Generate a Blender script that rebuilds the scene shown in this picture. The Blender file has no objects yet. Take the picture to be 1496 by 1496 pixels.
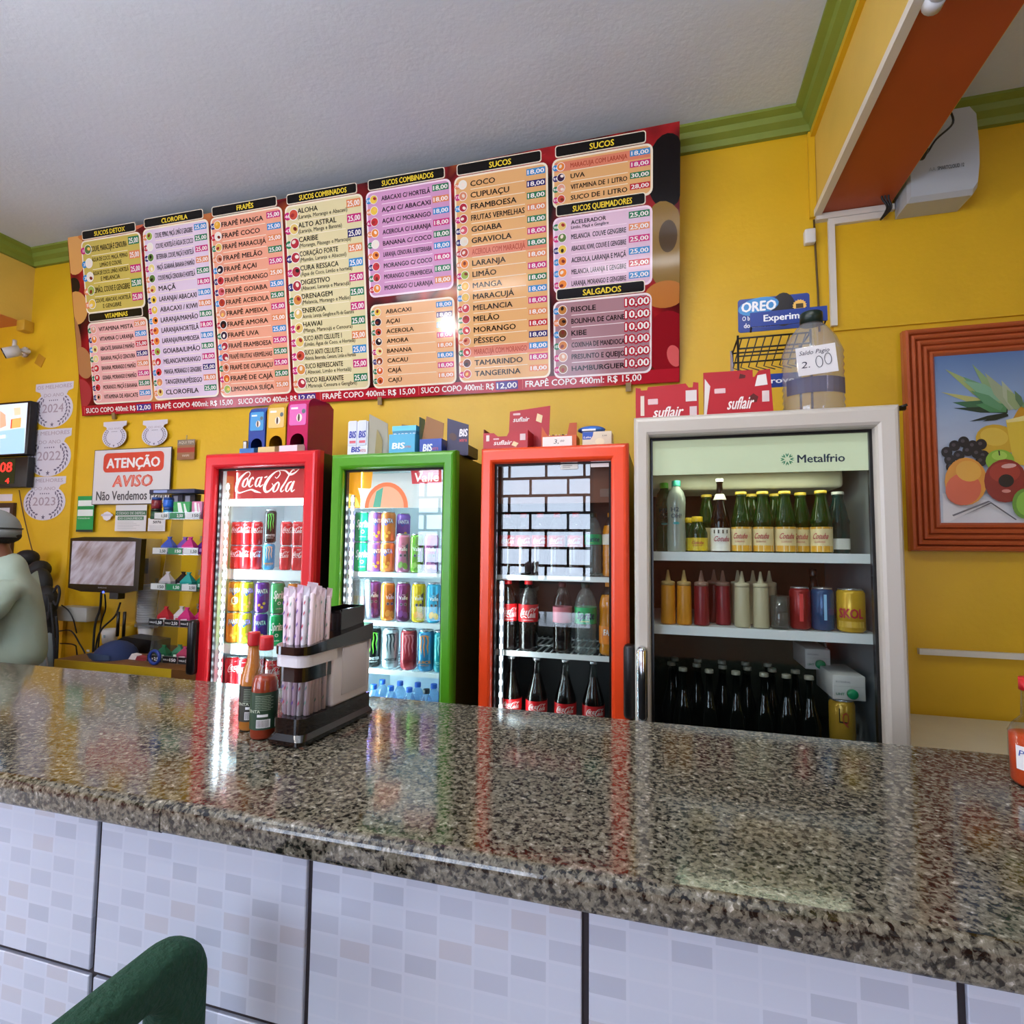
import bpy, bmesh, math, random
from math import sin, cos, pi, radians, sqrt
from mathutils import Vector, Matrix
random.seed(7)
SC = bpy.context.scene
COL = SC.collection

# ------------------------------------------------------------------ camera
CAMZ = 1.48
F_PX = 790.2
YAW, PITCH, ROLL = -0.26881891, 0.06511782, 0.01010714
_f = Vector((sin(YAW)*cos(PITCH), cos(YAW)*cos(PITCH), sin(PITCH)))
_r = Vector((cos(YAW), -sin(YAW), 0))
_u = _r.cross(_f)
_r2 = cos(ROLL)*_r + sin(ROLL)*_u
_u2 = -sin(ROLL)*_r + cos(ROLL)*_u
cam_d = bpy.data.cameras.new('camera')
cam_d.sensor_width = 36
cam_d.lens = F_PX/1496*36
cam_d.clip_start = 0.02
cam = bpy.data.objects.new('camera', cam_d)
COL.objects.link(cam)
cam.matrix_world = Matrix(((_r2.x, _u2.x, -_f.x, 0), (_r2.y, _u2.y, -_f.y, 0), (_r2.z, _u2.z, -_f.z, CAMZ), (0, 0, 0, 1)))
SC.camera = cam

# ------------------------------------------------------------------ world, lights, exposure
vs = SC.view_settings
vs.view_transform = 'Standard'
vs.look = 'None'
vs.gamma = 1
vs.use_curve_mapping = False
vs.exposure = 0.92
W = bpy.data.worlds.new('sky')
SC.world = W
W.use_nodes = True
_bg = W.node_tree.nodes['Background']
_bg.inputs[0].default_value = (0.70, 0.80, 1.0, 1)
_bg.inputs[1].default_value = 5.6
ROOM_L, ROOM_R, ROOM_F, WALL = -6.2, 3.4, -3.2, 2.55
WIN = [  # openings in the shop front behind the photographer: x0, x1, z0, z1
    (-3.45, -0.85, 1.0, 2.9), (2.5, 3.15, 0.6, 2.75)]
DOOR = (-2.8, -1.3, 0.0, 2.5)      # open shop door in the left wall: y0, y1, z0, z1
for i, (x0, x1, z0, z1) in enumerate(WIN):
    l = bpy.data.lights.new('daylight', 'AREA')
    l.shape = 'RECTANGLE'
    l.size, l.size_y = x1-x0, z1-z0
    l.cycles.is_portal = True
    o = bpy.data.objects.new('daylight', l)
    COL.objects.link(o)
    o.location = ((x0+x1)/2, ROOM_F-0.02, (z0+z1)/2)
    o.rotation_euler = (radians(90), 0, 0)     # faces into the room (+Y)
l = bpy.data.lights.new('daylight', 'AREA')
l.shape = 'RECTANGLE'
l.size, l.size_y = DOOR[1]-DOOR[0], DOOR[3]-DOOR[2]
l.cycles.is_portal = True
o = bpy.data.objects.new('daylight', l)
COL.objects.link(o)
o.location = (ROOM_L-.02, (DOOR[0]+DOOR[1])/2, (DOOR[2]+DOOR[3])/2)
o.rotation_euler = (radians(90), 0, radians(-90))
def lamp(name, loc, power, size, rot=(0, 0, 0), color=(1, 1, 1), size_y=None, kind='AREA'):
    l = bpy.data.lights.new(name, kind)
    l.energy = power
    l.color = color
    if kind == 'AREA':
        l.size = size
        if size_y:
            l.shape = 'RECTANGLE'; l.size_y = size_y
    else:
        l.shadow_soft_size = size
    o = bpy.data.objects.new(name, l)
    COL.objects.link(o)
    o.location = loc
    o.rotation_euler = rot
    return o
LAMP_FILL = 6.0     # added hanging tubes that lift the ceiling and walls
LAMP_RED, LAMP_GREEN, LAMP_ORANGE, LAMP_WHITE = 6.5, 6.0, 1.0, 0.35

# ------------------------------------------------------------------ measuring: a picture point on the plane y = Y, z = Z, or any plane
def ray(x, y):
    return _r2*((x-748)/F_PX) - _u2*((y-748)/F_PX) + _f
def P(x, y, Y):
    d = ray(x, y)
    return Vector((d.x*Y/d.y, Y, CAMZ + d.z*Y/d.y))
def PZ(x, y, Z):
    d = ray(x, y)
    k = (Z-CAMZ)/d.z
    return Vector((d.x*k, d.y*k, Z))

# ------------------------------------------------------------------ materials
MATS = {}
def srgb(c):
    if isinstance(c, str):
        c = [int(c[i:i+2], 16)/255 for i in (0, 2, 4)]
    return tuple((v/12.92 if v <= 0.04045 else ((v+0.055)/1.055)**2.4) for v in c) + (1,)
def mat(name, col=None, rough=0.5, metal=0.0, emit=None, es=1.0, noise=0.0, nscale=20, bump=0.0, bscale=60, coat=0.0, spec=0.5, trans=0.0):
    if name in MATS:
        return MATS[name]
    m = bpy.data.materials.new(name)
    m.use_nodes = True
    nt = m.node_tree
    b = nt.nodes['Principled BSDF']
    c = srgb(col)
    b.inputs['Base Color'].default_value = c
    b.inputs['Roughness'].default_value = rough
    b.inputs['Metallic'].default_value = metal
    b.inputs['Specular IOR Level'].default_value = spec
    b.inputs['Coat Weight'].default_value = coat
    b.inputs['Transmission Weight'].default_value = trans
    if emit:
        b.inputs['Emission Color'].default_value = srgb(emit)
        b.inputs['Emission Strength'].default_value = es
    if noise or bump:
        tc = nt.nodes.new('ShaderNodeTexCoord')
    if noise:
        n = nt.nodes.new('ShaderNodeTexNoise')
        n.inputs['Scale'].default_value = nscale
        n.inputs['Detail'].default_value = 4
        nt.links.new(tc.outputs['Object'], n.inputs['Vector'])
        r = nt.nodes.new('ShaderNodeValToRGB')
        r.color_ramp.elements[0].position = 0.3
        r.color_ramp.elements[1].position = 0.7
        r.color_ramp.elements[0].color = tuple(v*(1-noise) for v in c[:3]) + (1,)
        r.color_ramp.elements[1].color = tuple(min(1, v*(1+noise)) for v in c[:3]) + (1,)
        nt.links.new(n.outputs['Fac'], r.inputs[0])
        nt.links.new(r.outputs[0], b.inputs['Base Color'])
    if bump:
        n = nt.nodes.new('ShaderNodeTexNoise')
        n.inputs['Scale'].default_value = bscale
        n.inputs['Detail'].default_value = 5
        nt.links.new(tc.outputs['Object'], n.inputs['Vector'])
        k = nt.nodes.new('ShaderNodeBump')
        k.inputs['Strength'].default_value = bump
        k.inputs['Distance'].default_value = 0.01
        nt.links.new(n.outputs['Fac'], k.inputs['Height'])
        nt.links.new(k.outputs[0], b.inputs['Normal'])
    MATS[name] = m
    return m
def glass(name, tint='FFFFFF', refl=1.0, rough=0.0, ior=1.5, body=0.0, bodycol='FFFFFF'):
    """thin clear pane / wall of a bottle: see-through plus Fresnel reflection"""
    if name in MATS:
        return MATS[name]
    m = bpy.data.materials.new(name)
    m.use_nodes = True
    nt = m.node_tree
    nt.nodes.clear()
    out = nt.nodes.new('ShaderNodeOutputMaterial')
    mix = nt.nodes.new('ShaderNodeMixShader')
    t = nt.nodes.new('ShaderNodeBsdfTransparent')
    t.inputs[0].default_value = srgb(tint)
    g = nt.nodes.new('ShaderNodeBsdfGlossy')
    g.inputs['Roughness'].default_value = rough
    lw = nt.nodes.new('ShaderNodeLayerWeight')
    lw.inputs[0].default_value = 0.5
    pw = nt.nodes.new('ShaderNodeMath')
    pw.operation = 'POWER'
    pw.inputs[1].default_value = 5
    nt.links.new(lw.outputs['Facing'], pw.inputs[0])
    mu = nt.nodes.new('ShaderNodeMath')
    mu.operation = 'MULTIPLY_ADD'
    mu.use_clamp = True
    mu.inputs[1].default_value = 0.95*min(refl, 1)
    mu.inputs[2].default_value = 0.045*refl
    nt.links.new(pw.outputs[0], mu.inputs[0])
    nt.links.new(mu.outputs[0], mix.inputs[0])
    src = t
    if body > 0:
        d = nt.nodes.new('ShaderNodeBsdfDiffuse')
        d.inputs[0].default_value = srgb(bodycol)
        m2 = nt.nodes.new('ShaderNodeMixShader')
        m2.inputs[0].default_value = body
        nt.links.new(t.outputs[0], m2.inputs[1])
        nt.links.new(d.outputs[0], m2.inputs[2])
        src = m2
    nt.links.new(src.outputs[0], mix.inputs[1])
    nt.links.new(g.outputs[0], mix.inputs[2])
    nt.links.new(mix.outputs[0], out.inputs[0])
    MATS[name] = m
    return m
def C(hexcol, rough=0.5, **k):
    """plain paint / print / plastic of one colour"""
    if rough == 0.22:
        k['spec'] = 0.25
        return mat('print_%s' % hexcol, hexcol, 0.10, **k)
    return mat('col_%s_%s_%s' % (hexcol, rough, '_'.join('%s%s' % kv for kv in sorted(k.items()))), hexcol, rough, **k)

# ------------------------------------------------------------------ mesh builder
class MB:
    def __init__(s):
        s.v = []; s.f = []; s.fm = []; s.sm = []; s.mats = []
    def mi(s, m):
        if m not in s.mats:
            s.mats.append(m)
        return s.mats.index(m)
    def add(s, vs_, fs, m, smooth=False, M=None):
        n = len(s.v)
        if M is not None:
            vs_ = [M @ Vector(p) for p in vs_]
        s.v.extend([tuple(p) for p in vs_])
        k = s.mi(m)
        for f in fs:
            s.f.append([i+n for i in f]); s.fm.append(k); s.sm.append(smooth)
        return s
    def box(s, x0, x1, y0, y1, z0, z1, m, bev=0.0, M=None, seg=2):
        if bev <= 0:
            v = [(x, y, z) for z in (z0, z1) for y in (y0, y1) for x in (x0, x1)]
            return s.add(v, [(0, 2, 3, 1), (4, 5, 7, 6), (0, 1, 5, 4), (2, 6, 7, 3), (0, 4, 6, 2), (1, 3, 7, 5)], m, False, M)
        bm = bmesh.new()
        bmesh.ops.create_cube(bm, size=1)
        for q in bm.verts:
            q.co = Vector((x0+(q.co.x+.5)*(x1-x0), y0+(q.co.y+.5)*(y1-y0), z0+(q.co.z+.5)*(z1-z0)))
        bmesh.ops.bevel(bm, geom=bm.edges[:]+bm.verts[:], offset=bev, segments=seg, affect='EDGES', profile=0.5)
        bm.verts.index_update()
        s.add([q.co.copy() for q in bm.verts], [[q.index for q in f.verts] for f in bm.faces], m, True, M)
        bm.free()
        return s
    def quad(s, a, b, c, d, m):
        return s.add([a, b, c, d], [(0, 1, 2, 3)], m)
    def lathe(s, prof, mats, c=(0, 0, 0), seg=20, M=None, sx=1, sy=1, smooth=True):
        """prof: [(r, z)...] from the bottom up; mats: one material or one per segment"""
        T = Matrix.Translation(c)
        if M is not None:
            T = T @ M
        n = len(prof)
        vs_ = []
        for r, z in prof:
            for i in range(seg):
                a = 2*pi*i/seg
                vs_.append((r*cos(a)*sx, r*sin(a)*sy, z))
        if not isinstance(mats, (list, tuple)):
            mats = [mats]*(n-1)
        base = len(s.v)
        s.v.extend([tuple(T @ Vector(p)) for p in vs_])
        for j in range(n-1):
            k = s.mi(mats[j])
            for i in range(seg):
                i2 = (i+1) % seg
                s.f.append([base+j*seg+i, base+j*seg+i2, base+(j+1)*seg+i2, base+(j+1)*seg+i]); s.fm.append(k); s.sm.append(smooth)
        if prof[0][0] > 1e-5:
            s.f.append([base+i for i in range(seg)][::-1]); s.fm.append(s.mi(mats[0])); s.sm.append(False)
        if prof[-1][0] > 1e-5:
            s.f.append([base+(n-1)*seg+i for i in range(seg)]); s.fm.append(s.mi(mats[-1])); s.sm.append(False)
        return s
    def tube(s, pts, r, m, seg=8, closed=False, M=None):
        pts = [Vector(p) for p in pts]
        n = len(pts)
        rs = r if isinstance(r, (list, tuple)) else [r]*n
        vs_ = []
        pt = (pts[1]-pts[0]).normalized()
        nrm = pt.orthogonal().normalized()
        for i in range(n):
            if closed:
                t = (pts[(i+1) % n]-pts[i-1]).normalized()
            elif i == 0:
                t = (pts[1]-pts[0]).normalized()
            elif i == n-1:
                t = (pts[-1]-pts[-2]).normalized()
            else:
                t = ((pts[i+1]-pts[i]).normalized()+(pts[i]-pts[i-1]).normalized())
                t = t.normalized() if t.length > 1e-6 else pt
            nrm = (nrm - t*nrm.dot(t))
            nrm = nrm.normalized() if nrm.length > 1e-6 else t.orthogonal().normalized()
            b = t.cross(nrm)
            for k in range(seg):
                a = 2*pi*k/seg
                vs_.append(pts[i]+(nrm*cos(a)+b*sin(a))*rs[i])
            pt = t
        fs = []
        for i in range(n if closed else n-1):
            j = (i+1) % n
            for k in range(seg):
                k2 = (k+1) % seg
                fs.append((i*seg+k, i*seg+k2, j*seg+k2, j*seg+k))
        if not closed:
            fs.append(tuple(range(seg))[::-1]); fs.append(tuple((n-1)*seg+k for k in range(seg)))
        return s.add(vs_, fs, m, True, M)
    def prism(s, poly, y0, y1, m, M=None, side=None):
        """poly in (x, z), from y0 (front) to y1 (back)"""
        n = len(poly)
        vs_ = [(p[0], y0, p[1]) for p in poly]+[(p[0], y1, p[1]) for p in poly]
        s.add(vs_, [tuple(range(n)), tuple(range(2*n-1, n-1, -1))], m, False, M)
        return s.add(vs_, [(i, n+i, n+(i+1) % n, (i+1) % n) for i in range(n)], side or m, False, M)
    def prismx(s, poly, x0, x1, m, M=None, smooth=False):
        """poly in (y, z), extruded along x"""
        n = len(poly)
        vs_ = [(x0, p[0], p[1]) for p in poly]+[(x1, p[0], p[1]) for p in poly]
        s.add(vs_, [tuple(range(n)), tuple(range(2*n-1, n-1, -1))], m, False, M)
        return s.add(vs_, [(i, n+i, n+(i+1) % n, (i+1) % n) for i in range(n)], m, smooth, M)
    def flat(s, poly, y, m, M=None):
        return s.add([(p[0], y, p[1]) for p in poly], [tuple(range(len(poly)))], m, False, M)
    def sphere(s, c, r, m, seg=16, rings=10, sc=(1, 1, 1), M=None):
        vs_ = []
        for j in range(rings+1):
            t = pi*j/rings
            for i in range(seg):
                a = 2*pi*i/seg
                vs_.append((c[0]+r*sc[0]*sin(t)*cos(a), c[1]+r*sc[1]*sin(t)*sin(a), c[2]-r*sc[2]*cos(t)))
        fs = []
        for j in range(rings):
            for i in range(seg):
                i2 = (i+1) % seg
                fs.append((j*seg+i, j*seg+i2, (j+1)*seg+i2, (j+1)*seg+i))
        return s.add(vs_, fs, m, True, M)
    def ring(s, x0, x1, z0, z1, prof, m, M=None, smooth=False, ins=None):
        """rectangular frame facing -y; prof: [(inset, y)...] swept round it with mitred corners; ins: (left, right, bottom, top) scale of the insets"""
        k = ins or (1, 1, 1, 1)
        vs_ = []
        for i, y in prof:
            vs_ += [(x0+i*k[0], y, z0+i*k[2]), (x1-i*k[1], y, z0+i*k[2]), (x1-i*k[1], y, z1-i*k[3]), (x0+i*k[0], y, z1-i*k[3])]
        fs = []
        for j in range(len(prof)-1):
            for i in range(4):
                i2 = (i+1) % 4
                fs.append((j*4+i, j*4+i2, (j+1)*4+i2, (j+1)*4+i))
        return s.add(vs_, fs, m, smooth, M)
    def text(s, t, m, x0, x1, z0, z1, y=0.0, M=None, bold=0.0, shear=0.0, fit=True, align='L', wrap=None, maxsx=1.5):
        """lettering in the box x0..x1, z0..z1 facing -y; z0..z1 is the cap height"""
        tv, tf, w, h = text_mesh(t, 0.0)
        if bold > 0:
            b_ = min(bold*1.3, .06)
            n_ = len(tv)
            tv = [(p[0]+dx*b_, p[1]+dz*b_) for dx, dz in ((-1, 0), (1, 0), (0, .6), (0, -.6)) for p in tv]
            tf = [tuple(i+k*n_ for i in f) for k in range(4) for f in tf]
        else:
            n_ = len(tv) or 1
        if not tv:
            return s
        sz = (z1-z0)
        sx = sz
        if w*sx > (x1-x0) or fit:
            sx = min((x1-x0)/w, sz*maxsx)
        off = 0
        if align == 'C':
            off = ((x1-x0)-w*sx)/2
        elif align == 'R':
            off = (x1-x0)-w*sx
        vs_ = []
        for q_, (px, pz) in enumerate(tv):
            dy = (q_//n_)*.00012
            X = x0+off+px*sx+shear*pz*sz
            Z = z0+pz*sz
            if wrap:
                r = wrap+dy
                vs_.append((r*sin(X/r), -r*cos(X/r), Z))
            else:
                vs_.append((X, y-dy, Z))
        return s.add(vs_, tf, m, False, M)
    def strokes(s, sts, m, x0, x1, z0, z1, box, y=0.0, M=None, wrap=None):
        """pen strokes [(x, y, w)...] in a y-down drawing box mapped to x0..x1, z0..z1"""
        bx0, by0, bx1, by1 = box
        kx = (x1-x0)/(bx1-bx0); kz = (z1-z0)/(by1-by0)
        for st in sts:
            pts = catmull(st, 5)
            L = []; R = []
            for i, (px, py, w) in enumerate(pts):
                a = pts[max(0, i-1)]; b = pts[min(len(pts)-1, i+1)]
                dx, dy = b[0]-a[0], b[1]-a[1]
                d = sqrt(dx*dx+dy*dy) or 1
                nx, ny = -dy/d*w/2, dx/d*w/2
                L.append((px+nx, py+ny)); R.append((px-nx, py-ny))
            vs_ = []
            for px, py in L+R:
                X = x0+(px-bx0)*kx; Z = z1-(py-by0)*kz
                vs_.append((wrap*sin(X/wrap), -wrap*cos(X/wrap), Z) if wrap else (X, y, Z))
            n = len(L)
            s.add(vs_, [(i, i+1, n+i+1, n+i) for i in range(n-1)], m, False, M)
        return s
    def build(s, name, parent=None, org=(0, 0, 0), loc=None, rot=None):
        me = bpy.data.meshes.new(name)
        o_ = Vector(org)
        me.from_pydata([tuple(Vector(p)-o_) for p in s.v], [], s.f)
        for m in s.mats:
            me.materials.append(m)
        me.polygons.foreach_set('material_index', s.fm)
        me.polygons.foreach_set('use_smooth', s.sm)
        me.update()
        o = bpy.data.objects.new(name, me)
        COL.objects.link(o)
        if parent is not None:
            o.parent = parent
        o.location = loc if loc is not None else (org if parent is None else (0, 0, 0))
        if rot:
            o.rotation_euler = rot
        return o
def catmull(pts, k):
    out = []
    n = len(pts)
    for i in range(n-1):
        p0 = pts[max(0, i-1)]; p1 = pts[i]; p2 = pts[i+1]; p3 = pts[min(n-1, i+2)]
        for j in range(k):
            t = j/k
            out.append(tuple(0.5*((2*b)+(c-a)*t+(2*a-5*b+4*c-d)*t*t+(3*b-a-3*c+d)*t**3) for a, b, c, d in zip(p0, p1, p2, p3)))
    out.append(tuple(pts[-1]))
    return out
_TX = {}
def text_mesh(t, bold):
    k = (t, bold)
    if k in _TX:
        return _TX[k]
    cu = bpy.data.curves.new('t', 'FONT')
    cu.body = t
    cu.size = 1.0/0.73
    cu.resolution_u = 2
    cu.offset = bold
    ob = bpy.data.objects.new('t', cu)
    me = bpy.data.meshes.new_from_object(ob)
    vs_ = [(v.co.x, v.co.y) for v in me.vertices]
    fs = [tuple(p.vertices) for p in me.polygons]
    bpy.data.objects.remove(ob)
    bpy.data.curves.remove(cu)
    bpy.data.meshes.remove(me)
    if not vs_:
        _TX[k] = ([], [], 1, 1)
        return _TX[k]
    x0 = min(v[0] for v in vs_); x1 = max(v[0] for v in vs_)
    _TX[k] = ([(v[0]-x0, v[1]) for v in vs_], fs, x1-x0, 1)
    return _TX[k]
def rrect(x0, x1, z0, z1, r, n=4):
    out = []
    for cx, cz, a0 in ((x1-r, z1-r, 0), (x0+r, z1-r, 90), (x0+r, z0+r, 180), (x1-r, z0+r, 270)):
        for i in range(n+1):
            a = radians(a0+90*i/n)
            out.append((cx+r*cos(a), cz+r*sin(a)))
    return out
def disc(cx, cz, rx, rz=None, n=14, tilt=0):
    rz = rz or rx
    out = []
    for i in range(n):
        a = 2*pi*i/n
        x, z = rx*cos(a), rz*sin(a)
        out.append((cx+x*cos(tilt)-z*sin(tilt), cz+x*sin(tilt)+z*cos(tilt)))
    return out

# ------------------------------------------------------------------ things
def tag(o, label=None, cat=None, group=None, kind=None):
    if label: o['label'] = label
    if cat: o['category'] = cat
    if group: o['group'] = group
    if kind: o['kind'] = kind
    return o
def thing(name, loc, label, cat, group=None, rz=0.0):
    o = bpy.data.objects.new(name, None)
    o.empty_display_size = 0.05
    COL.objects.link(o)
    o.location = loc
    o.rotation_euler = (0, 0, rz)
    return tag(o, label, cat, group)
def dup(root, loc, label, rz=None, group=None, sc=None):
    def cp(o, par):
        c = o.copy()
        COL.objects.link(c)
        if par is not None:
            c.parent = par
            c.matrix_parent_inverse = o.matrix_parent_inverse.copy()
        for ch in KIDS.get(o.name, []):
            cp(ch, c)
        return c
    def collect(o):
        KIDS[o.name] = list(o.children)
        for ch in o.children:
            collect(ch)
    if root.name not in KIDS:
        collect(root)
    c = cp(root, None)
    c.location = loc
    c['label'] = label
    if group: c['group'] = group
    if rz is not None: c.rotation_euler = (0, 0, rz)
    if sc is not None: c.scale = sc
    return c
KIDS = {}
def struct(name, b, org=(0, 0, 0), parent=None):
    o = b.build(name, parent, org)
    if parent is None:
        o['kind'] = 'structure'
    return o
ORD = ['first', 'second', 'third', 'fourth', 'fifth', 'sixth', 'seventh', 'eighth', 'ninth', 'tenth', 'eleventh', 'twelfth']

# ------------------------------------------------------------------ room shell
yellow = mat('yellow_wall_paint', 'DCB01C', 0.42, noise=0.06, nscale=3, bump=0.12, bscale=45)
yellow2 = mat('pale_yellow_beam_paint', 'DDBA58', 0.45, noise=0.05, nscale=4, bump=0.08, bscale=60)
rust = mat('rust_red_beam_paint', 'A8481C', 0.5, noise=0.05, nscale=5)
green = mat('olive_green_crown_paint', '7F9038', 0.5, noise=0.06, nscale=6)
ceilm = mat('grey_white_ceiling_paint', 'CEDAEC', 0.8, noise=0.03, nscale=2, bump=0.15, bscale=50)
floorm = mat('beige_floor_tile', 'DEDCDA', 0.4, noise=0.05, nscale=6)
frontm = mat('brick_orange_front_wall_paint', 'A05022', 0.5, noise=0.05, nscale=4)
brownm = mat('dark_brown_window_bars', '4A2A20', 0.4)
white_pl = mat('white_conduit_plastic', 'DCD8CC', 0.4)

CZ = 3.41
BX0, BX1, BZ = 0.667, 0.945, 2.937
LBX = -4.055
struct('floor', MB().box(ROOM_L, ROOM_R, ROOM_F, WALL+.2, -0.1, 0, floorm))
b = MB().box(ROOM_L, BX1-.1, ROOM_F, WALL+.2, CZ, CZ+.1, ceilm).box(BX1-.1, ROOM_R, ROOM_F, WALL+.2, 3.30, 3.40, ceilm)
struct('ceiling', b)
b = MB().box(ROOM_L, ROOM_R, WALL, WALL+.2, 0, CZ, yellow)
# plaster ledge lines and the slightly thicker wall bays at both ends
b.box(0.72, ROOM_R, WALL-.012, WALL, 2.417, 2.935, yellow)
b.box(ROOM_L, -3.572, WALL-.02, WALL, 0, 2.93, yellow)
b.box(LBX, -3.4, WALL-.01, WALL, 2.90, 2.935, yellow)
struct('wall_back', b)
b = MB().box(ROOM_L-.2, ROOM_L, ROOM_F, DOOR[0], 0, CZ, yellow).box(ROOM_L-.2, ROOM_L, DOOR[1], WALL+.2, 0, CZ, yellow).box(ROOM_L-.2, ROOM_L, DOOR[0], DOOR[1], DOOR[3], CZ, yellow)
struct('wall_left', b)
struct('wall_right', MB().box(ROOM_R, ROOM_R+.2, ROOM_F, WALL+.2, 0, CZ, yellow))
# front wall with openings
b = MB()
xs = [ROOM_L-.2] + [q for w in WIN for q in w[:2]] + [ROOM_R+.2]
for i in range(0, len(xs), 2):
    b.box(xs[i], xs[i+1], ROOM_F-.2, ROOM_F, 0, CZ, frontm)
for x0, x1, z0, z1 in WIN:
    b.box(x0, x1, ROOM_F-.2, ROOM_F, z1, CZ, frontm)
    if z0 > 0:
        b.box(x0, x1, ROOM_F-.2, ROOM_F, 0, z0, frontm)
struct('wall_front', b)
for i, (x0, x1, z0, z1) in enumerate(WIN):
    b = MB()
    b.ring(x0, x1, z0, z1, [(0, ROOM_F-.12), (0, ROOM_F-.04), (.05, ROOM_F-.04), (.05, ROOM_F-.12)], brownm)
    rows = 8 if i == 0 else 9
    for r in range(rows+1):
        z = z0+(z1-z0)*r/rows
        b.box(x0, x1, ROOM_F-.10, ROOM_F-.06, z-.018, z+.018, brownm)
    for r in range(rows):
        za = z0+(z1-z0)*r/rows; zb = z0+(z1-z0)*(r+1)/rows
        n = 5 if i == 0 else 2
        for c in range(n):
            x = x0+(x1-x0)*(c+(0.33 if r % 2 else 0.75))/n
            b.box(x-.015, x+.015, ROOM_F-.10, ROOM_F-.06, za, zb, brownm)
    if i == 0:
        for x in (x0+(x1-x0)*.5,):
            b.box(x-.03, x+.03, ROOM_F-.12, ROOM_F-.05, z0, z1, brownm)
    struct('window_%d' % (i+1), b)
# crown mouldings
def crown(pts, name, nx, ny, z, flip=1):
    """stepped moulding from a to b under the ceiling; (nx, ny) points into the room"""
    (xa, ya), (xb, yb) = pts
    b = MB()
    prof = [(0, -.085), (.02, -.085), (.028, -.06), (.055, -.045), (.062, -.022), (.09, -.012), (.09, 0), (0, 0)]
    va = [(xa+nx*d+(flip and abs(nx) < .5)*0, ya+ny*d, z+h) for d, h in prof]
    vb = [(xb+nx*d, yb+ny*d, z+h) for d, h in prof]
    n = len(prof)
    b.add(va+vb, [(i, n+i, n+(i+1) % n, (i+1) % n) for i in range(n)]+[tuple(range(n)), tuple(range(2*n-1, n-1, -1))], green)
    return struct(name, b)
crown(((LBX, WALL), (BX0, WALL)), 'trim_1', 0, -1, CZ)
crown(((BX0, WALL), (BX0, ROOM_F)), 'trim_2', -1, 0, CZ)
crown(((LBX, ROOM_F), (LBX, WALL)), 'trim_3', 1, 0, CZ)
crown(((BX1, WALL), (ROOM_R, WALL)), 'trim_4', 0, -1, 3.30)
# the two beams running from the wall out over the counter
b = MB().box(BX0, BX1, ROOM_F, WALL, BZ+.004, CZ, yellow2)
b.box(BX0+.006, BX1-.004, ROOM_F, WALL, BZ, BZ+.004, rust)
struct('trim_5', b)
b = MB().box(ROOM_L, LBX, ROOM_F, WALL, 2.935, CZ, yellow2)
b.box(ROOM_L, LBX-.004, ROOM_F, WALL, 2.931, 2.935, mat('coral_beam_paint', 'D98048', 0.5))
struct('trim_6', b)
# yellow cable duct up the wall corner and along the beam
b = MB()
b.box(BX0-.028, BX0-.002, WALL-.02, WALL, 2.93, CZ-.09, yellow)
b.box(BX0-.02, BX0, ROOM_F, WALL-.02, CZ-.115, CZ-.088, yellow)
struct('trim_7', b)

# ------------------------------------------------------------------ bar counter
def granite():
    m = bpy.data.materials.new('polished_brown_green_granite')
    m.use_nodes = True
    nt = m.node_tree
    N = nt.nodes; Lk = nt.links
    b = N['Principled BSDF']
    tc = N.new('ShaderNodeTexCoord')
    def vor(scale):
        v = N.new('ShaderNodeTexVoronoi'); v.inputs['Scale'].default_value = scale
        Lk.new(tc.outputs['Object'], v.inputs['Vector']); return v
    v1 = vor(210)
    sep = N.new('ShaderNodeSeparateColor'); Lk.new(v1.outputs['Color'], sep.inputs[0])
    n1 = N.new('ShaderNodeTexNoise'); n1.inputs['Scale'].default_value = 105; n1.inputs['Detail'].default_value = 5; n1.inputs['Roughness'].default_value = .62; n1.inputs['Distortion'].default_value = .5
    Lk.new(tc.outputs['Object'], n1.inputs['Vector'])
    vw = N.new('ShaderNodeMath'); vw.operation = 'MULTIPLY'; vw.inputs[1].default_value = .26; Lk.new(sep.outputs[0], vw.inputs[0])
    ad = N.new('ShaderNodeMath'); ad.operation = 'MULTIPLY_ADD'
    Lk.new(n1.outputs['Fac'], ad.inputs[0]); ad.inputs[1].default_value = 1.1; Lk.new(vw.outputs[0], ad.inputs[2])
    r = N.new('ShaderNodeValToRGB')
    els = r.color_ramp.elements
    els[0].position = 0.50; els[0].color = srgb('141210')
    els[1].position = 0.99; els[1].color = srgb('B4AFA4')
    for p, c in ((0.56, '2C2823'), (0.62, '4D4940'), (0.70, '646054'), (0.80, '716C5E'), (0.90, '88847A')):
        e = els.new(p); e.color = srgb(c)
    Lk.new(ad.outputs[0], r.inputs[0])
    Lk.new(r.outputs[0], b.inputs['Base Color'])
    b.inputs['Roughness'].default_value = 0.07
    b.inputs['Specular IOR Level'].default_value = 0.6
    n2 = N.new('ShaderNodeTexNoise'); n2.inputs['Scale'].default_value = 240
    Lk.new(tc.outputs['Object'], n2.inputs['Vector'])
    bp = N.new('ShaderNodeBump'); bp.inputs['Strength'].default_value = 0.035; bp.inputs['Distance'].default_value = 0.002
    Lk.new(n2.outputs['Fac'], bp.inputs['Height']); Lk.new(bp.outputs[0], b.inputs['Normal'])
    return m
GRAN = granite()
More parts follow.
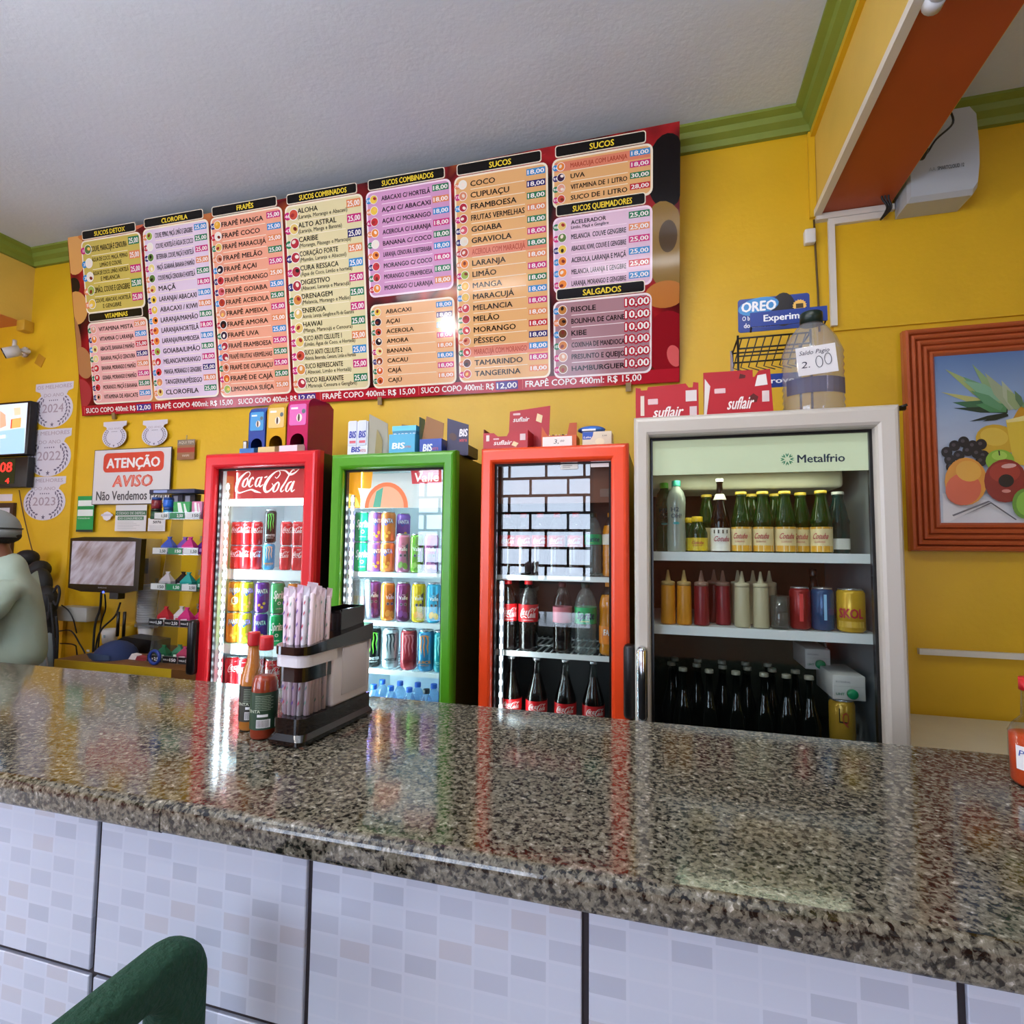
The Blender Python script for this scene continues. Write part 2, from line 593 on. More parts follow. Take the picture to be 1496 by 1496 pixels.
def tilemat():
    m = bpy.data.materials.new('white_mosaic_print_tile')
    m.use_nodes = True
    nt = m.node_tree; N = nt.nodes; Lk = nt.links
    b = N['Principled BSDF']
    tc = N.new('ShaderNodeTexCoord')
    mp = N.new('ShaderNodeMapping'); mp.inputs['Rotation'].default_value = (radians(90), 0, 0)
    sx = N.new('ShaderNodeSeparateXYZ'); Lk.new(tc.outputs['Object'], sx.inputs[0])
    cx = N.new('ShaderNodeCombineXYZ'); Lk.new(sx.outputs[0], cx.inputs[0]); Lk.new(sx.outputs[2], cx.inputs[1])
    cell = N.new('ShaderNodeVectorMath'); cell.operation = 'DIVIDE'
    cell.inputs[1].default_value = (TW/8, TH/10, 1)
    Lk.new(cx.outputs[0], cell.inputs[0])
    fl = N.new('ShaderNodeVectorMath'); fl.operation = 'FLOOR'; Lk.new(cell.outputs[0], fl.inputs[0])
    wn = N.new('ShaderNodeTexWhiteNoise'); wn.noise_dimensions = '2D'; Lk.new(fl.outputs[0], wn.inputs['Vector'])
    ck = N.new('ShaderNodeTexChecker'); ck.inputs['Scale'].default_value = 1
    ck.inputs['Color1'].default_value = (1, 1, 1, 1); ck.inputs['Color2'].default_value = (.0, .0, .0, 1)
    of = N.new('ShaderNodeVectorMath'); of.operation = 'ADD'; of.inputs[1].default_value = (.001, .001, .5)
    Lk.new(fl.outputs[0], of.inputs[0])
    of2 = N.new('ShaderNodeVectorMath'); of2.operation = 'ADD'; of2.inputs[1].default_value = (.4, .4, .0)
    Lk.new(of.outputs[0], of2.inputs[0]); Lk.new(of2.outputs[0], ck.inputs['Vector'])
    mulc = N.new('ShaderNodeMath'); mulc.operation = 'MULTIPLY'
    Lk.new(wn.outputs['Value'], mulc.inputs[0]); Lk.new(ck.outputs['Fac'], mulc.inputs[1])
    r = N.new('ShaderNodeValToRGB'); e = r.color_ramp.elements
    r.color_ramp.interpolation = 'CONSTANT'
    e[0].position = 0; e[0].color = srgb('C0C8D9'); e[1].position = 0.32; e[1].color = srgb('B6BDCF')
    q = e.new(0.6); q.color = srgb('BABCC9'); q = e.new(0.8); q.color = srgb('B1B8CA')
    Lk.new(mulc.outputs[0], r.inputs[0])
    fr = N.new('ShaderNodeVectorMath'); fr.operation = 'FRACTION'; Lk.new(cell.outputs[0], fr.inputs[0])
    fs = N.new('ShaderNodeSeparateXYZ'); Lk.new(fr.outputs[0], fs.inputs[0])
    def edge(sock, t):
        s1 = N.new('ShaderNodeMath'); s1.operation = 'SUBTRACT'; s1.inputs[1].default_value = .5; Lk.new(sock, s1.inputs[0])
        s2 = N.new('ShaderNodeMath'); s2.operation = 'ABSOLUTE'; Lk.new(s1.outputs[0], s2.inputs[0])
        s3 = N.new('ShaderNodeMath'); s3.operation = 'GREATER_THAN'; s3.inputs[1].default_value = t; Lk.new(s2.outputs[0], s3.inputs[0])
        return s3.outputs[0]
    mx = N.new('ShaderNodeMath'); mx.operation = 'MAXIMUM'
    Lk.new(edge(fs.outputs[0], .46), mx.inputs[0]); Lk.new(edge(fs.outputs[1], .43), mx.inputs[1])
    mc = N.new('ShaderNodeMixRGB'); mc.inputs[2].default_value = srgb('C4CBDB')
    Lk.new(mx.outputs[0], mc.inputs[0]); Lk.new(r.outputs[0], mc.inputs[1]); Lk.new(mc.outputs[0], b.inputs['Base Color'])
    b.inputs['Roughness'].default_value = 0.22
    return m
CT_Z, CT_F, CT_B = 1.095, 0.662, 1.272
FACE = 0.683
TW, TH = 0.5625*FACE, 0.272
G1 = -1.259*FACE       # a vertical grout line
GZ = CAMZ-0.9795*FACE  # a horizontal grout line
counter = thing('bar_counter', (-1.2, 0.98, 0), 'long bar counter with polished brown granite top over white mosaic tiles', 'counter')
org = counter.location
seam = P(235, 1165, CT_F).x
def slab(x0, x1, dz=0.0):
    y0, y1, z1, z0 = CT_F, CT_B, CT_Z+dz, CT_Z-0.044+dz
    prof = [(y1, z0), (y1, z1)]
    for i in range(7):
        a = radians(90+90*i/6); prof.append((y0+.016+.016*cos(a), z1-.016+.016*sin(a)))
    for i in range(5):
        a = radians(180+90*i/4); prof.append((y0+.008+.008*cos(a), z0+.008+.008*sin(a)))
    prof = [p for p in prof]
    mb = MB()
    n = len(prof)
    vs_ = [(x0, p[0], p[1]) for p in prof]+[(x1, p[0], p[1]) for p in prof]
    mb.add(vs_, [tuple(range(n)), tuple(range(2*n-1, n-1, -1))], GRAN)
    for i in range(n):
        mb.add([vs_[i], vs_[n+i], vs_[n+(i+1) % n], vs_[(i+1) % n]], [(0, 1, 2, 3)], GRAN)
    return mb
o = slab(-5.2, seam-.001, -0.001).build('granite_slab', counter, org)
o = slab(seam+.001, 2.7).build('granite_slab', counter, org)
grout = mat('dark_grout', '2E272B', 0.8)
TM = tilemat()
mb = MB().box(-5.15, 2.65, FACE+.006, CT_B-.05, 0, CT_Z-.045, grout)
mb.build('counter_base', counter, org)
mb = MB()
i0 = -10
for i in range(-10, 9):
    for j in range(-4, 3):
        x0 = G1+i*TW+.0045; x1 = x0+TW-.009
        z0 = GZ+j*TH+.004; z1 = min(z0+TH-.008, CT_Z-.047)
        if z0 < 0.0: z0 = 0.002
        if z1 <= z0+.01 or x0 < -5.1 or x1 > 2.65: continue
        mb.box(x0, x1, FACE, FACE+.008, z0, z1, TM, .0012, seg=1)
o = mb.build('tiled_front', counter, (G1+.002, 0, GZ+.002))
o.location = Vector((G1+.002, 0, GZ+.002))-Vector(org)
for p in o.data.polygons: p.use_smooth = False

# ------------------------------------------------------------------ menu board
BL, BR_, TL = P(120, 608, 2.53), P(993, 558, 2.53), P(97, 352, 2.37)
BU = (BR_-BL).normalized()
BV = (TL-BL); BV = (BV-BU*BV.dot(BU)).normalized()
BN = BV.cross(BU)            # out of the back of the board... pointing away from the viewer
if BN.y < 0: BN = -BN
def bpx(x, y):
    d = ray(x, y)
    o_ = Vector((0, 0, CAMZ))
    k = (BL-o_).dot(BN)/d.dot(BN)
    q = o_+d*k-BL
    return q.dot(BU), q.dot(BV)
board = bpy.data.objects.new('menu_board', None)
COL.objects.link(board)
board.matrix_world = Matrix(((BU.x, BN.x, BV.x, BL.x), (BU.y, BN.y, BV.y, BL.y), (BU.z, BN.z, BV.z, BL.z), (0, 0, 0, 1)))
tag(board, 'long printed juice menu board with price lists leaning out from yellow wall', 'menu board')
bw = bpx(993, 558)[0]; bh = (bpx(97, 352)[1]+bpx(993, 177)[1])/2
def boardmat():
    m = bpy.data.materials.new('dark_red_fruit_print')
    m.use_nodes = True
    nt = m.node_tree; N = nt.nodes; Lk = nt.links
    b = N['Principled BSDF']
    tc = N.new('ShaderNodeTexCoord')
    n = N.new('ShaderNodeTexNoise'); n.inputs['Scale'].default_value = 2.6; n.inputs['Detail'].default_value = 2
    Lk.new(tc.outputs['Object'], n.inputs['Vector'])
    r = N.new('ShaderNodeValToRGB'); e = r.color_ramp.elements
    e[0].position = 0.36; e[0].color = srgb('1A0C0C'); e[1].position = 0.70; e[1].color = srgb('C88A50')
    for p, c in ((0.45, '6E1418'), (0.52, 'A01E22'), (0.58, '571012'), (0.64, 'A85028')):
        q = e.new(p); q.color = srgb(c)
    Lk.new(n.outputs['Fac'], r.inputs[0]); Lk.new(r.outputs[0], b.inputs['Base Color'])
    b.inputs['Roughness'].default_value = 0.10
    b.inputs['Specular IOR Level'].default_value = 0.25
    return m
BM = boardmat()
G = 0.22
mb = MB().add([(0, 0, 0), (bw, 0, 0), (bpx(993, 177)[0], 0, bpx(993, 177)[1]), (0, 0, bpx(97, 352)[1]),
               (0, .012, 0), (bw, .012, 0), (bpx(993, 177)[0], .012, bpx(993, 177)[1]), (0, .012, bpx(97, 352)[1])],
              [(0, 1, 2, 3), (7, 6, 5, 4), (0, 4, 5, 1), (1, 5, 6, 2), (2, 6, 7, 3), (3, 7, 4, 0)], BM)
def blob(x, y, rx, ry, col, tilt=0, yy=-.0004):
    u, v = bpx(x, y)
    poly = [(min(max(p[0], .004), bw-.004), min(max(p[1], .004), bh-.01)) for p in disc(u, v, rx, ry, 24, tilt)]
    mb.flat(poly, yy, C(col, G))
for i, (x, y, rx, ry, c, t) in enumerate([(108, 372, .10, .12, 'D9A05C', 0), (108, 418, .05, .05, '1E1412', 0), (112, 450, .09, .10, 'CE9650', 0), (108, 500, .06, .16, 'A9754A', 0),
        (122, 530, .07, .10, 'B07A4C', .3), (118, 575, .09, .09, 'A8343A', 0), (150, 335, .2, .05, 'C9793C', .1), (190, 325, .12, .05, 'D06A48', 0), (250, 322, .10, .06, 'D8A464', 0), (330, 306, .1, .05, '2A1A12', 0),
        (600, 250, .25, .06, '8E1A24', .1), (560, 262, .06, .04, '160A0A', 0), (740, 225, .2, .08, 'A5262C', 0), (900, 190, .25, .06, '8E2024', 0), (975, 250, .09, .16, '120A0A', 0),
        (974, 360, .10, .20, '8A6C34', .15), (976, 345, .04, .07, '4A3416', 0), (972, 430, .09, .06, 'B87438', 0), (975, 500, .10, .14, '8C1620', 0), (985, 520, .03, .05, 'D86060', .3), (975, 550, .1, .03, '5E0C14', 0)]):
    blob(x, y, rx, ry, c, t, -.0003-.00004*i)
mb.build('backing_panel', board)
PRICE = {'B': '3C8CCB', 'G': '2F7A55', 'P': 'C92F78', 'O': 'E08A5C', 'N': '2F2C6E', 'R': 'C32B3A'}
white = C('F2EEEA', G); cream = C('F1E6D0', G); black = C('15110F', G); yel = C('EBD03C', G)
def fruitcols(t):
    t = t.upper()
    for k, c in (('ABACAXI', 'E8C24A'), ('LARANJA', 'E8883A'), ('MORANGO', 'C9323A'), ('AÇA', '2A1A2A'), ('COCO', 'EDE6DA'), ('LIM', '9FB04A'), ('COUVE', '5E7A3A'), ('MANGA', 'E5A834'), ('MELANCIA', 'C83E48'), ('UVA', '3A2440'),
                 ('FRAMB', 'B42A3A'), ('FRUTAS', 'A8283A'), ('GOIABA', 'D8606A'), ('GRAVIOLA', 'E5E0D0'), ('ACEROLA', 'B8402E'), ('MARACUJ', 'DDB860'), ('BANANA', 'EBD88A'), ('CACAU', '8C4028'), ('CAJ', 'D8642E'),
                 ('AMORA', '241820'), ('VITAMINA', 'E2A088'), ('RISOLE', 'C08040'), ('BOLINHA', 'A06030'), ('KIBE', '70421E'), ('COXINHA', 'C87838'), ('PRESUNTO', 'D8A088'), ('HAMB', '9A6A44'), ('TAMAR', '6A3420'), ('P', 'D88A6A')):
        if k in t: return c
    return random.choice(['C9503C', 'D89048', 'B0303C', 'E0C070'])
def panel(corners, col, rows, n0, header=None, fr=(0.23, 0.80), border='F1E6D0', bigprice=False, cap=0.40, hi=(), htext='C'):
    (a, b_, c, d) = [bpx(*q) for q in corners]     # TL TR BL BR
    u0 = (a[0]+c[0])/2; u1 = (b_[0]+d[0])/2; v1 = (a[1]+b_[1])/2; v0 = (c[1]+d[1])/2
    w = u1-u0; h = v1-v0
    m = MB()
    m.prism(rrect(u0, u1, v0, v1, .03), -.0020, 0, C(border, G))
    m.flat(rrect(u0+.009, u1-.009, v0+.009, v1-.009, .024), -.0026, C(col, G))
    rh = (h-.03)/len(rows)
    dark = border
    for i, row in enumerate(rows):
        t, sub, pc, pr = row[:4]
        z1 = v1-.015-i*rh; z0 = z1-rh
        if i in hi:
            m.flat([(u0+.012, z0+.003), (u1-.012, z0+.003), (u1-.012, z1-.003), (u0+.012, z1-.003)], -.0030, C('DE8468', G))
        zc = (z0+z1)/2
        ch = min(rh*cap, .034)
        x0 = u0+w*fr[0]; x1 = u0+w*fr[1]-.012
        tc = C('B0442E', G) if i in hi else black
        if sub and sub.startswith('|'):
            m.text(t, tc, x0, x1, zc+rh*.06, zc+rh*.06+ch*.72, -.0034, bold=.012, maxsx=.85)
            m.text(sub[1:], tc, x0+.06, x1-.05, zc-rh*.38, zc-rh*.38+ch*.72, -.0034, bold=.012, maxsx=.8)
        elif sub:
            m.text(t, tc, x0, x1-.05, zc+rh*.04, zc+rh*.04+ch*.8, -.0034, bold=.02, maxsx=1.0)
            m.text(sub, tc, x0, x1+.03, zc-rh*.34, zc-rh*.34+ch*.62, -.0034, bold=.008, maxsx=.9)
        else:
            m.text(t, tc, x0, x1, zc-ch*.5, zc+ch*.5, -.0034, bold=.02, maxsx=1.15)
        if i < len(rows)-1:
            m.box(x0, u0+w*(fr[1]-.02), -.0032, -.0028, z0-.0015, z0+.0015, C(border, G))
        # price tag
        pz = z1-rh*.36
        px0, px1 = u0+w*fr[1], u1-.012
        if bigprice:
            for k_, (ex, ez) in enumerate(((-1, -1), (1, -1), (1, 1), (-1, 1), (0, 1.4), (0, -1.4))):
                m.text(pr, C('C01E34', G), px0-.008+ex*.0045, px1+ex*.0045, pz-rh*.3+ez*.0045, pz+rh*.3+ez*.0045, -.0031-.0004*k_, bold=.03)
            m.text(pr, white, px0-.008, px1, pz-rh*.3, pz+rh*.3, -.0062, bold=.03)
        else:
            m.flat([(px0, pz-rh*.28), (px1, pz-rh*.28), (px1, pz+rh*.28), (px0, pz+rh*.28)], -.0033, C(PRICE[pc], G))
            m.text(pr, white, px0+.006, px1-.006, pz-rh*.19, pz+rh*.19, -.0038, bold=.03, align='C')
        # numbered badge and fruit picture
        r = min(rh*.36, .026)
        bx = u0+w*.035; ix = u0+w*.035+r*1.45
        m.flat(disc(bx, zc-rh*.05, r*.8), -.0032, C(random.choice(list(PRICE.values())), G))
        m.text(str(n0+i), white, bx-r*.62, bx+r*.5, zc-rh*.05-r*.34, zc-rh*.05+r*.34, -.0036, bold=.02, align='C')
        m.flat(disc(ix, zc, r*1.15), -.0040, white)
        m.flat(disc(ix, zc, r), -.0044, C(fruitcols(t), G))
        k = random.random()
        c2 = random.choice(['F3E4D8', '7A2A1E', '2A1E1A', 'F0C060', 'E8D8C8', 'A03030'])
        m.flat(disc(ix+(k-.5)*r*.7, zc+(random.random()-.5)*r*.7, r*.5, r*.38, 10, k*3), -.0047, C(c2, G))
    p = m.build('price_list', board)
    if header:
        hm = MB()
        hz0, hz1 = v1+.004, v1+.057
        hx0, hx1 = u0+.015, u1-.03
        hm.prism(rrect(hx0, hx1, hz0, hz1, .012), -.003, 0, C('F1E6D0', G))
        hm.flat(rrect(hx0+.004, hx1-.004, hz0+.004, hz1-.004, .010), -.0036, black)
        hm.text(header, yel, hx0+.08, hx1-.06, hz0+.012, hz1-.014, -.0042, bold=.035, align='C', maxsx=.95)
        hm.build('list_heading', board)
    return p
def R_(s, pr='25,00'):
    out = []
    for q in s:
        t = q.split('@')
        sub = None
        tx = t[0]
        if '/|' in tx: tx, sub = tx.split('/|'); sub = '|'+sub
        elif '~' in tx: tx, sub = tx.split('~')
        out.append((tx, sub, t[1], t[2] if len(t) > 2 else pr))
    return out
panel([(118, 351), (205, 340), (127.5, 459), (213, 449)], 'C9B458', R_(['COUVE, MARACUJÁ E CENOURA@G', 'ÁGUA DE COCO, MAÇÃ, PEPINO/|LIMÃO E COUVE@O', 'ÁGUA DE COCO, LIMÃO, HORTELÃ/|E MELANCIA@P', 'LIMÃO, COUVE E GENGIBRE@G', 'COUVE, ABACAXI, HORTELÃ/|E GENGIBRE@P']), 1, 'SUCOS DETOX', (.17, .80), cap=.42)
panel([(128.6, 472.7), (215, 461.8), (137.7, 593), (224, 584)], 'EDB4AE', R_(['VITAMINA MISTA@O', 'VITAMINA C/ LARANJA@B', 'ABACATE, BANANA E MAMÃO@R', 'BANANA, MAÇÃ E CENOURA@N', 'BANANA, MORANGO E MAMÃO@O', 'GOIABA, MORANGO E MAMÃO@P', 'MORANGO, MAÇÃ E BANANA@G', 'VITAMINA DE ABACATE@B']), 6, 'VITAMINAS', (.19, .79), cap=.44)
panel([(209.3, 334), (303.6, 321), (226.4, 587.5), (320.7, 576.8)], 'DDC8DC', R_(['COUVE, PEPINO, MAÇÃ, LIMÃO E GENGIBRE@B', 'COUVE, HORTELÃ E ÁGUA DE COCO@G', 'BETERRABA ,COUVE, MAÇÃ E HORTELÃ@P', 'MAÇÃ, GUARANÁ, BANANA E MAMÃO@O', 'COUVE MAÇÃ CENOURA E HORTELÃ@G', 'MAÇÃ@P@18,00', 'LARANJA/ ABACAXI@B@18,00', 'ABACAXI / KIWI@O@18,00', 'LARANJA/MAMÃO@G@18,00', 'LARANJA/HORTELÃ@P@18,00', 'LARANJA/FRAMBOESA@B@18,00', 'GOIABA/LIMÃO@G@18,00', 'MELANCIA/MORANGO@P@18,00', 'MANGA, MORANGO E GENGIBRE@N', 'TANGERINA/PÊSSEGO@O@18,00', 'CLOROFILA@G']), 14, 'CLOROFILA', (.19, .79), cap=.48)
panel([(307, 318), (411.6, 302.3), (324, 581.8), (426.4, 573.9)], 'E9A287', R_(['FRAPÊ MANGA@P', 'FRAPÊ COCO@B', 'FRAPÊ MARACUJÁ@O', 'FRAPÊ MELÃO@G', 'FRAPÊ AÇAI@P', 'FRAPÊ MORANGO@O', 'FRAPÊ GOIABA@B', 'FRAPÊ ACEROLA@G', 'FRAPÊ AMEIXA@P', 'FRAPÊ AMORA@O', 'FRAPÊ UVA@B', 'FRAPÊ FRAMBOESA@P', 'FRAPÊ FRUTAS VERMELHAS@G', 'FRAPÊ DE CUPUAÇU@P', 'FRAPÊ DE CAJÁ@G', 'LIMONADA SUÍÇA@O']), 30, 'FRAPÊS', (.16, .79), cap=.44)
panel([(415.3, 301.7), (529, 282.4), (431, 575.8), (541.5, 566.9)], 'DDD2A4', R_(['ALOHA~(Laranja, Morango e Abacaxi)@O', 'ALTO ASTRAL~(Laranja, Manga e Banana)@P', 'CARIBE~(Morango, Pêssego e Maracujá)@N', 'CORAÇÃO FORTE~(Mamão, Laranja e Abacaxi)@O', 'CURA RESSACA~(Água de Coco, Limão e hortelã)@B', 'DIGESTIVO~(Abacaxi, Laranja e Maracujá)@P', 'DRENAGEM~(Melancia, Morango e Melão)@G', 'ENERGIA~Acerola, Laranja, Gengibre e Pó de Guaraná@P', 'HAWAI~(Manga, Maracujá e Cenoura)@G', 'SUCO ANTI CELULITE 1~(Limão, Água de Coco, e Hortelã)@O', 'SUCO ANTI CELULITE 2~Melancia, Beterraba, Cenoura, Limão e Hortelã@B', 'SUCO REFRESCANTE~( Abacaxi, Limão e Hortelã)@P', 'SUCO RELAXANTE~( Maracujá, Cenoura e Gengibre)@G']), 46, 'SUCOS COMBINADOS', (.17, .80), cap=.45)
panel([(534, 280.7), (658.5, 261), (541, 435.8), (663, 421.7)], 'CE96C0', R_(['ABACAXI C/ HORTELÃ@G', 'AÇAI C/ ABACAXI@O', 'AÇAI C/ MORANGO@B', 'ACEROLA C/ LARANJA@P', 'BANANA C/ COCO@G', 'LARANJA, CENOURA, E BETERRABA@B', 'MORANGO C/ COCO@P', 'MORANGO C/ FRAMBOESA@G', 'MORANGO C/ LARANJA@O'], '18,00'), 59, 'SUCOS COMBINADOS', (.19, .79), 'F3DCEA', cap=.42)
panel([(541, 446.4), (663.4, 432.8), (546, 568.4), (667.6, 560)], 'E9B688', R_(['ABACAXI@B', 'AÇAI@N', 'ACEROLA@B', 'AMORA@P', 'BANANA@O', 'CACAU@B', 'CAJÁ@P', 'CAJÚ@O'], '18,00'), 68, None, (.19, .79), cap=.44)
panel([(663, 259), (800.7, 237), (672, 559), (804, 552)], 'E2AE74', R_(['COCO@B', 'CUPUAÇU@N', 'FRAMBOESA@G', 'FRUTAS VERMELHAS@O', 'GOIABA@G', 'GRAVIOLA@P', 'ACEROLA COM MARACUJÁ@G', 'LARANJA@O', 'LIMÃO@P', 'MANGA@G', 'MARACUJÁ@B', 'MELANCIA@P', 'MELÃO@O', 'MORANGO@R', 'PÊSSEGO@N', 'MARACUJÁ COM MORANGO@B', 'TAMARINDO@P', 'TANGERINA@O'], '18,00'), 76, 'SUCOS', (.18, .78), hi=(6, 15), cap=.5)
panel([(806.7, 232.5), (954, 209.7), (807.5, 305.6), (953.6, 285)], 'E2AE74', R_(['MARACUJA COM LARANJA@B@18,00', 'UVA@P@18,00', 'VITAMINA DE 1 LITRO@G@30,00', 'SUCO DE 1 LITRO@R@28,00']), 94, 'SUCOS', (.19, .78), hi=(0,), cap=.45)
panel([(808, 318), (953.6, 300), (809, 430), (952.7, 416)], 'DDBCD2', R_(['ACELERADOR~Limão, Maçã e Gengibre@G', 'MELANCIA  COUVE GENGIBRE@O', 'ABACAXI, KIWI, COUVE E GENGIBRE@P', 'ACEROLA, LARANJA E MAÇÃ@B', 'MELANCIA, LARANJA E GENGIBRE@R', 'LARANJA, MORANGO E GENGIBRE@B']), 98, 'SUCOS QUEIMADORES', (.19, .77), 'F3DCEA', cap=.44)
panel([(809, 440.7), (952, 427.5), (809, 553), (952, 544.8)], 'A88088', R_(['RISOLE@R', 'BOLINHA DE CARNE@R', 'KIBE@R', 'COXINHA DE MANDIOCA@R', 'PRESUNTO E QUEIJO@R', 'HAMBURGUER@R'], '10,00'), 104, 'SALGADOS', (.19, .76), 'F0E4E4', bigprice=True, cap=.44)
m = MB()
sh = bpx(480, 568)[1]
m.box(0.003, bw-.003, -.0012, 0, .003, .062, C('B2202E', G))
for a, b_, t, pr in ((127, 222, 'SUCO COPO 400ml: R$', '12,00'), (228, 341, 'FRAPÊ COPO 400ml: R$ 15,00', None), (349, 462, 'SUCO COPO 400ml: R$', '12,00'), (472, 607, 'FRAPÊ COPO 400ml: R$ 15,00', None), (616, 757, 'SUCO COPO 400ml: R$', '12,00'), (768, 937, 'FRAPÊ COPO 400ml: R$ 15,00', None)):
    yb = 608-(a-120)*50/873
    u0 = bpx(a, yb)[0]; u1 = bpx(b_, yb-6)[0]
    if pr:
        k = u0+(u1-u0)*.78
        m.text(t, white, u0, k-.01, .017, .048, -.0018, bold=.02)
        m.flat([(k, .012), (u1, .012), (u1, .052), (k, .052)], -.0018, C('4A3A8A', G))
        m.text(pr, white, k+.006, u1-.006, .018, .046, -.0024, bold=.02)
    else:
        m.text(t, white, u0, u1, .017, .048, -.0018, bold=.02)
    m.box(u0-.016, u0-.013, -.0018, -.0010, .01, .055, C('D86860', G))
m.build('price_strip', board)
# hanging clips under the board
for x, y in ((166, 605), (555, 584), (918, 563)):
    u, v = bpx(x, y)
    MB().box(u-.012, u+.012, -.004, .004, -.03, .01, C('8A7040', .4)).build('wall_clip', board)

# ------------------------------------------------------------------ refrigerators
blackpl = mat('black_satin_plastic', '0E0D0E', 0.35)
chrome = mat('chrome', 'C9CCD0', 0.12, metal=1.0)
alu = mat('brushed_aluminium', 'B9BCC0', 0.3, metal=0.9)
innerw = mat('white_fridge_lining', 'E4EEF2', 0.4)
innergrey = mat('grey_fridge_lining', '9AA0A4', 0.45)
innerd = mat('dark_fridge_lining', '2A2C2E', 0.5)
shelfw = mat('white_shelf_wire', 'EDF3F5', 0.35)
pane = glass('door_glass', 'F4F8F7', 1.25)
led = mat('white_led', 'FFFFFF', 0.4, emit='EAF4FF', es=22)
def fridge(name, label, x0, x1, yf, z0, z1, fw, color, cab, lining, yb=2.47, dth=0.05, side=0.025, shelves=(), lip=.028, handle='R', hz=None, shelf_in=.10, hmat=None, wires=True, backm=None):
    root = thing(name, ((x0+x1)/2, (yf+yb)/2, 0), label, 'refrigerator')
    og = root.location
    l, r, bt, tp = fw
    wm = max(fw)
    dm = mat(name+'_door_paint_'+color, color, 0.28)
    # carcass
    c0, c1 = x0+.006, x1-.006
    yc = yf+dth+.008
    ct = z1-.008
    mb = MB()
    t = .022
    mb.box(c0, c0+t-.004, yc, yb, .1, ct, cab).box(c1-t+.004, c1, yc, yb, .1, ct, cab)
    mb.box(c0+t-.004, c1-t+.004, yc, yb, ct-t+.004, ct, cab).box(c0+t-.004, c1-t+.004, yc, yb, .1, .1+t-.004, cab).box(c0+t-.004, c1-t+.004, yb-.04, yb, .1+t, ct-t, cab)
    mb.build('cabinet', root, og)
    # lining (inside faces)
    a0, a1, b0, b1, d1 = c0+t, c1-t, .1+t, ct-t, yb-.045
    mb = MB()
    mb.box(a0-.004, a0, yc+.002, d1, b0, b1, lining).box(a1, a1+.004, yc+.002, d1, b0, b1, lining)
    mb.box(a0, a1, yc+.002, d1, b1, b1+.004, lining).box(a0, a1, yc+.002, d1, b0-.004, b0, lining).box(a0, a1, d1, d1+.004, b0, b1, backm or lining)
    # shelf rails with slots
    for xx in (a0+.003, a1-.003):
        mb.box(xx-.003, xx+.003, yc+.06, yc+.075, b0+.02, b1-.05, alu)
    mb.build('inner_lining', root, og)
    MB().box(c0+.02, c1-.02, yc+.03, yb-.03, 0, .1, blackpl).build('plinth', root, og)
    # door
    W_ = 1.0
    mb = MB()
    pr = [(0, yf+dth), (0, yf+.022), (.06, yf+.010), (.16, yf+.002), (.28, yf), (.78, yf), (.9, yf+.004), (.97, yf+.012), (1.0, yf+.024), (1.0, yf+dth-.002), (0, yf+dth)]
    mb.ring(x0, x1, z0, z1, pr, dm, ins=(l, r, bt, tp), smooth=False)
    door = mb.build('door', root, og)
    gx0, gx1, gz0, gz1 = x0+l, x1-r, z0+bt, z1-tp
    mb = MB().ring(gx0-.004, gx1+.004, gz0-.004, gz1+.004, [(0, yf+.03), (.012, yf+.028), (.012, yf+.046), (0, yf+.046)], blackpl)
    mb.build('gasket', door, og, loc=(0, 0, 0))
    MB().box(gx0+.002, gx1-.002, yf+.032, yf+.036, gz0+.002, gz1-.002, pane).build('glass_pane', door, og, loc=(0, 0, 0))
    if handle:
        hx = x1 if handle == 'R' else x0
        s = 1 if handle == 'R' else -1
        ha, hb = hz
        mb = MB()
        xa, xb = sorted((hx-s*.018, hx+s*.022)) if hmat is None else (hx+.006, hx+.036)
        mb.box(xa, xb, yf-.03, yf+.02, ha, hb, hmat or blackpl, .014, seg=3)
        mb.build('handle', door, og, loc=(0, 0, 0))
    sy = yf+dth+shelf_in-.05
    for zt in shelves:
        mb = MB()
        mb.box(a0+.004, a1-.004, sy, sy+.008, zt-lip, zt+.001, shelfw)
        if wires:
            n = int((a1-a0)/.026)
            for i in range(n+1):
                x = a0+.01+(a1-a0-.02)*i/n
                mb.box(x-.002, x+.002, sy+.008, d1-.02, zt-.006, zt-.001, shelfw)
            for yy in (sy+.02, (sy+d1)/2, d1-.03):
                mb.box(a0+.004, a1-.004, yy, yy+.006, zt-.012, zt-.006, shelfw)
        else:
            mb.box(a0+.004, a1-.004, sy+.008, d1-.02, zt-.012, zt-.001, shelfw)
        mb.build('shelf', root, og)
    return dict(root=root, og=og, door=door, a0=a0, a1=a1, b0=b0, b1=b1, d1=d1, sy=sy, yc=yc, gx0=gx0, gx1=gx1, gz0=gz0, gz1=gz1)
def led_strip(F, x, y, za, zb, n, m=led):
    mb = MB().box(x-.009, x+.009, y, y+.006, za, zb, alu).box(x-.0035, x+.0035, y-.001, y, za, zb, mat('led_glow', 'FFFFFF', .4, emit='DCEAF8', es=1.6))
    for i in range(n):
        z = za+(zb-za)*(i+.5)/n
        mb.box(x-.005, x+.005, y-.003, y, z-.008, z+.008, m)
    mb.build('led_strip', F['root'], F['og'])
YF = 1.92
YW = 1.62
def pz(x, y, Y): return P(x, y, Y).z
def px(x, y, Y): return P(x, y, Y).x
cab_black = mat('black_fridge_side', '17120F', 0.35)
cab_brown = mat('dark_olive_fridge_side', '3A3216', 0.4)
S = YF+.10
SW = YW+.10
RZ = [pz(380, 833, S), pz(380, 944, S)]
F1 = fridge('display_fridge', 'narrow glass door fridge with thick red door frame', px(297, 690, YF), px(462, 690, YF), YF, .14, 1.878, (.056, .066, .08, .066), 'D8202A', cab_black, innerw, shelves=RZ, lip=.042, handle='L', hz=(pz(284, 985, YF), pz(284, 905, YF)), wires=False)
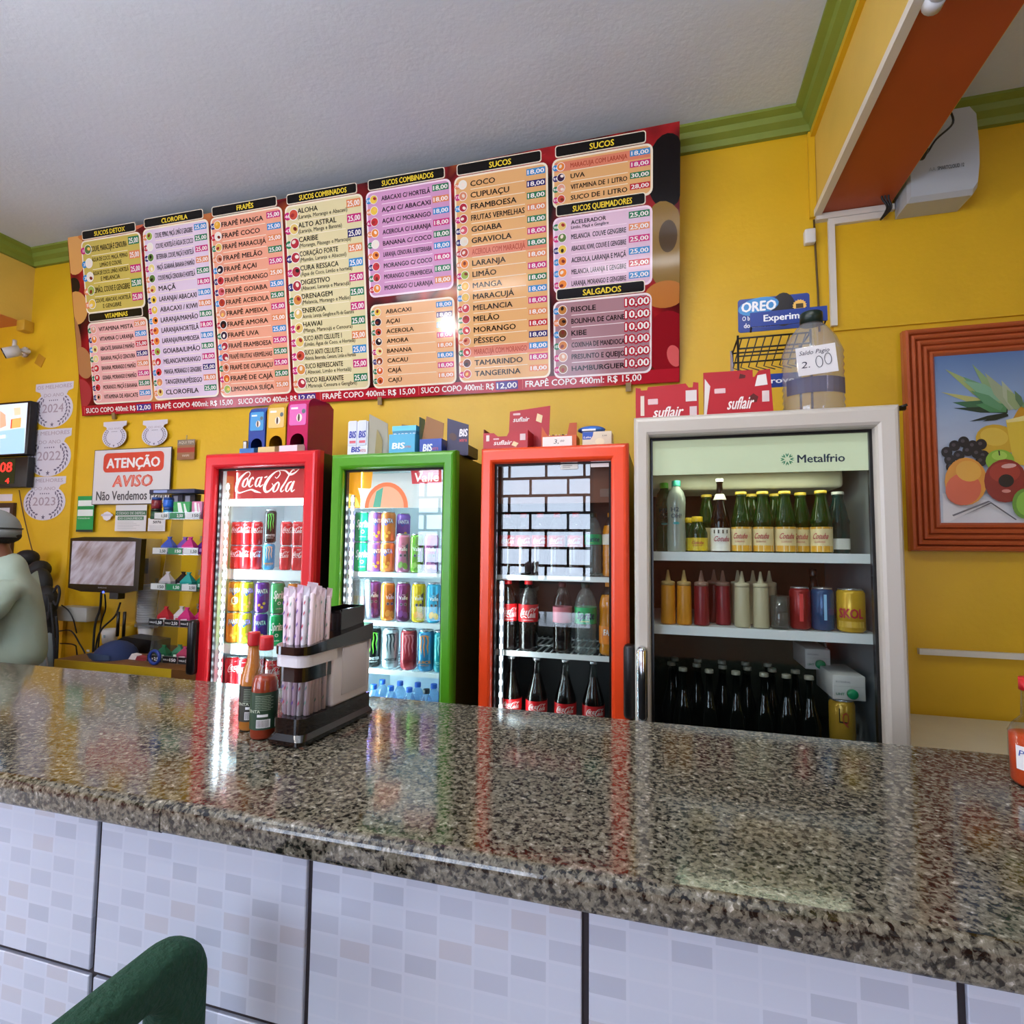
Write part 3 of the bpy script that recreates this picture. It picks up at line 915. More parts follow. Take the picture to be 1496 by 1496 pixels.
GZS = [pz(575, 837, S), pz(575, 909, S), pz(590, 981, S)]
F2 = fridge('display_fridge', 'narrow glass door fridge with lime green door frame', px(482, 690, YF), px(664, 690, YF), YF, .14, pz(570, 660, YF), (.054, .052, .08, .064), '4F9A1E', cab_brown, innerw, shelves=GZS, lip=.018, handle=None)
OZS = [pz(810, 842, S), pz(810, 955, S)]
F3 = fridge('display_fridge', 'narrow glass door fridge with bright orange door frame', px(701, 690, YF), px(918, 690, YF), YF, .14, pz(810, 650, YF), (.05, .062, .08, .06), 'EE4A1E', cab_black, innerd, shelves=OZS, lip=.018, handle='R', hz=(pz(915, 1048, YF), pz(915, 940, YF)))
WZS = [pz(1110, 808, SW), pz(1110, 920, SW)]
F4 = fridge('display_fridge', 'large white framed glass door fridge with pale green top sign', px(926, 700, YW), px(1322, 700, YW), YW, .14, pz(1122, 598, YW), (.046, .062, .08, .062), 'C0BAB0', mat('white_fridge_side', 'CFCABF', .4), innergrey, yb=2.3, shelves=WZS, lip=.026, handle='L', hz=(pz(940, 1052, YW), pz(940, 943, YW)), hmat=chrome, wires=False, backm=mat('dark_green_back_lining', '39402E', .5))
F4['root']['label'] = 'widest fridge, white frame with pale green lit sign above glass door'
# ---- signs behind the glass
COCA = [[(548, 205, 6), (572, 165, 10), (560, 138, 9), (520, 150, 15), (460, 210, 27), (425, 290, 31), (425, 345, 27), (460, 366, 17), (520, 350, 11), (590, 333, 15), (640, 352, 23), (705, 371, 4)],
        [(545, 200, 10), (508, 230, 20), (492, 280, 22), (508, 303, 10), (535, 280, 16), (548, 230, 18), (540, 200, 9)],
        [(612, 222, 13), (606, 197, 10), (582, 220, 20), (563, 275, 24), (577, 303, 12), (610, 278, 6)],
        [(692, 200, 10), (657, 215, 18), (637, 270, 22), (647, 303, 10), (675, 275, 12), (702, 205, 14)], [(708, 195, 15), (682, 270, 20), (690, 303, 14), (722, 278, 5)],
        [(733, 207, 15), (766, 193, 15)],
        [(852, 200, 8), (872, 215, 10), (906, 170, 11), (890, 137, 9), (840, 158, 17), (780, 220, 29), (740, 300, 33), (752, 356, 27), (795, 350, 17), (835, 300, 9), (820, 270, 6)],
        [(893, 132, 5), (960, 138, 15), (1012, 178, 23), (1062, 165, 17), (1112, 122, 3)],
        [(888, 255, 10), (852, 290, 20), (836, 340, 22), (850, 363, 10), (882, 335, 16), (898, 280, 18), (886, 255, 9)],
        [(1062, 135, 9), (1030, 142, 13), (965, 260, 16), (922, 330, 19), (926, 363, 13), (955, 342, 5)],
        [(1037, 255, 10), (1000, 275, 18), (975, 335, 22), (986, 363, 10), (1012, 338, 12), (1052, 260, 14)], [(1062, 250, 15), (1036, 330, 20), (1041, 363, 14), (1070, 340, 5)]]
COCABOX = (405, 118, 1115, 378)
y = YF+dict(a=.066)['a']
sgn = mat('lit_red_sign', 'B8262C', .4, emit='C02A30', es=.28)
z0s = pz(390, 728, y); z1s = pz(390, 684, y)
mb = MB().prism(rrect(px(331, 705, y), F1['a1'], z0s, z1s+.02, .015), y, y+.012, sgn)
mb.box(F1['a0'], F1['a1'], y-.001, y+.05, z0s-.028, z0s-.002, mat('glowing_sign_edge', 'F0FAFF', .4, emit='E8F6FF', es=1.6))
s_ = mb.build('sign_panel', F1['root'], F1['og'])
mb = MB().strokes(COCA, mat('lit_white_lettering', 'F4F0EE', .4, emit='F4ECE8', es=.45), px(344, 705, y), px(437.5, 705, y), pz(390, 721, y), pz(390, 686, y), COCABOX, y-.002)
mb.build('lettering', s_, F1['og'], loc=(0, 0, 0))
led_strip(F1, F1['gx0']+.03, YF+.052, .2, F1['gz1']-.06, 44)
# green fridge sign: citrus print
z0s = pz(570, 742, y); z1s = F2['gz1']-.012
x0s, x1s = F2['a0'], F2['a1']
mb = MB().box(x0s, x1s, y, y+.012, z0s, z1s, mat('lit_white_sign', 'D9DEDF', .4, emit='D9E4E8', es=.25))
def q2(x, yy): return (px(x, yy, y-.002), pz(x, yy, y-.002))
def lit(c, e=.45): return mat('lit_print_'+c, c, .4, emit=c, es=e)
mb.flat([q2(508, 683), q2(545, 684), q2(542, 712), q2(531, 722), q2(527, 742), q2(508, 742)], y-.001, lit('F0A020'))
mb.flat([q2(508, 720), q2(520, 726), q2(526, 741), q2(508, 741)], y-.0015, lit('FFD860', .9))
mb.flat([q2(523, 713), q2(541, 714), q2(534, 734), q2(530, 738)], y-.002, lit('E8E8E4'))
c = q2(564, 742)
mb.flat([(c[0]+.098*cos(a*pi/16), c[1]+.105*sin(a*pi/16)) for a in range(17)], y-.0022, lit('E8744A'))
mb.flat([(c[0]+.08*cos(a*pi/16), c[1]+.088*sin(a*pi/16)) for a in range(17)], y-.0026, lit('EFA284'))
mb.flat([q2(545, 741), q2(556, 741), q2(560, 712), q2(550, 718)], y-.003, lit('4FA08A'))
mb.flat([q2(600, 684), q2(645, 682), q2(645, 706), q2(602, 707)], y-.002, lit('C43A44'))
s_ = mb.build('sign_panel', F2['root'], F2['og'])
mb = MB()
a = q2(605, 704); b2 = q2(641, 685)
mb.text('Valle', lit('F4ECE8'), a[0], b2[0], a[1], b2[1]-.012, y-.004, bold=.02, shear=.1)
mb.text('del', lit('F4ECE8'), a[0]+.02, a[0]+.05, b2[1]-.012, b2[1]-.004, y-.004)
mb.build('lettering', s_, F2['og'], loc=(0, 0, 0))
led_strip(F2, F2['gx0']+.022, YF+.052, .2, F2['gz1']-.1, 40)
led2 = mat('dim_led', 'FFFFFF', .4, emit='EAF4FF', es=6)
led_strip(F3, F3['gx0']+.026, YF+.052, .2, pz(730, 850, YF), 26, led2)
# orange fridge: stickers on the glass, inner dark header
y3 = YF+.029
mb = MB().box(px(819, 680, y3), px(844, 680, y3), y3, y3+.0015, pz(830, 685.5, y3), pz(830, 672.5, y3), C('D8D8D2', .5))
for k in range(4):
    mb.box(px(822, 680, y3), px(822+14-3*(k % 2), 680, y3), y3-.0006, y3, pz(830, 675.5+k*2.6, y3), pz(830, 674.7+k*2.6, y3), C('7A7A78', .5))
tag(mb.build('paper_sticker', F3['door'], F3['og'], loc=(0, 0, 0)), 'printed paper sticker')
tag(MB().box(px(863, 680, y3), px(892, 680, y3), y3, y3+.0015, pz(880, 682, y3), pz(880, 670, y3), C('E6E2DE', .5)).build('blank_sticker', F3['door'], F3['og'], loc=(0, 0, 0)), 'blank white sticker')
yh = YF+.075
MB().box(F3['a0'], F3['a1'], yh, yh+.02, pz(800, 735, yh), F3['b1'], mat('brown_header_panel', '6A3A22', .5)).build('header_panel', F3['root'], F3['og'])
# white fridge sign
yw = YW+.0372
zA = pz(1110, 688, YW); zB = F4['gz1']-.003
sw = mat('lit_pale_green_sign', 'C6CCB4', .35, emit='D2D8B0', es=.22)
mb = MB().box(F4['gx0']+.003, F4['gx1']-.003, yw, yw+.004, zA, zB, sw)
s_ = mb.build('sign_panel', F4['root'], F4['og'])
navy = C('24405C', .4)
mb = MB().text('Metalfrio', navy, px(1165, 668, yw), px(1234, 668, yw), pz(1165, 676, yw), pz(1165, 664, yw), yw-.0006, bold=.02)
cxl, czl = px(1150, 671, yw), pz(1150, 671, yw)
for k in range(8):
    a = 2*pi*k/8
    for da in (-.28, .28):
        mb.flat([(cxl+cos(a)*.006, czl+sin(a)*.006), (cxl+cos(a+da)*.014, czl+sin(a+da)*.014), (cxl+cos(a+da*.6)*.0185, czl+sin(a+da*.6)*.0185), (cxl+cos(a)*.012, czl+sin(a)*.012)], yw-.0006, C('3C9A78', .4))
mb.build('lettering', s_, F4['og'], loc=(0, 0, 0))
# evaporator hood under the sign
MB().box(F4['a0']+.004, F4['a1']-.05, YW+.215, YW+.45, pz(1110, 714, YW+.215), zA+.03, mat('cream_hood', 'D8D4BC', .4), .012).build('lamp_hood', F4['root'], F4['og'])
# ---- the lamps inside
def inlamp(F, x, y, z, power, sx, sy, rot, col):
    o = lamp('fridge_lamp', (x, y, z), power, sx, rot, col, sy)
    return o
inlamp(F1, F1['gx0']+.055, YF+.075, 1.05, LAMP_RED, .03, 1.5, (radians(90), 0, radians(-55)), (.64, .91, 1))
inlamp(F2, F2['gx0']+.045, YF+.075, 1.05, LAMP_GREEN, .03, 1.5, (radians(90), 0, radians(-55)), (.64, .91, 1))
inlamp(F3, F3['gx0']+.05, YF+.075, .9, LAMP_ORANGE, .03, 1.2, (radians(90), 0, radians(-50)), (.86, .95, 1))
inlamp(F4, (F4['a0']+F4['a1'])/2, YW+.12, zA-.006, LAMP_WHITE, .45, .05, (radians(15), 0, 0), (.95, 1, .72))

# ------------------------------------------------------------------ cans and bottles
silver = mat('can_silver', 'C8CCD0', 0.22, metal=0.85)
def wtext(m, t, mt, r, z0, z1, w, **k):
    m.text(t, mt, -w/2, w/2, z0, z1, wrap=r+.0009, **k)
def wrect(m, mt, r, x0, x1, z0, z1, n=6):
    vs_ = []
    for i in range(n+1):
        X = x0+(x1-x0)*i/n
        vs_ += [(r*sin(X/r), -r*cos(X/r), z0), (r*sin(X/r), -r*cos(X/r), z1)]
    m.add(vs_, [(2*i, 2*i+2, 2*i+3, 2*i+1) for i in range(n)], mt)
def wpoly(m, mt, r, poly):
    m.add([(r*sin(p[0]/r), -r*cos(p[0]/r), p[1]) for p in poly], [tuple(range(len(poly)))], mt)
def can(name, label, r, h, col, deco, col2=None, split=.5, group=None, rough=.25):
    root = thing(name, (0, 0, 0), label, 'can', group)
    m = MB()
    cm = mat('can_paint_'+col, col, rough, metal=.25)
    c2 = mat('can_paint_'+(col2 or col), col2 or col, rough, metal=.25)
    m.lathe([(r*.72, 0), (r*.80, h*.006), (r, h*.06), (r, h*split), (r, h*.90), (r*.86, h*.965)], [silver, cm if not col2 else c2, c2, cm, cm], seg=24)
    deco(m, r, h)
    m.build('can_body', root)
    m = MB()
    m.lathe([(r*.86, h*.965), (r*.88, h), (r*.80, h), (r*.78, h*.975), (0.0005, h*.975)], silver, seg=24)
    m.box(-r*.15, r*.15, -r*.5, r*.1, h*.976, h*.985, silver)
    m.build('can_lid', root)
    return root
wht = C('F4F2F0', .3)
def d_cola(m, r, h):
    w = r*2.3
    m.strokes(COCA, wht, -w/2, w/2, h*.50, h*.78, COCABOX, wrap=r+.0009)
    wtext(m, 'ORIGINAL', wht, r, h*.83, h*.86, r*.7)
    wrect(m, mat('can_dark_band', '8E1016', .3), r+.0005, -r*1.2, r*1.2, h*.44, h*.455)
def d_fanta(c1='2A4FA8'):
    def f(m, r, h):
        wpoly(m, C(c1, .3), r+.0006, [(-r*.95, h*.56), (-r*.2, h*.52), (r*.2, h*.60), (r*.9, h*.62), (r*.75, h*.70), (r*.2, h*.66), (-r*.4, h*.62), (-r, h*.64)])
        wtext(m, 'FANTA', C('4A70C8', .3), r+.0001, h*.615, h*.775, r*1.75, bold=.05)
        wtext(m, 'FANTA', wht, r+.0006, h*.63, h*.765, r*1.62, bold=.03)
        for dx, dz in ((-.4, .25), (.3, .3), (0, .18)):
            wpoly(m, mat('can_print_dot_'+c1, 'F0B040', .3), r+.0005, disc(dx*r, dz*h, r*.22, n=10))  # orange dots printed low on the can
    return f
def d_skull(m, r, h):
    d_fanta()(m, r, h)
    wpoly(m, C('EFEADC', .4), r+.0008, disc(0, h*.36, r*.5, h*.13, 14))
    for dx in (-.18, .18): wpoly(m, C('2A1E14', .4), r+.0012, disc(dx*r, h*.36, r*.09, n=8))
    wpoly(m, C('2A1E14', .4), r+.0012, disc(0, h*.30, r*.2, h*.015, 10))
def d_sprite(m, r, h):
    wtext(m, 'Sprite', wht, r, h*.48, h*.74, r*1.75, shear=.15, bold=.04)
    wpoly(m, wht, r+.0006, disc(0, h*.33, r*.25, n=12)); wpoly(m, C('18A060', .3), r+.0010, disc(0, h*.33, r*.17, n=12))
    wtext(m, 'LIMÃO', wht, r, h*.14, h*.18, r*.9)
def d_monster(c1, c2, word='MONSTER'):
    def f(m, r, h):
        mt = C(c1, .3)
        for k, (dx, ln) in enumerate(((-.42, .46), (0, .52), (.42, .44))):
            x = dx*r; zt = h*.86
            m.strokes([[(x-.10*r, -zt, r*.22), (x+.05*r, -zt+h*.12, r*.15), (x-.05*r, -zt+h*.26, r*.17), (x+.04*r, -zt+h*ln*.85, r*.09), (x, -zt+h*ln, r*.01)]], mt, -1, 1, -1, 1, (-1, -1, 1, 1), wrap=r+.0009)
        m.strokes([[(-.62*r, -h*.845, r*.05), (-.2*r, -h*.87, r*.12), (.3*r, -h*.87, r*.12), (.62*r, -h*.84, r*.05)]], mt, -1, 1, -1, 1, (-1, -1, 1, 1), wrap=r+.0009)
        wtext(m, word, C(c2, .3), r, h*.20, h*.27, r*1.7, bold=.03)
        wtext(m, 'ENERGY', C(c2, .3), r, h*.14, h*.17, r*1.2, maxsx=3)
    return f
def d_valle(c2, fruit):
    def f(m, r, h):
        wpoly(m, C(c2, .3), r+.0005, [(-r*.75, h*.08), (r*.75, h*.08), (r*.75, h*.76), (r*.4, h*.70), (0, h*.76), (-r*.4, h*.70), (-r*.75, h*.76)])
        wtext(m, 'Valle', wht, r+.0003, h*.56, h*.66, r*1.25, bold=.03)
        wtext(m, 'del', wht, r+.0003, h*.67, h*.70, r*.4)
        for dx in (-.3, .3): wpoly(m, C('8C94A8', .3), r+.0010, disc(dx*r, h*.44, r*.22, n=12)); wpoly(m, C('40404A', .3), r+.0013, disc(dx*r, h*.44, r*.16, n=12))
        for dx, fz in ((-.32, .2), (.35, .17)): wpoly(m, C(fruit, .3), r+.0010, disc(dx*r, h*fz, r*.36, h*.09, 14, dx))
    return f
def d_skol(m, r, h):
    wtext(m, 'SKOL', C('B8283A', .3), r, h*.34, h*.56, r*1.75, bold=.06)
    wrect(m, C('D8B040', .3), r+.0004, -r, r, h*.12, h*.26)
def bottle(name, label, cat, prof, cols, cap, capz, r, lab=None, deco=None, group=None, seg=24, ridge=False, lmat=None, liquid=None):
    """prof: bottle outline; cols: material(s); cap = (radius, height, material); lab = (z0, z1, material, radius[, half-arc])"""
    root = thing(name, (0, 0, 0), label, cat, group)
    m = MB().lathe(prof, cols, seg=seg)
    m.build('bottle_body', root)
    if liquid:
        lp, lm = liquid
        MB().lathe(lp, lm, seg=seg).build('drink', root)
    if cap:
        cr, chh, cm = cap
        MB().lathe([(cr, capz), (cr*1.02, capz+chh*.15), (cr, capz+chh*.3), (cr, capz+chh*.9), (cr*.9, capz+chh), (.0005, capz+chh)], cm, seg=18).build('bottle_cap', root)
    if lab:
        z0, z1, lm, lr = lab
        m = MB().lathe([(lr, z0), (lr, z1)], lm, seg=seg)
        # open sleeve: drop the two end discs
        m.f = m.f[:-2]; m.fm = m.fm[:-2]; m.sm = m.sm[:-2]
        if deco: deco(m, lr, z0, z1)
        m.build('label', root)
    return root
pet = glass('clear_pet', 'EAF2F0', 1.0, .05, 1.5, .10, 'D8E4E4')
petdark = glass('clear_pet_over_drink', 'F4F6F6', 1.0, .04, 1.5)
coladrink = mat('cola_drink', '120705', .18, spec=.6)
orangedrink = mat('orange_drink', 'E08A10', .25)
redlab = C('C8141C', .35); greenlab = C('18A868', .35)
def d_colalab(m, r, z0, z1):
    w = r*1.75
    m.strokes(COCA, wht, -w/2, w/2, z0+(z1-z0)*.22, z0+(z1-z0)*.82, COCABOX, wrap=r+.0009)
    wtext(m, 'SABOR ORIGINAL', wht, r, z0+(z1-z0)*.08, z0+(z1-z0)*.15, r*1.0)
def d_spritelab(m, r, z0, z1):
    wtext(m, 'Sprite', C('1E3A5C', .35), r, z0+(z1-z0)*.30, z0+(z1-z0)*.78, r*1.7, shear=.15, bold=.03)
    wtext(m, 'LEMON', C('D8E04A', .35), r, z0+(z1-z0)*.12, z0+(z1-z0)*.2, r*.9)
def d_fantalab(m, r, z0, z1):
    wpoly(m, C('2A4FB8', .35), r+.0005, [(-r*.9, z0+(z1-z0)*.35), (r*.9, z0+(z1-z0)*.5), (r*.8, z1-.006), (-r*.8, z1-.012)])
    wtext(m, 'FANTA', wht, r+.0004, z0+(z1-z0)*.5, z0+(z1-z0)*.85, r*1.5, bold=.04)
def petprof(r, h):
    return [(r*.80, 0), (r*.98, h*.02), (r, h*.07), (r*.93, h*.12), (r, h*.18), (r*.96, h*.27), (r, h*.36), (r*.97, h*.40), (r*.97, h*.62), (r, h*.65), (r*.98, h*.70), (r*.84, h*.79), (r*.60, h*.87), (r*.36, h*.92), (r*.32, h*.95)]
def inner(prof, k, ztop):
    out = []
    for q in prof:
        if q[1] >= ztop:
            a = out[-1]; t = (ztop-a[1])/max(1e-6, q[1]-a[1]); out.append((max(.0005, a[0]+(q[0]*k-a[0])*t), ztop)); out.append((.0005, ztop)); return out
        out.append((q[0]*k, q[1]+.001))
    out.append((.0005, prof[-1][1]))
    return out
def petbottle(label, r, h, drink, cap, lab, deco, fill=.80, group=None, name='soda_bottle'):
    p = petprof(r, h)
    lq = (inner(p, .965, h*fill), drink) if drink else None
    return bottle(name, label, 'bottle', p, petdark if drink else pet, (r*.40, h*.065, cap), h*.935, r, (h*lab[0], h*lab[1], lab[2], r*.99+.0006), deco, group, liquid=lq)

def put(proto, used, loc, label, rz=0.0, group=None):
    """the first one moves, later ones are copies"""
    if proto.name not in used:
        used.add(proto.name)
        proto.location = loc; proto.rotation_euler = (0, 0, rz); proto['label'] = label
        if group: proto['group'] = group
        return proto
    return dup(proto, loc, label, rz, group)
USED = set()
def face(x, y): return math.atan2(-x, y)
# ---- red fridge
Y1 = F1['sy']+.045
mini = can('soda_can', 'x', .0245, .108, 'D0202A', d_cola)
enk = can('energy_can', 'x', .0245, .150, '0E1214', d_monster('58C840', 'E8E8E8'))
enb = can('energy_can', 'x', .0245, .118, '2A9CD0', d_monster('E8C8A0', 'E8A030', 'MANGO'))
zt = RZ[0]+.001
g = 'red mini cola cans on the top shelf of the red fridge'
for lay in (0, 1):
    for k, x in enumerate((338.8, 356.4, 373.5, 415.7, 434.0)):
        X = px(x, 830, Y1)
        put(mini, USED, (X, Y1+(.004 if k % 2 else 0), zt+lay*.109), 'small red cola can in red fridge upper shelf, %s layer, %s from left' % (('bottom', 'top')[lay], ORD[k]), face(X, Y1)+random.uniform(-.5, .5), g)
X = px(392, 830, Y1)
put(enb, USED, (X, Y1, zt), 'light blue energy drink can under the black one among red cola cans', face(X, Y1))
put(enk, USED, (X+.002, Y1+.002, zt+.119), 'black energy drink can with green claw mark above the red cola cans', face(X, Y1))
zt = RZ[1]+.001
fo = can('soda_can', 'x', .0290, .138, 'E8801E', d_fanta())
fs = can('soda_can', 'x', .0290, .138, 'E8801E', d_skull)
fy = can('soda_can', 'x', .0290, .138, 'C8C81E', d_fanta())
fp = can('soda_can', 'x', .0290, .138, '6A2A9C', d_fanta())
sg = can('soda_can', 'x', .0290, .138, '12A45C', d_sprite)
Yb = Y1-.004
for k, (x, lo, hi, nm) in enumerate(((334, fo, fs, 'orange'), (356.5, fy, fy, 'yellow green'), (379.5, fp, fp, 'purple'), (402.5, sg, sg, 'emerald green'), (427, fo, fo, 'orange'))):
    X = px(x, 940, Yb)
    ex = ', far right' if k == 4 else ', far left' if k == 0 else ''
    put(lo, USED, (X, Yb, zt), nm+' soda can in the bottom layer of the red fridge middle shelf'+ex, face(X, Yb)+random.uniform(-.25, .25))
    put(hi, USED, (X, Yb+.003, zt+.139), (nm+' soda can in the top layer of the red fridge middle shelf'+ex) if k else 'orange soda can with a pale skull picture, top layer in red fridge', face(X, Yb)+random.uniform(-.25, .25))
# bottom shelf (just above the counter line)
zb = pz(345, 1008, S)
mb = MB().box(F1['a0']+.004, F1['a1']-.004, F1['sy'], F1['sy']+.008, zb-.042, zb+.001, shelfw).box(F1['a0']+.004, F1['a1']-.004, F1['sy']+.008, F1['d1']-.02, zb-.012, zb-.001, shelfw)
mb.build('shelf', F1['root'], F1['og'])
bigc = can('soda_can', 'x', .0330, .135, 'C81C24', d_cola)
for k, x in enumerate((331, 351, 374, 398, 424)):
    X = px(x, 1000, Y1)
    put(bigc, USED, (X, Y1, zb+.002), 'large red cola can low in the red fridge, %s from the left' % ORD[k], face(X, Y1)+(.5 if k == 0 else -.1), 'large red cola cans on the lowest visible shelf')
# ---- green fridge
Y2 = F2['sy']+.045
zt = GZS[0]+.001
sp2 = can('soda_can', 'x', .0315, .126, '10A868', d_sprite)
fp2 = can('soda_can', 'x', .0300, .126, '8A5AB4', d_fanta())
fo2 = can('soda_can', 'x', .0300, .126, 'E0803A', d_fanta())
for k, (x, c_, nm, dy) in enumerate(((523.4, sp2, 'emerald green', 0), (545.5, fp2, 'violet', .002), (566, fo2, 'orange', .0), (588, fp2, 'violet', .11))):
    X = px(x, 830, Y2+dy)
    for lay in (0, 1):
        lb = '%s soda can in the %s layer of the green fridge top shelf' % (nm, ('bottom', 'top')[lay])
        if k == 3: lb = 'violet soda can behind the pink juice can, %s layer, green fridge' % ('bottom', 'top')[lay]
        put(c_, USED, (X, Y2+dy, zt+lay*.127), lb, face(X, Y2)+(.1, .2, -.2, 0)[k])
vp = can('juice_can', 'x', .0290, .160, 'E88AA8', d_valle('4A6078', '88B860'), 'D890B8')
vg = can('juice_can', 'x', .0270, .160, '78B83A', d_valle('40443C', '9AD050'))
vm = can('juice_can', 'x', .0290, .160, 'C060A8', d_valle('50486A', 'D88AC0'), '9A70B0')
for x, c_, nm in ((588, vp, 'tall pink juice can with white trim on the green fridge top shelf'), (608.5, vg, 'tall leaf green juice can on the green fridge top shelf'), (629.7, vm, 'tall magenta and violet juice can on the green fridge top shelf')):
    X = px(x, 836, Y2-.004)
    put(c_, USED, (X, Y2-.004, zt), nm, face(X, Y2))
zt = GZS[1]+.001
vo = can('juice_can', 'x', .0285, .160, 'E8822A', d_valle('4A3A2E', 'F0A040'))
vu = can('juice_can', 'x', .0285, .160, '8A3A7C', d_valle('3A2436', '7A3A8A'), '5A1E50', .22)
vy = can('juice_can', 'x', .0285, .160, 'EBCB1E', d_valle('3A3834', 'F0A820'))
vc = can('juice_can', 'x', .0285, .160, '28B4DC', d_valle('30404A', 'F0C830'))
for x, c_, nm in ((545.5, vu, 'dark purple juice can behind the slanted clear cups, green fridge'), (566, vo, 'tall orange juice can on the green fridge second shelf'), (588.4, vu, 'dark purple juice can between the orange and yellow juice cans'), (611, vy, 'bright yellow juice can on the green fridge second shelf'), (633, vc, 'sky blue juice can with orange and lemon, second shelf right end')):
    X = px(x, 910, Y2-.004)
    dy_ = .055 if x == 545.5 else -.004
    put(c_, USED, (px(x, 910, Y2+dy_), Y2+dy_, zt), nm, face(X, Y2)+(.3 if c_ is vo else 0))
# clear lidded juice cups leaning in a row
cupm = glass('clear_cup', 'F0F4F4', 1.0, .08, 1.45, .16, 'E4E8EC')
for k, (x, colr, nm) in enumerate(((521, 'D8A818', 'yellow'), (530.5, 'D84828', 'red'), (540, '8A6AA8', 'lilac'))):
    X = px(x, 908, Y2)
    root = thing('juice_cup', (X, Y2-.006, GZS[1]+.002), 'tall clear plastic cup of %s juice on the green fridge second shelf' % nm, 'cup', 'clear juice cups at the left of the second shelf')
    root.rotation_euler = (0, radians(-1.5-1.5*k), 0)
    MB().lathe([(.0105, .001), (.0138, .16), (.0133, .16), (.010, .004)], cupm, seg=18).build('cup', root)
    MB().lathe([(.0096, .003), (.0116, .095), (.0005, .095)], C(colr, .3), seg=18).build('juice', root)
    MB().lathe([(.0142, .160), (.0144, .164), (.008, .172), (.0005, .173)], cupm, seg=18).build('lid', root)
zt = GZS[2]+.001
for x, colr, dm, nm in ((544, '0C0E0E', d_monster('6AC83A', 'E8E8E8'), 'black energy drink can with green claw mark, green fridge third shelf'), (569.8, 'C4D4D8', d_monster('1E3A44', '1E3A44'), 'silver white energy drink can with dark claw mark'), (596.5, 'B43A44', d_monster('E08088', '8A1E28', 'JUICE'), 'dusty red energy drink can with pale claw mark'), (622, '2E88B8', d_monster('E08A3A', 'E0902A', 'JUICE'), 'blue energy drink can with orange claw mark'), (641.5, '1E98A0', d_monster('8AE0DC', '8AE0DC'), 'teal energy drink can at the right end of the third shelf')):
    X = px(x, 981, Y2)
    c_ = can('energy_can', nm, .0335, .163, colr, dm)
    c_.location = (X, Y2, zt); c_.rotation_euler = (0, 0, face(X, Y2)+(-.25 if colr == '2E88B8' else 0))
zfl = pz(590, 1008, 2.05)-.205
mb = MB().box(F2['a0']+.004, F2['a1']-.004, F2['sy'], F2['sy']+.008, zfl-.018, zfl+.001, shelfw).box(F2['a0']+.004, F2['a1']-.004, F2['sy']+.008, F2['d1']-.02, zfl-.01, zfl-.001, shelfw)
mb.build('shelf', F2['root'], F2['og'])
bluecap = C('2A62C8', .35)
wprof = [(q[0], q[1]) for q in petprof(.031, .21)]
wb = bottle('water_bottle', 'x', 'bottle', wprof, glass('blue_pet', 'C8E0F4', 1, .05, 1.5, .12, 'C0DCF0'), (.0135, .018, bluecap), .196, .031, (.08, .135, C('B8D4EC', .4), .0312))
wbk = bottle('water_bottle', 'x', 'bottle', wprof, MATS['blue_pet'], (.0135, .018, C('101826', .35)), .196, .031, (.08, .135, C('B8D4EC', .4), .0312))
k = 0
for x, yy, Yy in ((546, 1004, 2.055), (571, 1005.4, 2.055), (598, 1005.4, 2.055), (623, 1007.5, 2.055), (558.6, 996, 2.14), (584.6, 997.7, 2.14), (610.5, 997.7, 2.14), (634, 998, 2.14)):
    X = px(x, yy, Yy)
    if k == 3: put(wbk, USED, (X, Yy, zfl+.002), 'water bottle with a navy black cap at the bottom of the green fridge')
    else: put(wb, USED, (X, Yy, zfl+.002), 'water bottle with blue cap low in green fridge, %s row, %s from left' % (('front', 'back')[k > 3], ORD[k % 4]), 0, 'blue capped water bottles in the green fridge')
    k += 1
# ---- orange fridge
Y3 = F3['sy']+.045
zt = OZS[0]+.001
redcap = C('C81820', .35)
ck = petbottle('x', .0325, .240, coladrink, redcap, (.46, .64, redlab), d_colalab)
for k, x in enumerate((735, 760, 786, 812, 841)):
    X = px(x, 840, Y3)
    put(ck, USED, (X, Y3, zt), 'cola bottle on the orange fridge top shelf, %s from the left' % ORD[k], face(X, Y3)+random.uniform(-.3, .3), 'half litre cola bottles on the orange fridge top shelf')
X = px(866, 840, Y3); s_ = petbottle('clear lemon soda bottle with green label on the orange fridge top shelf', .0325, .240, None, C('2A3A30', .4), (.50, .66, greenlab), d_spritelab); s_.location = (X, Y3, zt)
X = px(888, 840, Y3); s_ = petbottle('orange soda bottle with white label on the orange fridge top shelf', .0325, .240, orangedrink, C('E8901E', .35), (.50, .66, C('E8DCD0', .35)), None); s_.location = (X, Y3, zt)
zt = OZS[1]+.001
Yl = Y3-.002
ckl = petbottle('x', .0385, .268, coladrink, redcap, (.41, .655, redlab), d_colalab, .86)
for x, nm, ro in ((741, 'big cola bottle at the left end of the orange fridge middle shelf', .25), (771.5, 'big cola bottle, second from left on the orange fridge middle shelf', 0)):
    X = px(x, 950, Yl); put(ckl, USED, (X, Yl, zt), nm, face(X, Yl)+ro)
X = px(821.5, 952, Yl); s_ = petbottle('cola bottle with faded pink label on the orange fridge middle shelf', .0365, .262, coladrink, C('4A1418', .4), (.43, .65, C('C8707E', .35)), None, .43); s_.location = (X, Yl, zt)
X = px(855.4, 952, Yl); s_ = petbottle('big clear lemon soda bottle with green label on middle shelf', .0415, .262, None, C('3A4A44', .4), (.43, .66, greenlab), d_spritelab); s_.location = (X, Yl, zt); s_.rotation_euler = (0, 0, face(X, Yl))
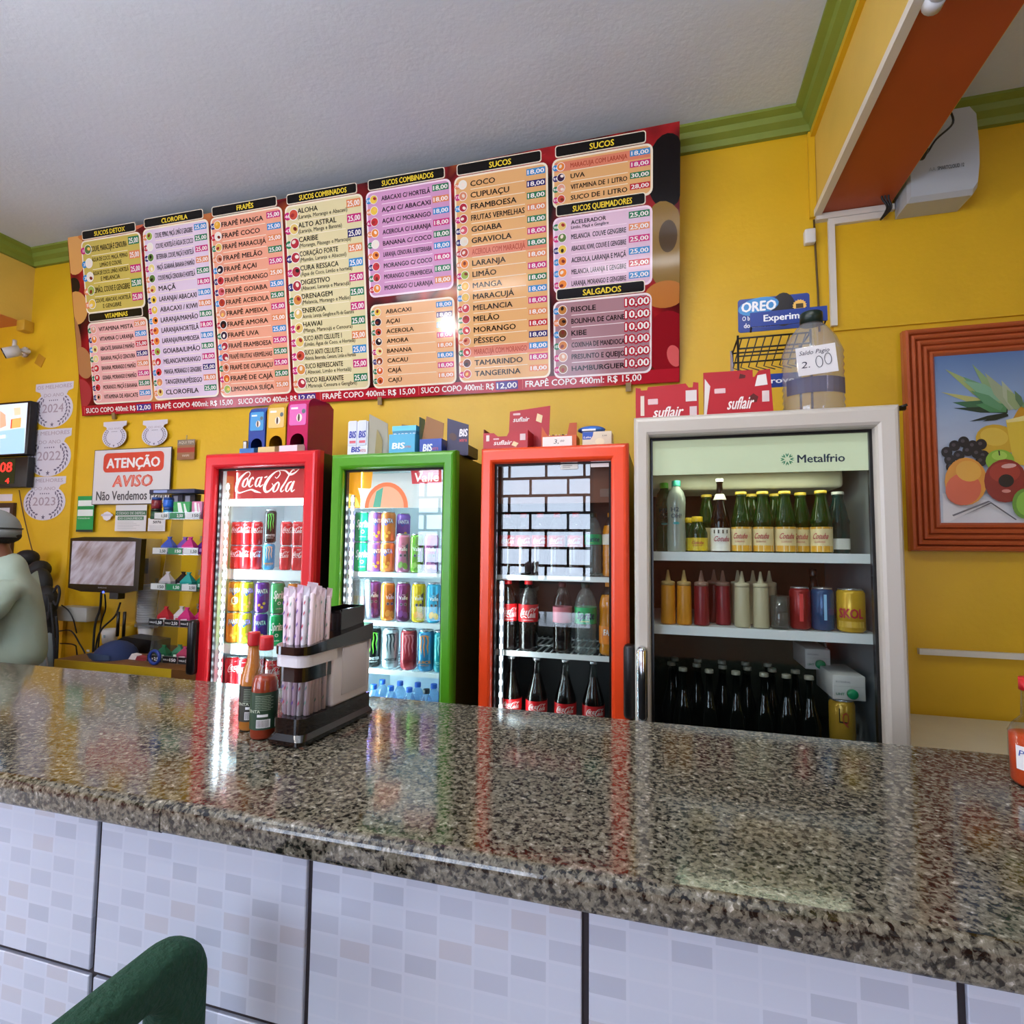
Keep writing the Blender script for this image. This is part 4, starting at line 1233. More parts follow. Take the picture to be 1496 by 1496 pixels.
X = px(890, 952, Yl); s_ = petbottle('big orange soda bottle with blue logo on the middle shelf', .0375, .268, orangedrink, C('E8901E', .35), (.16, .40, C('E8841E', .35)), d_fantalab, .82); s_.location = (X, Yl, zt); s_.rotation_euler = (0, 0, .3)
gl = glass('clear_bottle_glass', 'DCE4E2', 1.2, .02)
def longneck(r, h): return [(r*.9, 0), (r, h*.02), (r, h*.40), (r*.95, h*.46), (r*.72, h*.58), (r*.44, h*.72), (r*.33, h*.82), (r*.30, h*.95), (r*.36, h*.955), (r*.36, h*.985), (r*.3, h*.99)]
h_ = .315
zfo = pz(800, 960, Y3)-h_-.004
mb = MB().box(F3['a0']+.004, F3['a1']-.004, F3['sy'], F3['sy']+.008, zfo-.018, zfo+.001, shelfw).box(F3['a0']+.004, F3['a1']-.004, F3['sy']+.008, F3['d1']-.02, zfo-.01, zfo-.001, shelfw)
mb.build('shelf', F3['root'], F3['og'])
p_ = [(.037, 0), (.041, .006), (.041, h_*.50), (.0385, h_*.56), (.028, h_*.67), (.0175, h_*.78), (.0135, h_*.86), (.0125, h_*.95), (.0148, h_*.955), (.0148, h_*.985), (.0125, h_*.99)]
gb = bottle('glass_soda_bottle', 'x', 'bottle', p_, gl, (.0155, .012, silver), h_*.965, .041, (h_*.36, h_*.50, redlab, .0418), d_colalab, liquid=(inner(p_, .95, h_*.80), coladrink))
for k, x in enumerate((747, 784, 826, 867)):
    X = px(x, 1000, Y3)
    put(gb, USED, (X, Y3, zfo+.002), 'tall glass cola bottle at the bottom of the orange fridge, %s from left' % ORD[k], face(X, Y3)+(0, .1, 0, .2)[k], 'glass cola bottles at the bottom of the orange fridge')
# ---- white fridge
Y4 = F4['sy']+.045
zt = WZS[0]+.001
gg = glass('green_bottle_glass', '4A8A3A', 1.0, .03, 1.5, .30, '2A5A1E')
gteal = glass('teal_bottle_glass', '3A8A80', 1.0, .03, 1.5, .35, '1E5A58')
bg_ = glass('brown_bottle_glass', '2E1E12', 1.0, .03, 1.5, .5, '1A100A')
goldcap = C('C8A838', .35)
def stubby(r, h): return [(r*.92, 0), (r, h*.02), (r, h*.47), (r*1.04, h*.49), (r*1.04, h*.53), (r*.94, h*.56), (r*.80, h*.68), (r*.60, h*.82), (r*.50, h*.90), (r*.50, h*.93), (r*.54, h*.935), (r*.54, h*.96)]
cotl = C('E2CFA0', .4)
def d_cot(cband='D8A030', ctxt='B83848', tk=1.45):
    def f(m, r, z0, z1):
        wrect(m, C(cband, .4), r+.0005, -r*1.3, r*1.3, z0, z0+(z1-z0)*.24)
        wrect(m, C(cband, .4), r+.0005, -r*1.3, r*1.3, z1-(z1-z0)*.08, z1)
        wtext(m, 'Cotuba', C(ctxt, .4), r+.0003, z0+(z1-z0)*.52, z0+(z1-z0)*.76, r*tk, shear=.35, bold=.015)
        wtext(m, 'GUARANÁ', C(ctxt, .4), r+.0003, z0+(z1-z0)*.36, z0+(z1-z0)*.44, r*1.0)
    return f
hh, rr = .182, .0285
cot = bottle('glass_soda_bottle', 'x', 'bottle', stubby(rr, hh), gg, (.0165, .009, goldcap), hh*.96, rr, (.004, hh*.42, cotl, rr+.0006), d_cot())
cotw = bottle('glass_soda_bottle', 'x', 'bottle', stubby(rr, hh), gteal, (.0165, .009, C('D0D0CC', .35)), hh*.96, rr, (.012, hh*.24, C('E4E2DE', .4), rr+.0006), None)
for x, dy, nm in ((1083.7, 0, 'first'), (1114.7, 0, 'second'), (1146.8, 0, 'third'), (1171, .052, 'fourth'), (1201, 0, 'fifth')):
    X = px(x, 806, Y4+dy)
    put(cot, USED, (X, Y4+dy, zt), 'green glass soda bottle with cream label, %s from the left in white fridge' % nm, face(X, Y4)+random.uniform(-.25, .25), 'green soda bottles with cream labels and gold caps')
for x, nm in ((1033, 'green soda bottle without visible label behind the small yellow bottle'), (1098.5, 'green soda bottle in the back row between first and second cream labels'), (1134, 'green soda bottle in the back row between second and third cream labels')):
    X = px(x, 806, Y4+.075); put(cot, USED, (X, Y4+.075, zt), nm, 2.6)
X = px(1226, 806, Y4+.045); put(cotw, USED, (X, Y4+.045, zt), 'teal glass bottle with white cap at the right end of top shelf')
def d_tall(m, r, z0, z1):
    wtext(m, 'Cotuba', C('A83050', .4), r+.0003, z0+(z1-z0)*.42, z0+(z1-z0)*.66, r*1.7, shear=.35, bold=.015)
    for k in range(4): wrect(m, C('3A3A34', .4), r+.0005, -r*.8+k*r*.45, -r*.65+k*r*.45, z0+(z1-z0)*.76, z0+(z1-z0)*.92, 2)
ht = .222
tall = bottle('glass_soda_bottle', 'tall brown glass bottle with white label on the white fridge top shelf', 'bottle', longneck(.028, ht), bg_, (.0115, .01, C('D8D4CC', .35)), ht*.97, .028, (.004, ht*.33, C('E8E4DE', .4), .0287), d_tall)
m = MB().lathe([(.0195, ht*.72), (.0125, ht*.80)], C('E4DCD4', .4), seg=20); m.f = m.f[:-2]; m.fm = m.fm[:-2]; m.sm = m.sm[:-2]; m.build('neck_label', tall)
tall.location = (px(1052.7, 806, Y4), Y4, zt)
hp = .218; rp = .0285
pw = [(rp*.9, 0), (rp, .006), (rp*.97, hp*.10), (rp*1.0, hp*.25), (rp*.92, hp*.45), (rp*1.0, hp*.68), (rp*.98, hp*.76), (rp*.80, hp*.85), (rp*.48, hp*.91), (rp*.44, hp*.94)]
def d_h2(m, r, z0, z1):
    t = C('0E3A50', .4)
    m.text('H2', t, -.016, .008, .124, .138, wrap=r+.001, bold=.02); m.text('OH!', t, -.016, .016, .104, .118, wrap=r+.001, bold=.02)
    wpoly(m, C('2A9AA0', .4), r+.001, disc(0, .088, .010, .004, 12))
cl = glass('clear_label_film', 'FFFFFF', .3, .2)
wbt = bottle('flavoured_water_bottle', 'clear flavoured water bottle with teal cap in the white fridge', 'bottle', pw, glass('misty_pet', 'DCE4E0', 1, .08, 1.5, .45, 'C8D0C8'), (.0135, .018, C('2AA088', .35)), hp*.935, rp, (.08, .145, cl, rp+.0008), d_h2)
wbt.location = (px(988.5, 806, Y4), Y4, zt); wbt.rotation_euler = (0, 0, face(wbt.location.x, Y4))
wg2 = bottle('flavoured_water_bottle', 'green tinted water bottle with lime cap behind the teal capped one', 'bottle', pw, glass('green_pet', '3A7A4A', 1, .08, 1.5, .4, '2A6A44'), (.0135, .018, C('5AB838', .35)), hp*.935, rp, (.08, .145, cl, rp+.0008), d_h2)
wg2.location = (px(971, 806, Y4+.035), Y4+.052, zt)
hs, rs = .108, .030
sb = bottle('small_soda_bottle', 'x', 'bottle', [(rs*.9, 0), (rs, .005), (rs, hs*.5), (rs*.98, hs*.55), (rs*.75, hs*.72), (rs*.52, hs*.82), (rs*.50, hs*.86)], gg, (.0165, .017, C('E0B81E', .35)), hs*.85, rs, (.004, hs*.40, C('DCC030', .4), rs+.0006), d_cot('D8B820', 'C03848', 1.2))
put(sb, USED, (px(1019, 806, Y4-.002), Y4-.002, zt), 'small bottle with yellow cap and yellow label, front one in white fridge', face(.1, Y4))
put(sb, USED, (px(1006, 806, Y4+.066), Y4+.066, zt), 'small bottle with yellow cap half hidden behind its front twin')
# second shelf: squeeze bottles and cans
zt = WZS[1]+.001
hq, rq = .165, .0225
def squeeze(label, col):
    root = thing('squeeze_bottle', (0, 0, 0), label, 'squeeze bottle')
    bm_ = mat('squeeze_'+col, col, .35)
    MB().lathe([(rq*.95, 0), (rq, .004), (rq*.97, hq*.35), (rq*.93, hq*.70), (rq*.86, hq*.725)], bm_, seg=22).build('bottle_body', root)
    MB().lathe([(rq*.93, hq*.715), (rq*.93, hq*.77), (rq*.84, hq*.785), (rq*.38, hq*.80), (rq*.12, hq), (.0005, hq)], mat('nozzle_'+col, {'D8901E': 'C8A868', '7E1420': '9A7A6A'}.get(col, 'C8C0A0'), .4), seg=18).build('nozzle', root)
    return root
q1 = squeeze('x', 'D8901E'); q2_ = squeeze('x', '7E1420'); q3 = squeeze('x', 'B8B090')
for q, x, dy, nm in ((q1, 976.5, 0, 'mustard yellow squeeze bottle at the left end of the second shelf'), (q1, 1000, 0, 'mustard yellow squeeze bottle, right one of the yellow pair'), (q2_, 1025.5, 0, 'dark red squeeze bottle next to the yellow pair'), (q2_, 1057, .035, 'dark red squeeze bottle next to the cream ones, set back'),
                      (q3, 1085, 0, 'cream squeeze bottle, left one of the front cream pair'), (q3, 1112.5, 0, 'cream squeeze bottle, right one of the front cream pair'), (q2_, 1044, .09, 'dark red squeeze bottle standing in the back row'), (q3, 1079, .075, 'cream squeeze bottle behind the left cream one'), (q3, 1094, .085, 'cream squeeze bottle in the back row between the front cream pair'), (q3, 1121, .08, 'cream squeeze bottle in the back row at the right')):
    put(q, USED, (px(x, 922, Y4+dy), Y4+dy, zt), nm)
root = thing('glass_mug', (px(1138, 924, Y4-.002), Y4-.002, zt), 'clear glass mug between cream bottles and the red can', 'mug')
MB().lathe([(.024, 0), (.026, .004), (.027, .095), (.0245, .095), (.0235, .008), (.0005, .007)], glass('mug_glass', 'DCE4E0', 1.3, .02, 1.5, .08, 'B8C0B8'), seg=24).build('mug_body', root)
MB().tube([(0, .026, .08), (0, .040, .078), (0, .046, .05), (0, .040, .024), (0, .026, .02)], .0045, MATS['mug_glass']).build('handle', root)
rc = can('soda_can', 'dark red can with lighter red stripe beside the glass mug', .0285, .122, '8C1C1E', lambda m, r, h: wrect(m, C('D84848', .2), r+.0005, -r*.25, r*.1, h*.2, h*.85, 2)); rc.location = (px(1163, 924, Y4+.01), Y4+.01, zt)  # upright stripe in a lighter red on the can front
bc = can('soda_can', 'dark blue can left of the gold beer can', .0310, .122, '1A4A78', lambda m, r, h: wrect(m, C('8AC0E8', .2), r+.0005, -r*.15, r*.1, h*.25, h*.85, 2)); bc.location = (px(1193, 924, Y4+.012), Y4+.012, zt)
kc = can('beer_can', 'golden beer can with red lettering on the second shelf', .0360, .122, 'D8AC30', d_skol); kc.location = (px(1227.5, 925, Y4-.004), Y4-.004, zt); kc.rotation_euler = (0, 0, face(kc.location.x, Y4))
# small dark bottle standing behind the cans
db = bottle('small_dark_bottle', 'dark pump bottle behind the blue can', 'bottle', [(.02, 0), (.022, .004), (.022, .10), (.012, .13), (.010, .15)], C('141816', .3), (.011, .022, C('0E100E', .3)), .15, .022); db.location = (px(1190, 924, Y4+.10), Y4+.10, zt)
# lower compartment: dark beer bottles, cartons, gold can
zb4 = pz(1080, 982, Y4)-.245
MB().box(F4['a0']+.004, F4['a1']-.004, F4['sy'], F4['d1']-.01, zb4-.03, zb4, mat('dark_shelf', '2A2C2C', .5)).build('shelf', F4['root'], F4['og'])
dg = glass('dark_beer_glass', '1A2A20', 1.0, .03, 1.5, .5, '0C120E')
beer = bottle('beer_bottle', 'x', 'bottle', longneck(.0295, .245), dg, (.0125, .011, C('8E8A7A', .4)), .245*.965, .0295)
rows_ = [(Y4, (997.7, 1036, 1075, 1116, 1148, 1179)), (Y4+.075, (981, 1018, 1056, 1092, 1128, 1162)), (Y4+.15, (986, 1020, 1055, 1089, 1122))]
for j, (yy, xs_) in enumerate(rows_):
    for k, x in enumerate(xs_):
        X = px(x, 985, yy)
        put(beer, USED, (X, yy, zb4+.001), 'dark beer bottle low in the white fridge, %s row, %s from left' % (('front', 'middle', 'back')[j], ORD[k]), 0, 'dark beer bottles in the bottom of the white fridge')
gc = can('beer_can', 'x', .0330, .145, 'B8902E', lambda m, r, h: (wrect(m, C('2A2010', .3), r+.0005, -r*.5, -r*.42, h*.6, h*.85, 1), wrect(m, C('2A2010', .3), r+.0005, -r*.5, r*.1, h*.58, h*.61, 4), wtext(m, 'Q', C('A03828', .3), r, h*.55, h*.8, r*.5)))
XG = px(1231, 1075, Y4-.004)
zg = pz(1231, 1020, Y4-.004)-.145
put(gc, USED, (XG, Y4-.004, zg), 'gold beer can under the white carton, low in white fridge')
MB().box(XG-.037, min(XG+.06, F4['a1']-.004), F4['sy'], F4['sy']+.09, zg-.012, zg-.001, MATS['dark_shelf']).build('shelf', F4['root'], F4['og'])
def carton(x, y, z, w, d, h, label):
    root = thing('milk_carton', (x, y, z), label, 'carton')
    cw = C('C8C4C0', .5)
    m = MB().box(-w/2, w/2, 0, d, 0, h, cw, .003)
    m.box(-w/2+.002, w/2-.002, -.0006, 0, h*.55, h*.56, C('A8A4A0', .5))
    m.text('INTEGRAL', C('6A6A70', .5), -w*.4, w*.05, h*.70, h*.78, -.0008)
    m.text('UHT', C('2A7A5A', .5), -w*.4, -w*.15, h*.2, h*.3, -.0008, bold=.02)
    m.build('carton_box', root)
    MB().lathe([(.0135, 0), (.0135, .010), (.012, .012), (.0005, .012)], C('148A58', .35), seg=18, M=Matrix.Translation((w*.08, 0, h*.28)) @ Matrix.Rotation(radians(90), 4, 'X')).build('screw_cap', root)
    return root
carton(px(1238.5, 1020, Y4-.02), Y4-.035, zg+.147, .082, .17, .068, 'white carton with green screw cap lying on the gold beer can')
c2_ = carton(px(1189, 989, Y4+.15), Y4+.10, zb4+.247, .07, .16, .062, 'white carton lying behind on the dark beer bottles')

# ------------------------------------------------------------------ things on top of the fridges
def boxq(m, x0, x1, y0, y1, z0, z1, mt): return m.box(x0, x1, y0, y1, z0, z1, mt)
ztop1, ztop2, ztop3, ztop4 = [max((F['root'].matrix_basis @ Vector(v)).z for F_ in (0,) for v in [(0, 0, 0)]) for F in (F1, F2, F3, F4)]
ztop1 = 1.878-.0072; ztop2 = pz(570, 660, YF)-.0072; ztop3 = pz(810, 650, YF)-.0072; ztop4 = pz(1122, 598, YW)-.0072
def dispenser(x0, x1, ytop, yf, depth, z, col, tagcol, traycol, label, bean, hide=0):
    """see-through bulk sweet dispenser: arched hood, printed tag, round opening and a tray in front"""
    h = pz((0), 0, 1) if False else ytop-z
    w = x1-x0
    root = thing('candy_dispenser', ((x0+x1)/2, yf, z), label, 'candy dispenser', 'see-through candy dispensers on the red fridge')
    pl = glass('tinted_plastic_'+col, col, 1.2, .05, 1.5, .62, col)
    solid = mat('tinted_solid_'+col, col, .22, coat=.4)
    m = MB()
    # side profile with rounded top front
    prof = [(0, 0), (depth, 0), (depth, h*.93), (depth*.8, h), (.035, h*.98), (.012, h*.93), (0, h*.85)]
    m.prismx(prof, -w/2, -w/2+.003, pl); m.prismx(prof, w/2-.003, w/2, pl)
    m.prismx([(0, h*.55), (.003, h*.55), (.003, h*.85), (.015, h*.92), (.036, h*.965), (depth*.8, h*.985), (depth-.003, h*.92), (depth-.003, 0), (depth, 0), (depth, h*.93), (depth*.8, h), (.035, h*.98), (.012, h*.93), (0, h*.85)], -w/2+.003, w/2-.003, solid)
    # lower front with the arched mouth
    a = [(-w/2+.003, 0), (-w*.34, 0)]+[(-w*.34*cos(t*pi/10), h*.26+w*.34*sin(t*pi/10)) for t in range(11)]+[(w*.34, 0), (w/2-.003, 0), (w/2-.003, h*.55), (-w/2+.003, h*.55)]
    m.prism(a, 0, .003, solid)
    m.build('hood', root)
    MB().box(-w/2+.004, w/2-.004, .004, depth-.004, .001, h*.13, solid).box(-w/2+.006, w/2-.006, depth*.5, depth-.006, h*.13, h*.55, mat('dark_sweets_'+col, bean, .5, noise=.5, nscale=60)).build('sweets', root)
    t = MB().prism(rrect(-w*.40, w*.40, h*.52, h*.86, w*.08), -.002, 0, C(tagcol, .35))
    t.flat(disc(w*.08, h*.64, w*.14, w*.17, 14), -.0025, C('EAE0D0', .4)); t.flat(disc(w*.06, h*.64, w*.05, w*.16, 12), -.003, C('4A3428', .4)); t.flat(disc(w*.28, h*.74, w*.09, w*.10, 12), -.0028, C('5A6A70', .4))
    t.box(-w*.32, w*.0, -.0026, -.002, h*.78, h*.81, C('E8F0F4', .4))
    t.build('printed_tag', root)
    MB().prismx([(-.055, 0), (-.002, 0), (-.002, h*.17), (-.012, h*.20), (-.055, h*.16)], -w*.45, w*.40, mat('tray_'+traycol, traycol, .25, coat=.3)).build('front_tray', root)
    return root
yd = 2.06
dispenser(px(362.7, 640, yd), px(387, 640, yd), pz(376, 591, yd), yd, .17, ztop1, '1C4A9C', '4A9AD0', '3A7AC0', 'blue see-through candy dispenser, leftmost of three on the red fridge', '1A2A60')
dispenser(px(389, 640, yd), px(417, 640, yd), pz(404, 584, yd), yd, .17, ztop1, 'C89A20', 'E4C078', 'D8C088', 'golden see-through candy dispenser between the blue and pink ones', '6A4A10')
dispenser(px(419, 640, yd), px(449.5, 640, yd), pz(434, 578, yd), yd, .19, ztop1, 'B81E5A', 'D868B0', 'F0D8E4', 'pink see-through candy dispenser, rightmost and tallest on red fridge', '3A1020')
root = thing('paper_card', (px(358.5, 640, 2.05), 2.05, ztop1+.0005), 'white card with dark edge behind the blue candy dispenser', 'card')
MB().box(-.012, .010, 0, .004, 0, .085, C('2A2A30', .5)).box(-.009, .007, -.001, 0, .004, .081, C('D0CEC8', .5)).build('card', root)
# chocolate boxes on the green fridge
def obox(name, label, x0, x1, yf, d, z, h, col, open_=True, inner='8A6A4A', th=.0025):
    root = thing(name, ((x0+x1)/2, yf, z), label, 'box')
    w = x1-x0
    m = MB(); cm = C(col, .45); im = C(inner, .7)
    m.box(-w/2, w/2, 0, th, 0, h, cm).box(-w/2, w/2, d-th, d, 0, h, cm).box(-w/2, -w/2+th, th, d-th, 0, h, cm).box(w/2-th, w/2, th, d-th, 0, h, cm).box(-w/2+th, w/2-th, th, d-th, 0, th, im)
    m.box(-w/2+th, w/2-th, th, th+.0006, th, h-.001, im).box(-w/2+th, -w/2+th+.0006, th, d-th, th, h-.001, im)
    return root, m, w, h, d
def flap(name, root, pts, col, back=None, th=.002, y=0.0, hinge=None):
    m = MB(); n = len(pts)
    m.prism(pts, y, y+th, C(col, .5), side=C(back or col, .6))
    return m
yg = 1.985
def gx(x, Y=yg): return px(x, 650, Y)
def gz(y, x=590, Y=yg): return pz(x, y, Y)
r_, m, w, h, d = obox('chocolate_box', 'white chocolate box with blue lettering at the left end of green fridge top', gx(508), gx(537), yg, .075, ztop2, gz(616, 522)-ztop2, 'DCE0EA', inner='6A5A48')
for k in (-1, 1):
    m.prism(rrect(k*w*.24-w*.20, k*w*.24+w*.20, h*.34, h*1.02, .004), -.004, 0, C('D0D6EA', .35))
    m.text('BIS', C('2A3AA0', .4), k*w*.24-w*.16, k*w*.24+w*.16, h*.55, h*.74, -.0048, shear=.1, bold=.06)
    m.box(k*w*.24-w*.14, k*w*.24+w*.16, -.0048, -.004, h*.40, h*.47, C('D05A6A', .4))
m.text('BIS', C('2A3AA0', .4), -w*.30, w*.12, h*.16, h*.31, -.0008, shear=.1, bold=.06)
m.text('xtra', C('D04A5A', .4), w*.13, w*.42, h*.16, h*.27, -.0008)
m.build('carton', r_)
f = MB().add([(w/2+.001, .006, 0), (w/2+.068, .05, .0), (w/2+.062, .05, h*.98), (w/2+.001, .006, h*1.2)], [(0, 1, 2, 3)], C('B8B4A4', .6)); f.add([(w/2+.002, .009, 0), (w/2+.069, .053, .0), (w/2+.063, .053, h*.98), (w/2+.002, .009, h*1.2)], [(3, 2, 1, 0)], C('B8B4A4', .6))
f.add([(w/2+.024, .0175, h*.1), (w/2+.048, .032, h*.05), (w/2+.05, .034, h*.5), (w/2+.03, .0205, h*.8)], [(0, 1, 2, 3)], C('A89A6A', .6))
f.build('open_flap', r_)
r_, m, w, h, d = obox('chocolate_box', 'light blue open chocolate box in the middle of the green fridge top', gx(568), gx(606), yg, .10, ztop2, gz(634, 587)-ztop2, '4AA8D0', inner='7A5A3C')
m.text('BIS', C('E8EEF4', .4), -w*.36, w*.10, h*.34, h*.62, -.0008, shear=.1, bold=.06); m.text('oreo', C('D86A4A', .4), w*.12, w*.36, h*.36, h*.52, -.0008)
m.box(-w*.45, w*.45, .02, .05, h*.6, h*1.18, C('3A8AB0', .45))
for k in (-1, 1):
    m.text('BIS', C('E8E8F0', .4), k*w*.22-w*.2, k*w*.22+w*.2, h*.78, h*1.08, .0185, shear=.1, bold=.07)
m.box(-w*.46, w*.46, .018, .052, h*1.18, h*1.42, C('5AC0DC', .4))
m.build('carton', r_)
f = MB().prism([(-w*.5, h*.9), (w*.35, h*.9), (w*.30, h*1.55), (-w*.45, h*1.7)], .098, .1005, C('8A6242', .7)); f.build('open_flap', r_)
r_, m, w, h, d = obox('chocolate_box', 'royal blue open chocolate box with brown inner flap, green fridge top', gx(613), gx(645), yg, .10, ztop2, gz(641, 630)-ztop2, '2A4AA8', inner='8A6242')
m.text('BIS', C('E8EEF4', .4), -w*.34, w*.06, h*.25, h*.7, -.0008, shear=.1, bold=.06); m.text('xtra', C('D86A5A', .4), w*.08, w*.36, h*.3, h*.55, -.0008)
m.build('carton', r_)
f = MB().prism([(-w*.52, h*.9), (w*.46, h*.8), (w*.50, h*2.0), (-w*.30, h*2.5)], .02, .0225, C('9A6E4A', .7)); f.build('open_flap', r_)
f = MB().add([(-w*.52, .0, 0), (-w*.66, .09, 0), (-w*.72, .09, h*2.55), (-w*.54, .0, h*2.4)], [(0, 1, 2, 3)], C('3A7A94', .5)); f.add([(-w*.505, .0, 0), (-w*.645, .09, 0), (-w*.705, .09, h*2.55), (-w*.525, .0, h*2.4)], [(3, 2, 1, 0)], C('3A7A94', .5)); tag(f.build('open_flap', r_), 'teal open flap')
xa, xb = gx(648), px(689, 650, 2.06)
root = thing('chocolate_box', ((xa+xb)/2, 2.02, ztop2), 'dark purple chocolate display box with tall side panel, green fridge right end', 'box')
wq = xb-xa; hq2 = gz(608, 650)-ztop2
m = MB().prism([(-wq/2, 0), (wq/2, 0), (wq/2, hq2*.80), (-wq/2, hq2)], 0, .003, C('231C48', .4))
m.text('BIS', C('E8E4F0', .4), wq*.08, wq*.44, hq2*.50, hq2*.70, -.0008, shear=.1, bold=.06); m.text('xtra', C('D0404A', .4), wq*.08, wq*.44, hq2*.36, hq2*.46, -.0008, bold=.02)
m.flat(disc(-wq*.22, hq2*.5, wq*.2, hq2*.09, 14, -.7), -.0006, C('4A2A2A', .4))
m.build('front_panel', root)
MB().box(-wq/2, wq/2, .003, .12, 0, hq2*.28, C('1A1638', .4)).build('carton', root)
# orange fridge top
yo = 1.985
def ox(x, Y=yo): return px(x, 645, Y)
def d_suf(m, w, h, x0, z0, x1, z1, y=-.001):
    m.text('suflair', C('F0E4E0', .35), x0, x1, z0, z1, y, shear=.25, bold=.025)
r_, m, w, h, d = obox('chocolate_box', 'red chocolate box with cut-out front at left on the orange fridge', ox(706), ox(771), yo, .09, ztop3, .062, 'B01E2A', inner='6A1A1E')
m.v = []; m.f = []; m.fm = []; m.sm = []
cr = C('B01E2A', .4); cdk = C('7A1218', .5)
fr_ = [(-w/2, 0), (w/2, 0), (w/2, h*1.35), (w*.08, h*1.25), (w*.02, h*.92), (-w*.14, h*.92), (-w*.26, h*1.22), (-w/2, h*1.25)]
m.prism(fr_, 0, .003, cr); m.box(w/2-.003, w/2, .003, d, 0, h*1.35, cr).box(-w/2, -w/2+.003, .003, d, 0, h*1.5, cdk).box(-w/2+.003, w/2-.003, .003, d, 0, .003, cdk).box(-w/2, w/2, d-.003, d, 0, h*1.3, cr)
d_suf(m, w, h, -w*.26, h*.46, w*.14, h*.76)
m.prism(rrect(-w*.27, -w*.14, h*.80, h*.88, .002), -.0012, 0, C('E0C0C0', .4))
m.add([(w*.14, -.0012, h*.42), (w*.24, -.0012, h*.30), (w*.30, -.0012, h*.52), (w*.19, -.0012, h*.66)], [(0, 1, 2, 3)], C('E4D0A0', .4))
m.box(w*.33, w*.45, -.0012, 0, h*.7, h*1.1, C('D0C0C0', .4)); m.box(-w*.43, -w*.36, -.0012, 0, h*.72, h*1.1, C('E0D8D0', .4))
m.build('carton', r_)
bk = [ox(743, yo+.1)-r_.location.x, ox(804, yo+.1)-r_.location.x]
f = MB().prism([(bk[0], h*.5), (bk[1]-.006, h*.5), (bk[1], pz(800, 593.5, yo+.1)-ztop3), (bk[0]+.006, pz(745, 602, yo+.1)-ztop3)], d+.004, d+.007, cr)
zt5 = pz(770, 600, yo+.1)-ztop3
d_suf(f, w, h, bk[0]+.02, zt5-.045, bk[0]+.085, zt5-.025, d+.003)
f.prism(rrect(bk[0]+.02, bk[0]+.05, zt5-.018, zt5-.010, .002), d+.0026, d+.004, C('E0C0C0', .4))
f.add([(bk[1]-.058, d+.003, zt5-.045), (bk[1]-.035, d+.003, zt5-.055), (bk[1]-.03, d+.003, zt5-.025), (bk[1]-.052, d+.003, zt5-.015)], [(0, 1, 2, 3)], C('E4D0A0', .4))
f.build('raised_lid', r_)
r_, m, w, h, d = obox('chocolate_box', 'orange open box with handwritten price paper on the orange fridge', ox(791), ox(842), yo, .085, ztop3, .055, 'C85A20', inner='5A2E16')
m.prism([(-w/2-.001, h*.9), (-w*.30, h*.9), (-w*.5, h*1.7)], .004, .006, C('C85A20', .45)); m.prism([(w*.22, h*.9), (w/2+.001, h*.9), (w/2+.001, h*1.85), (w*.30, h*1.85)], .004, .006, C('B04A18', .45))
for k in range(7):
    m.box(-w*.40+k*w*.095, -w*.40+k*w*.095+.006, .012, .078, .004, h*1.12, C(random.choice(['7A3A18', '3A2018', 'D8B090']), .4))
m.build('carton', r_)
m = MB().box(-w*.46, w*.38, -.003, -.001, h*.22, h*.92, C('E8E6E2', .6)); m.text('3,', C('2A2A30', .6), -w*.14, w*.0, h*.44, h*.74, -.0036, shear=.2); m.text('00', C('2A2A30', .6), w*.04, w*.18, h*.54, h*.68, -.0036, shear=.3)
tag(m.build('price_paper', r_), 'white paper with a handwritten price')
r_ = thing('chocolate_box', (ox(872), yo, ztop3), 'cream and blue closed box at the right on the orange fridge', 'box')
w = ox(893)-ox(850); h = .064
m = MB().box(-w/2, w/2, 0, .085, 0, h, C('D8CCB4', .45), .002); m.prism([(-w*.49, h*.55), (-w*.22, h*.55), (-w*.14, h*.75), (-w*.12, h*.98), (-w*.49, h*.98)], -.0008, 0, C('2A54B0', .4))
m.text('Laka', C('F0F0F0', .4), -w*.45, -w*.2, h*.62, h*.74, -.0014, shear=.2, bold=.02); m.text('3,00', C('3A3A40', .4), w*.18, w*.34, h*.70, h*.78, -.0009); m.flat(disc(w*.1, h*.4, w*.16, h*.2, 14), -.0009, C('E4D8B8', .4)); m.build('carton', r_)
r_ = thing('snack_packet', (ox(862), yo+.045, ztop3+.065), 'crumpled blue packet lying on the cream and blue box', 'packet')
m = MB(); m.sphere((0, 0, .014), .05, C('2A62B8', .3), sc=(1.05, .7, .30)); m.sphere((.01, -.02, .012), .03, C('3A7AD0', .3), sc=(1, .6, .3)); m.box(-.03, .02, -.042, -.035, .004, .010, C('E0E4EA', .4)); m.build('packet', r_)
# white fridge top
yz = 1.72
def wx(x, Y=yz): return px(x, 590, Y)
def wz(x, y, Y=yz): return pz(x, y, Y)-ztop4
r_ = thing('chocolate_box', (wx(974), yz, ztop4), 'low red chocolate box at the left end of the white fridge top', 'box')
w = wx(1020)-wx(928); h = wz(974, 562)
m = MB().prism([(-w/2, 0), (w/2, 0), (w/2, h), (w*.42, h*1.02), (w*.40, h*.78), (w*.30, h), (-w*.30, h*.97), (-w*.36, h*.62), (-w*.42, h*.95), (-w/2, h*.97)], 0, .003, cr); m.box(-w/2, w/2, .003, .09, 0, h*.9, cr)
d_suf(m, w, h, -w*.22, h*.20, w*.24, h*.46); m.prism(rrect(-w*.30, -w*.14, h*.52, h*.66, .002), -.0012, 0, C('D8B8B8', .4)); m.box(w*.36, w*.47, -.0012, 0, h*.15, h*.42, C('D0C0C0', .4)); m.box(w*.30, w*.47, -.0012, 0, h*.55, h*.82, C('D8D0CC', .4))
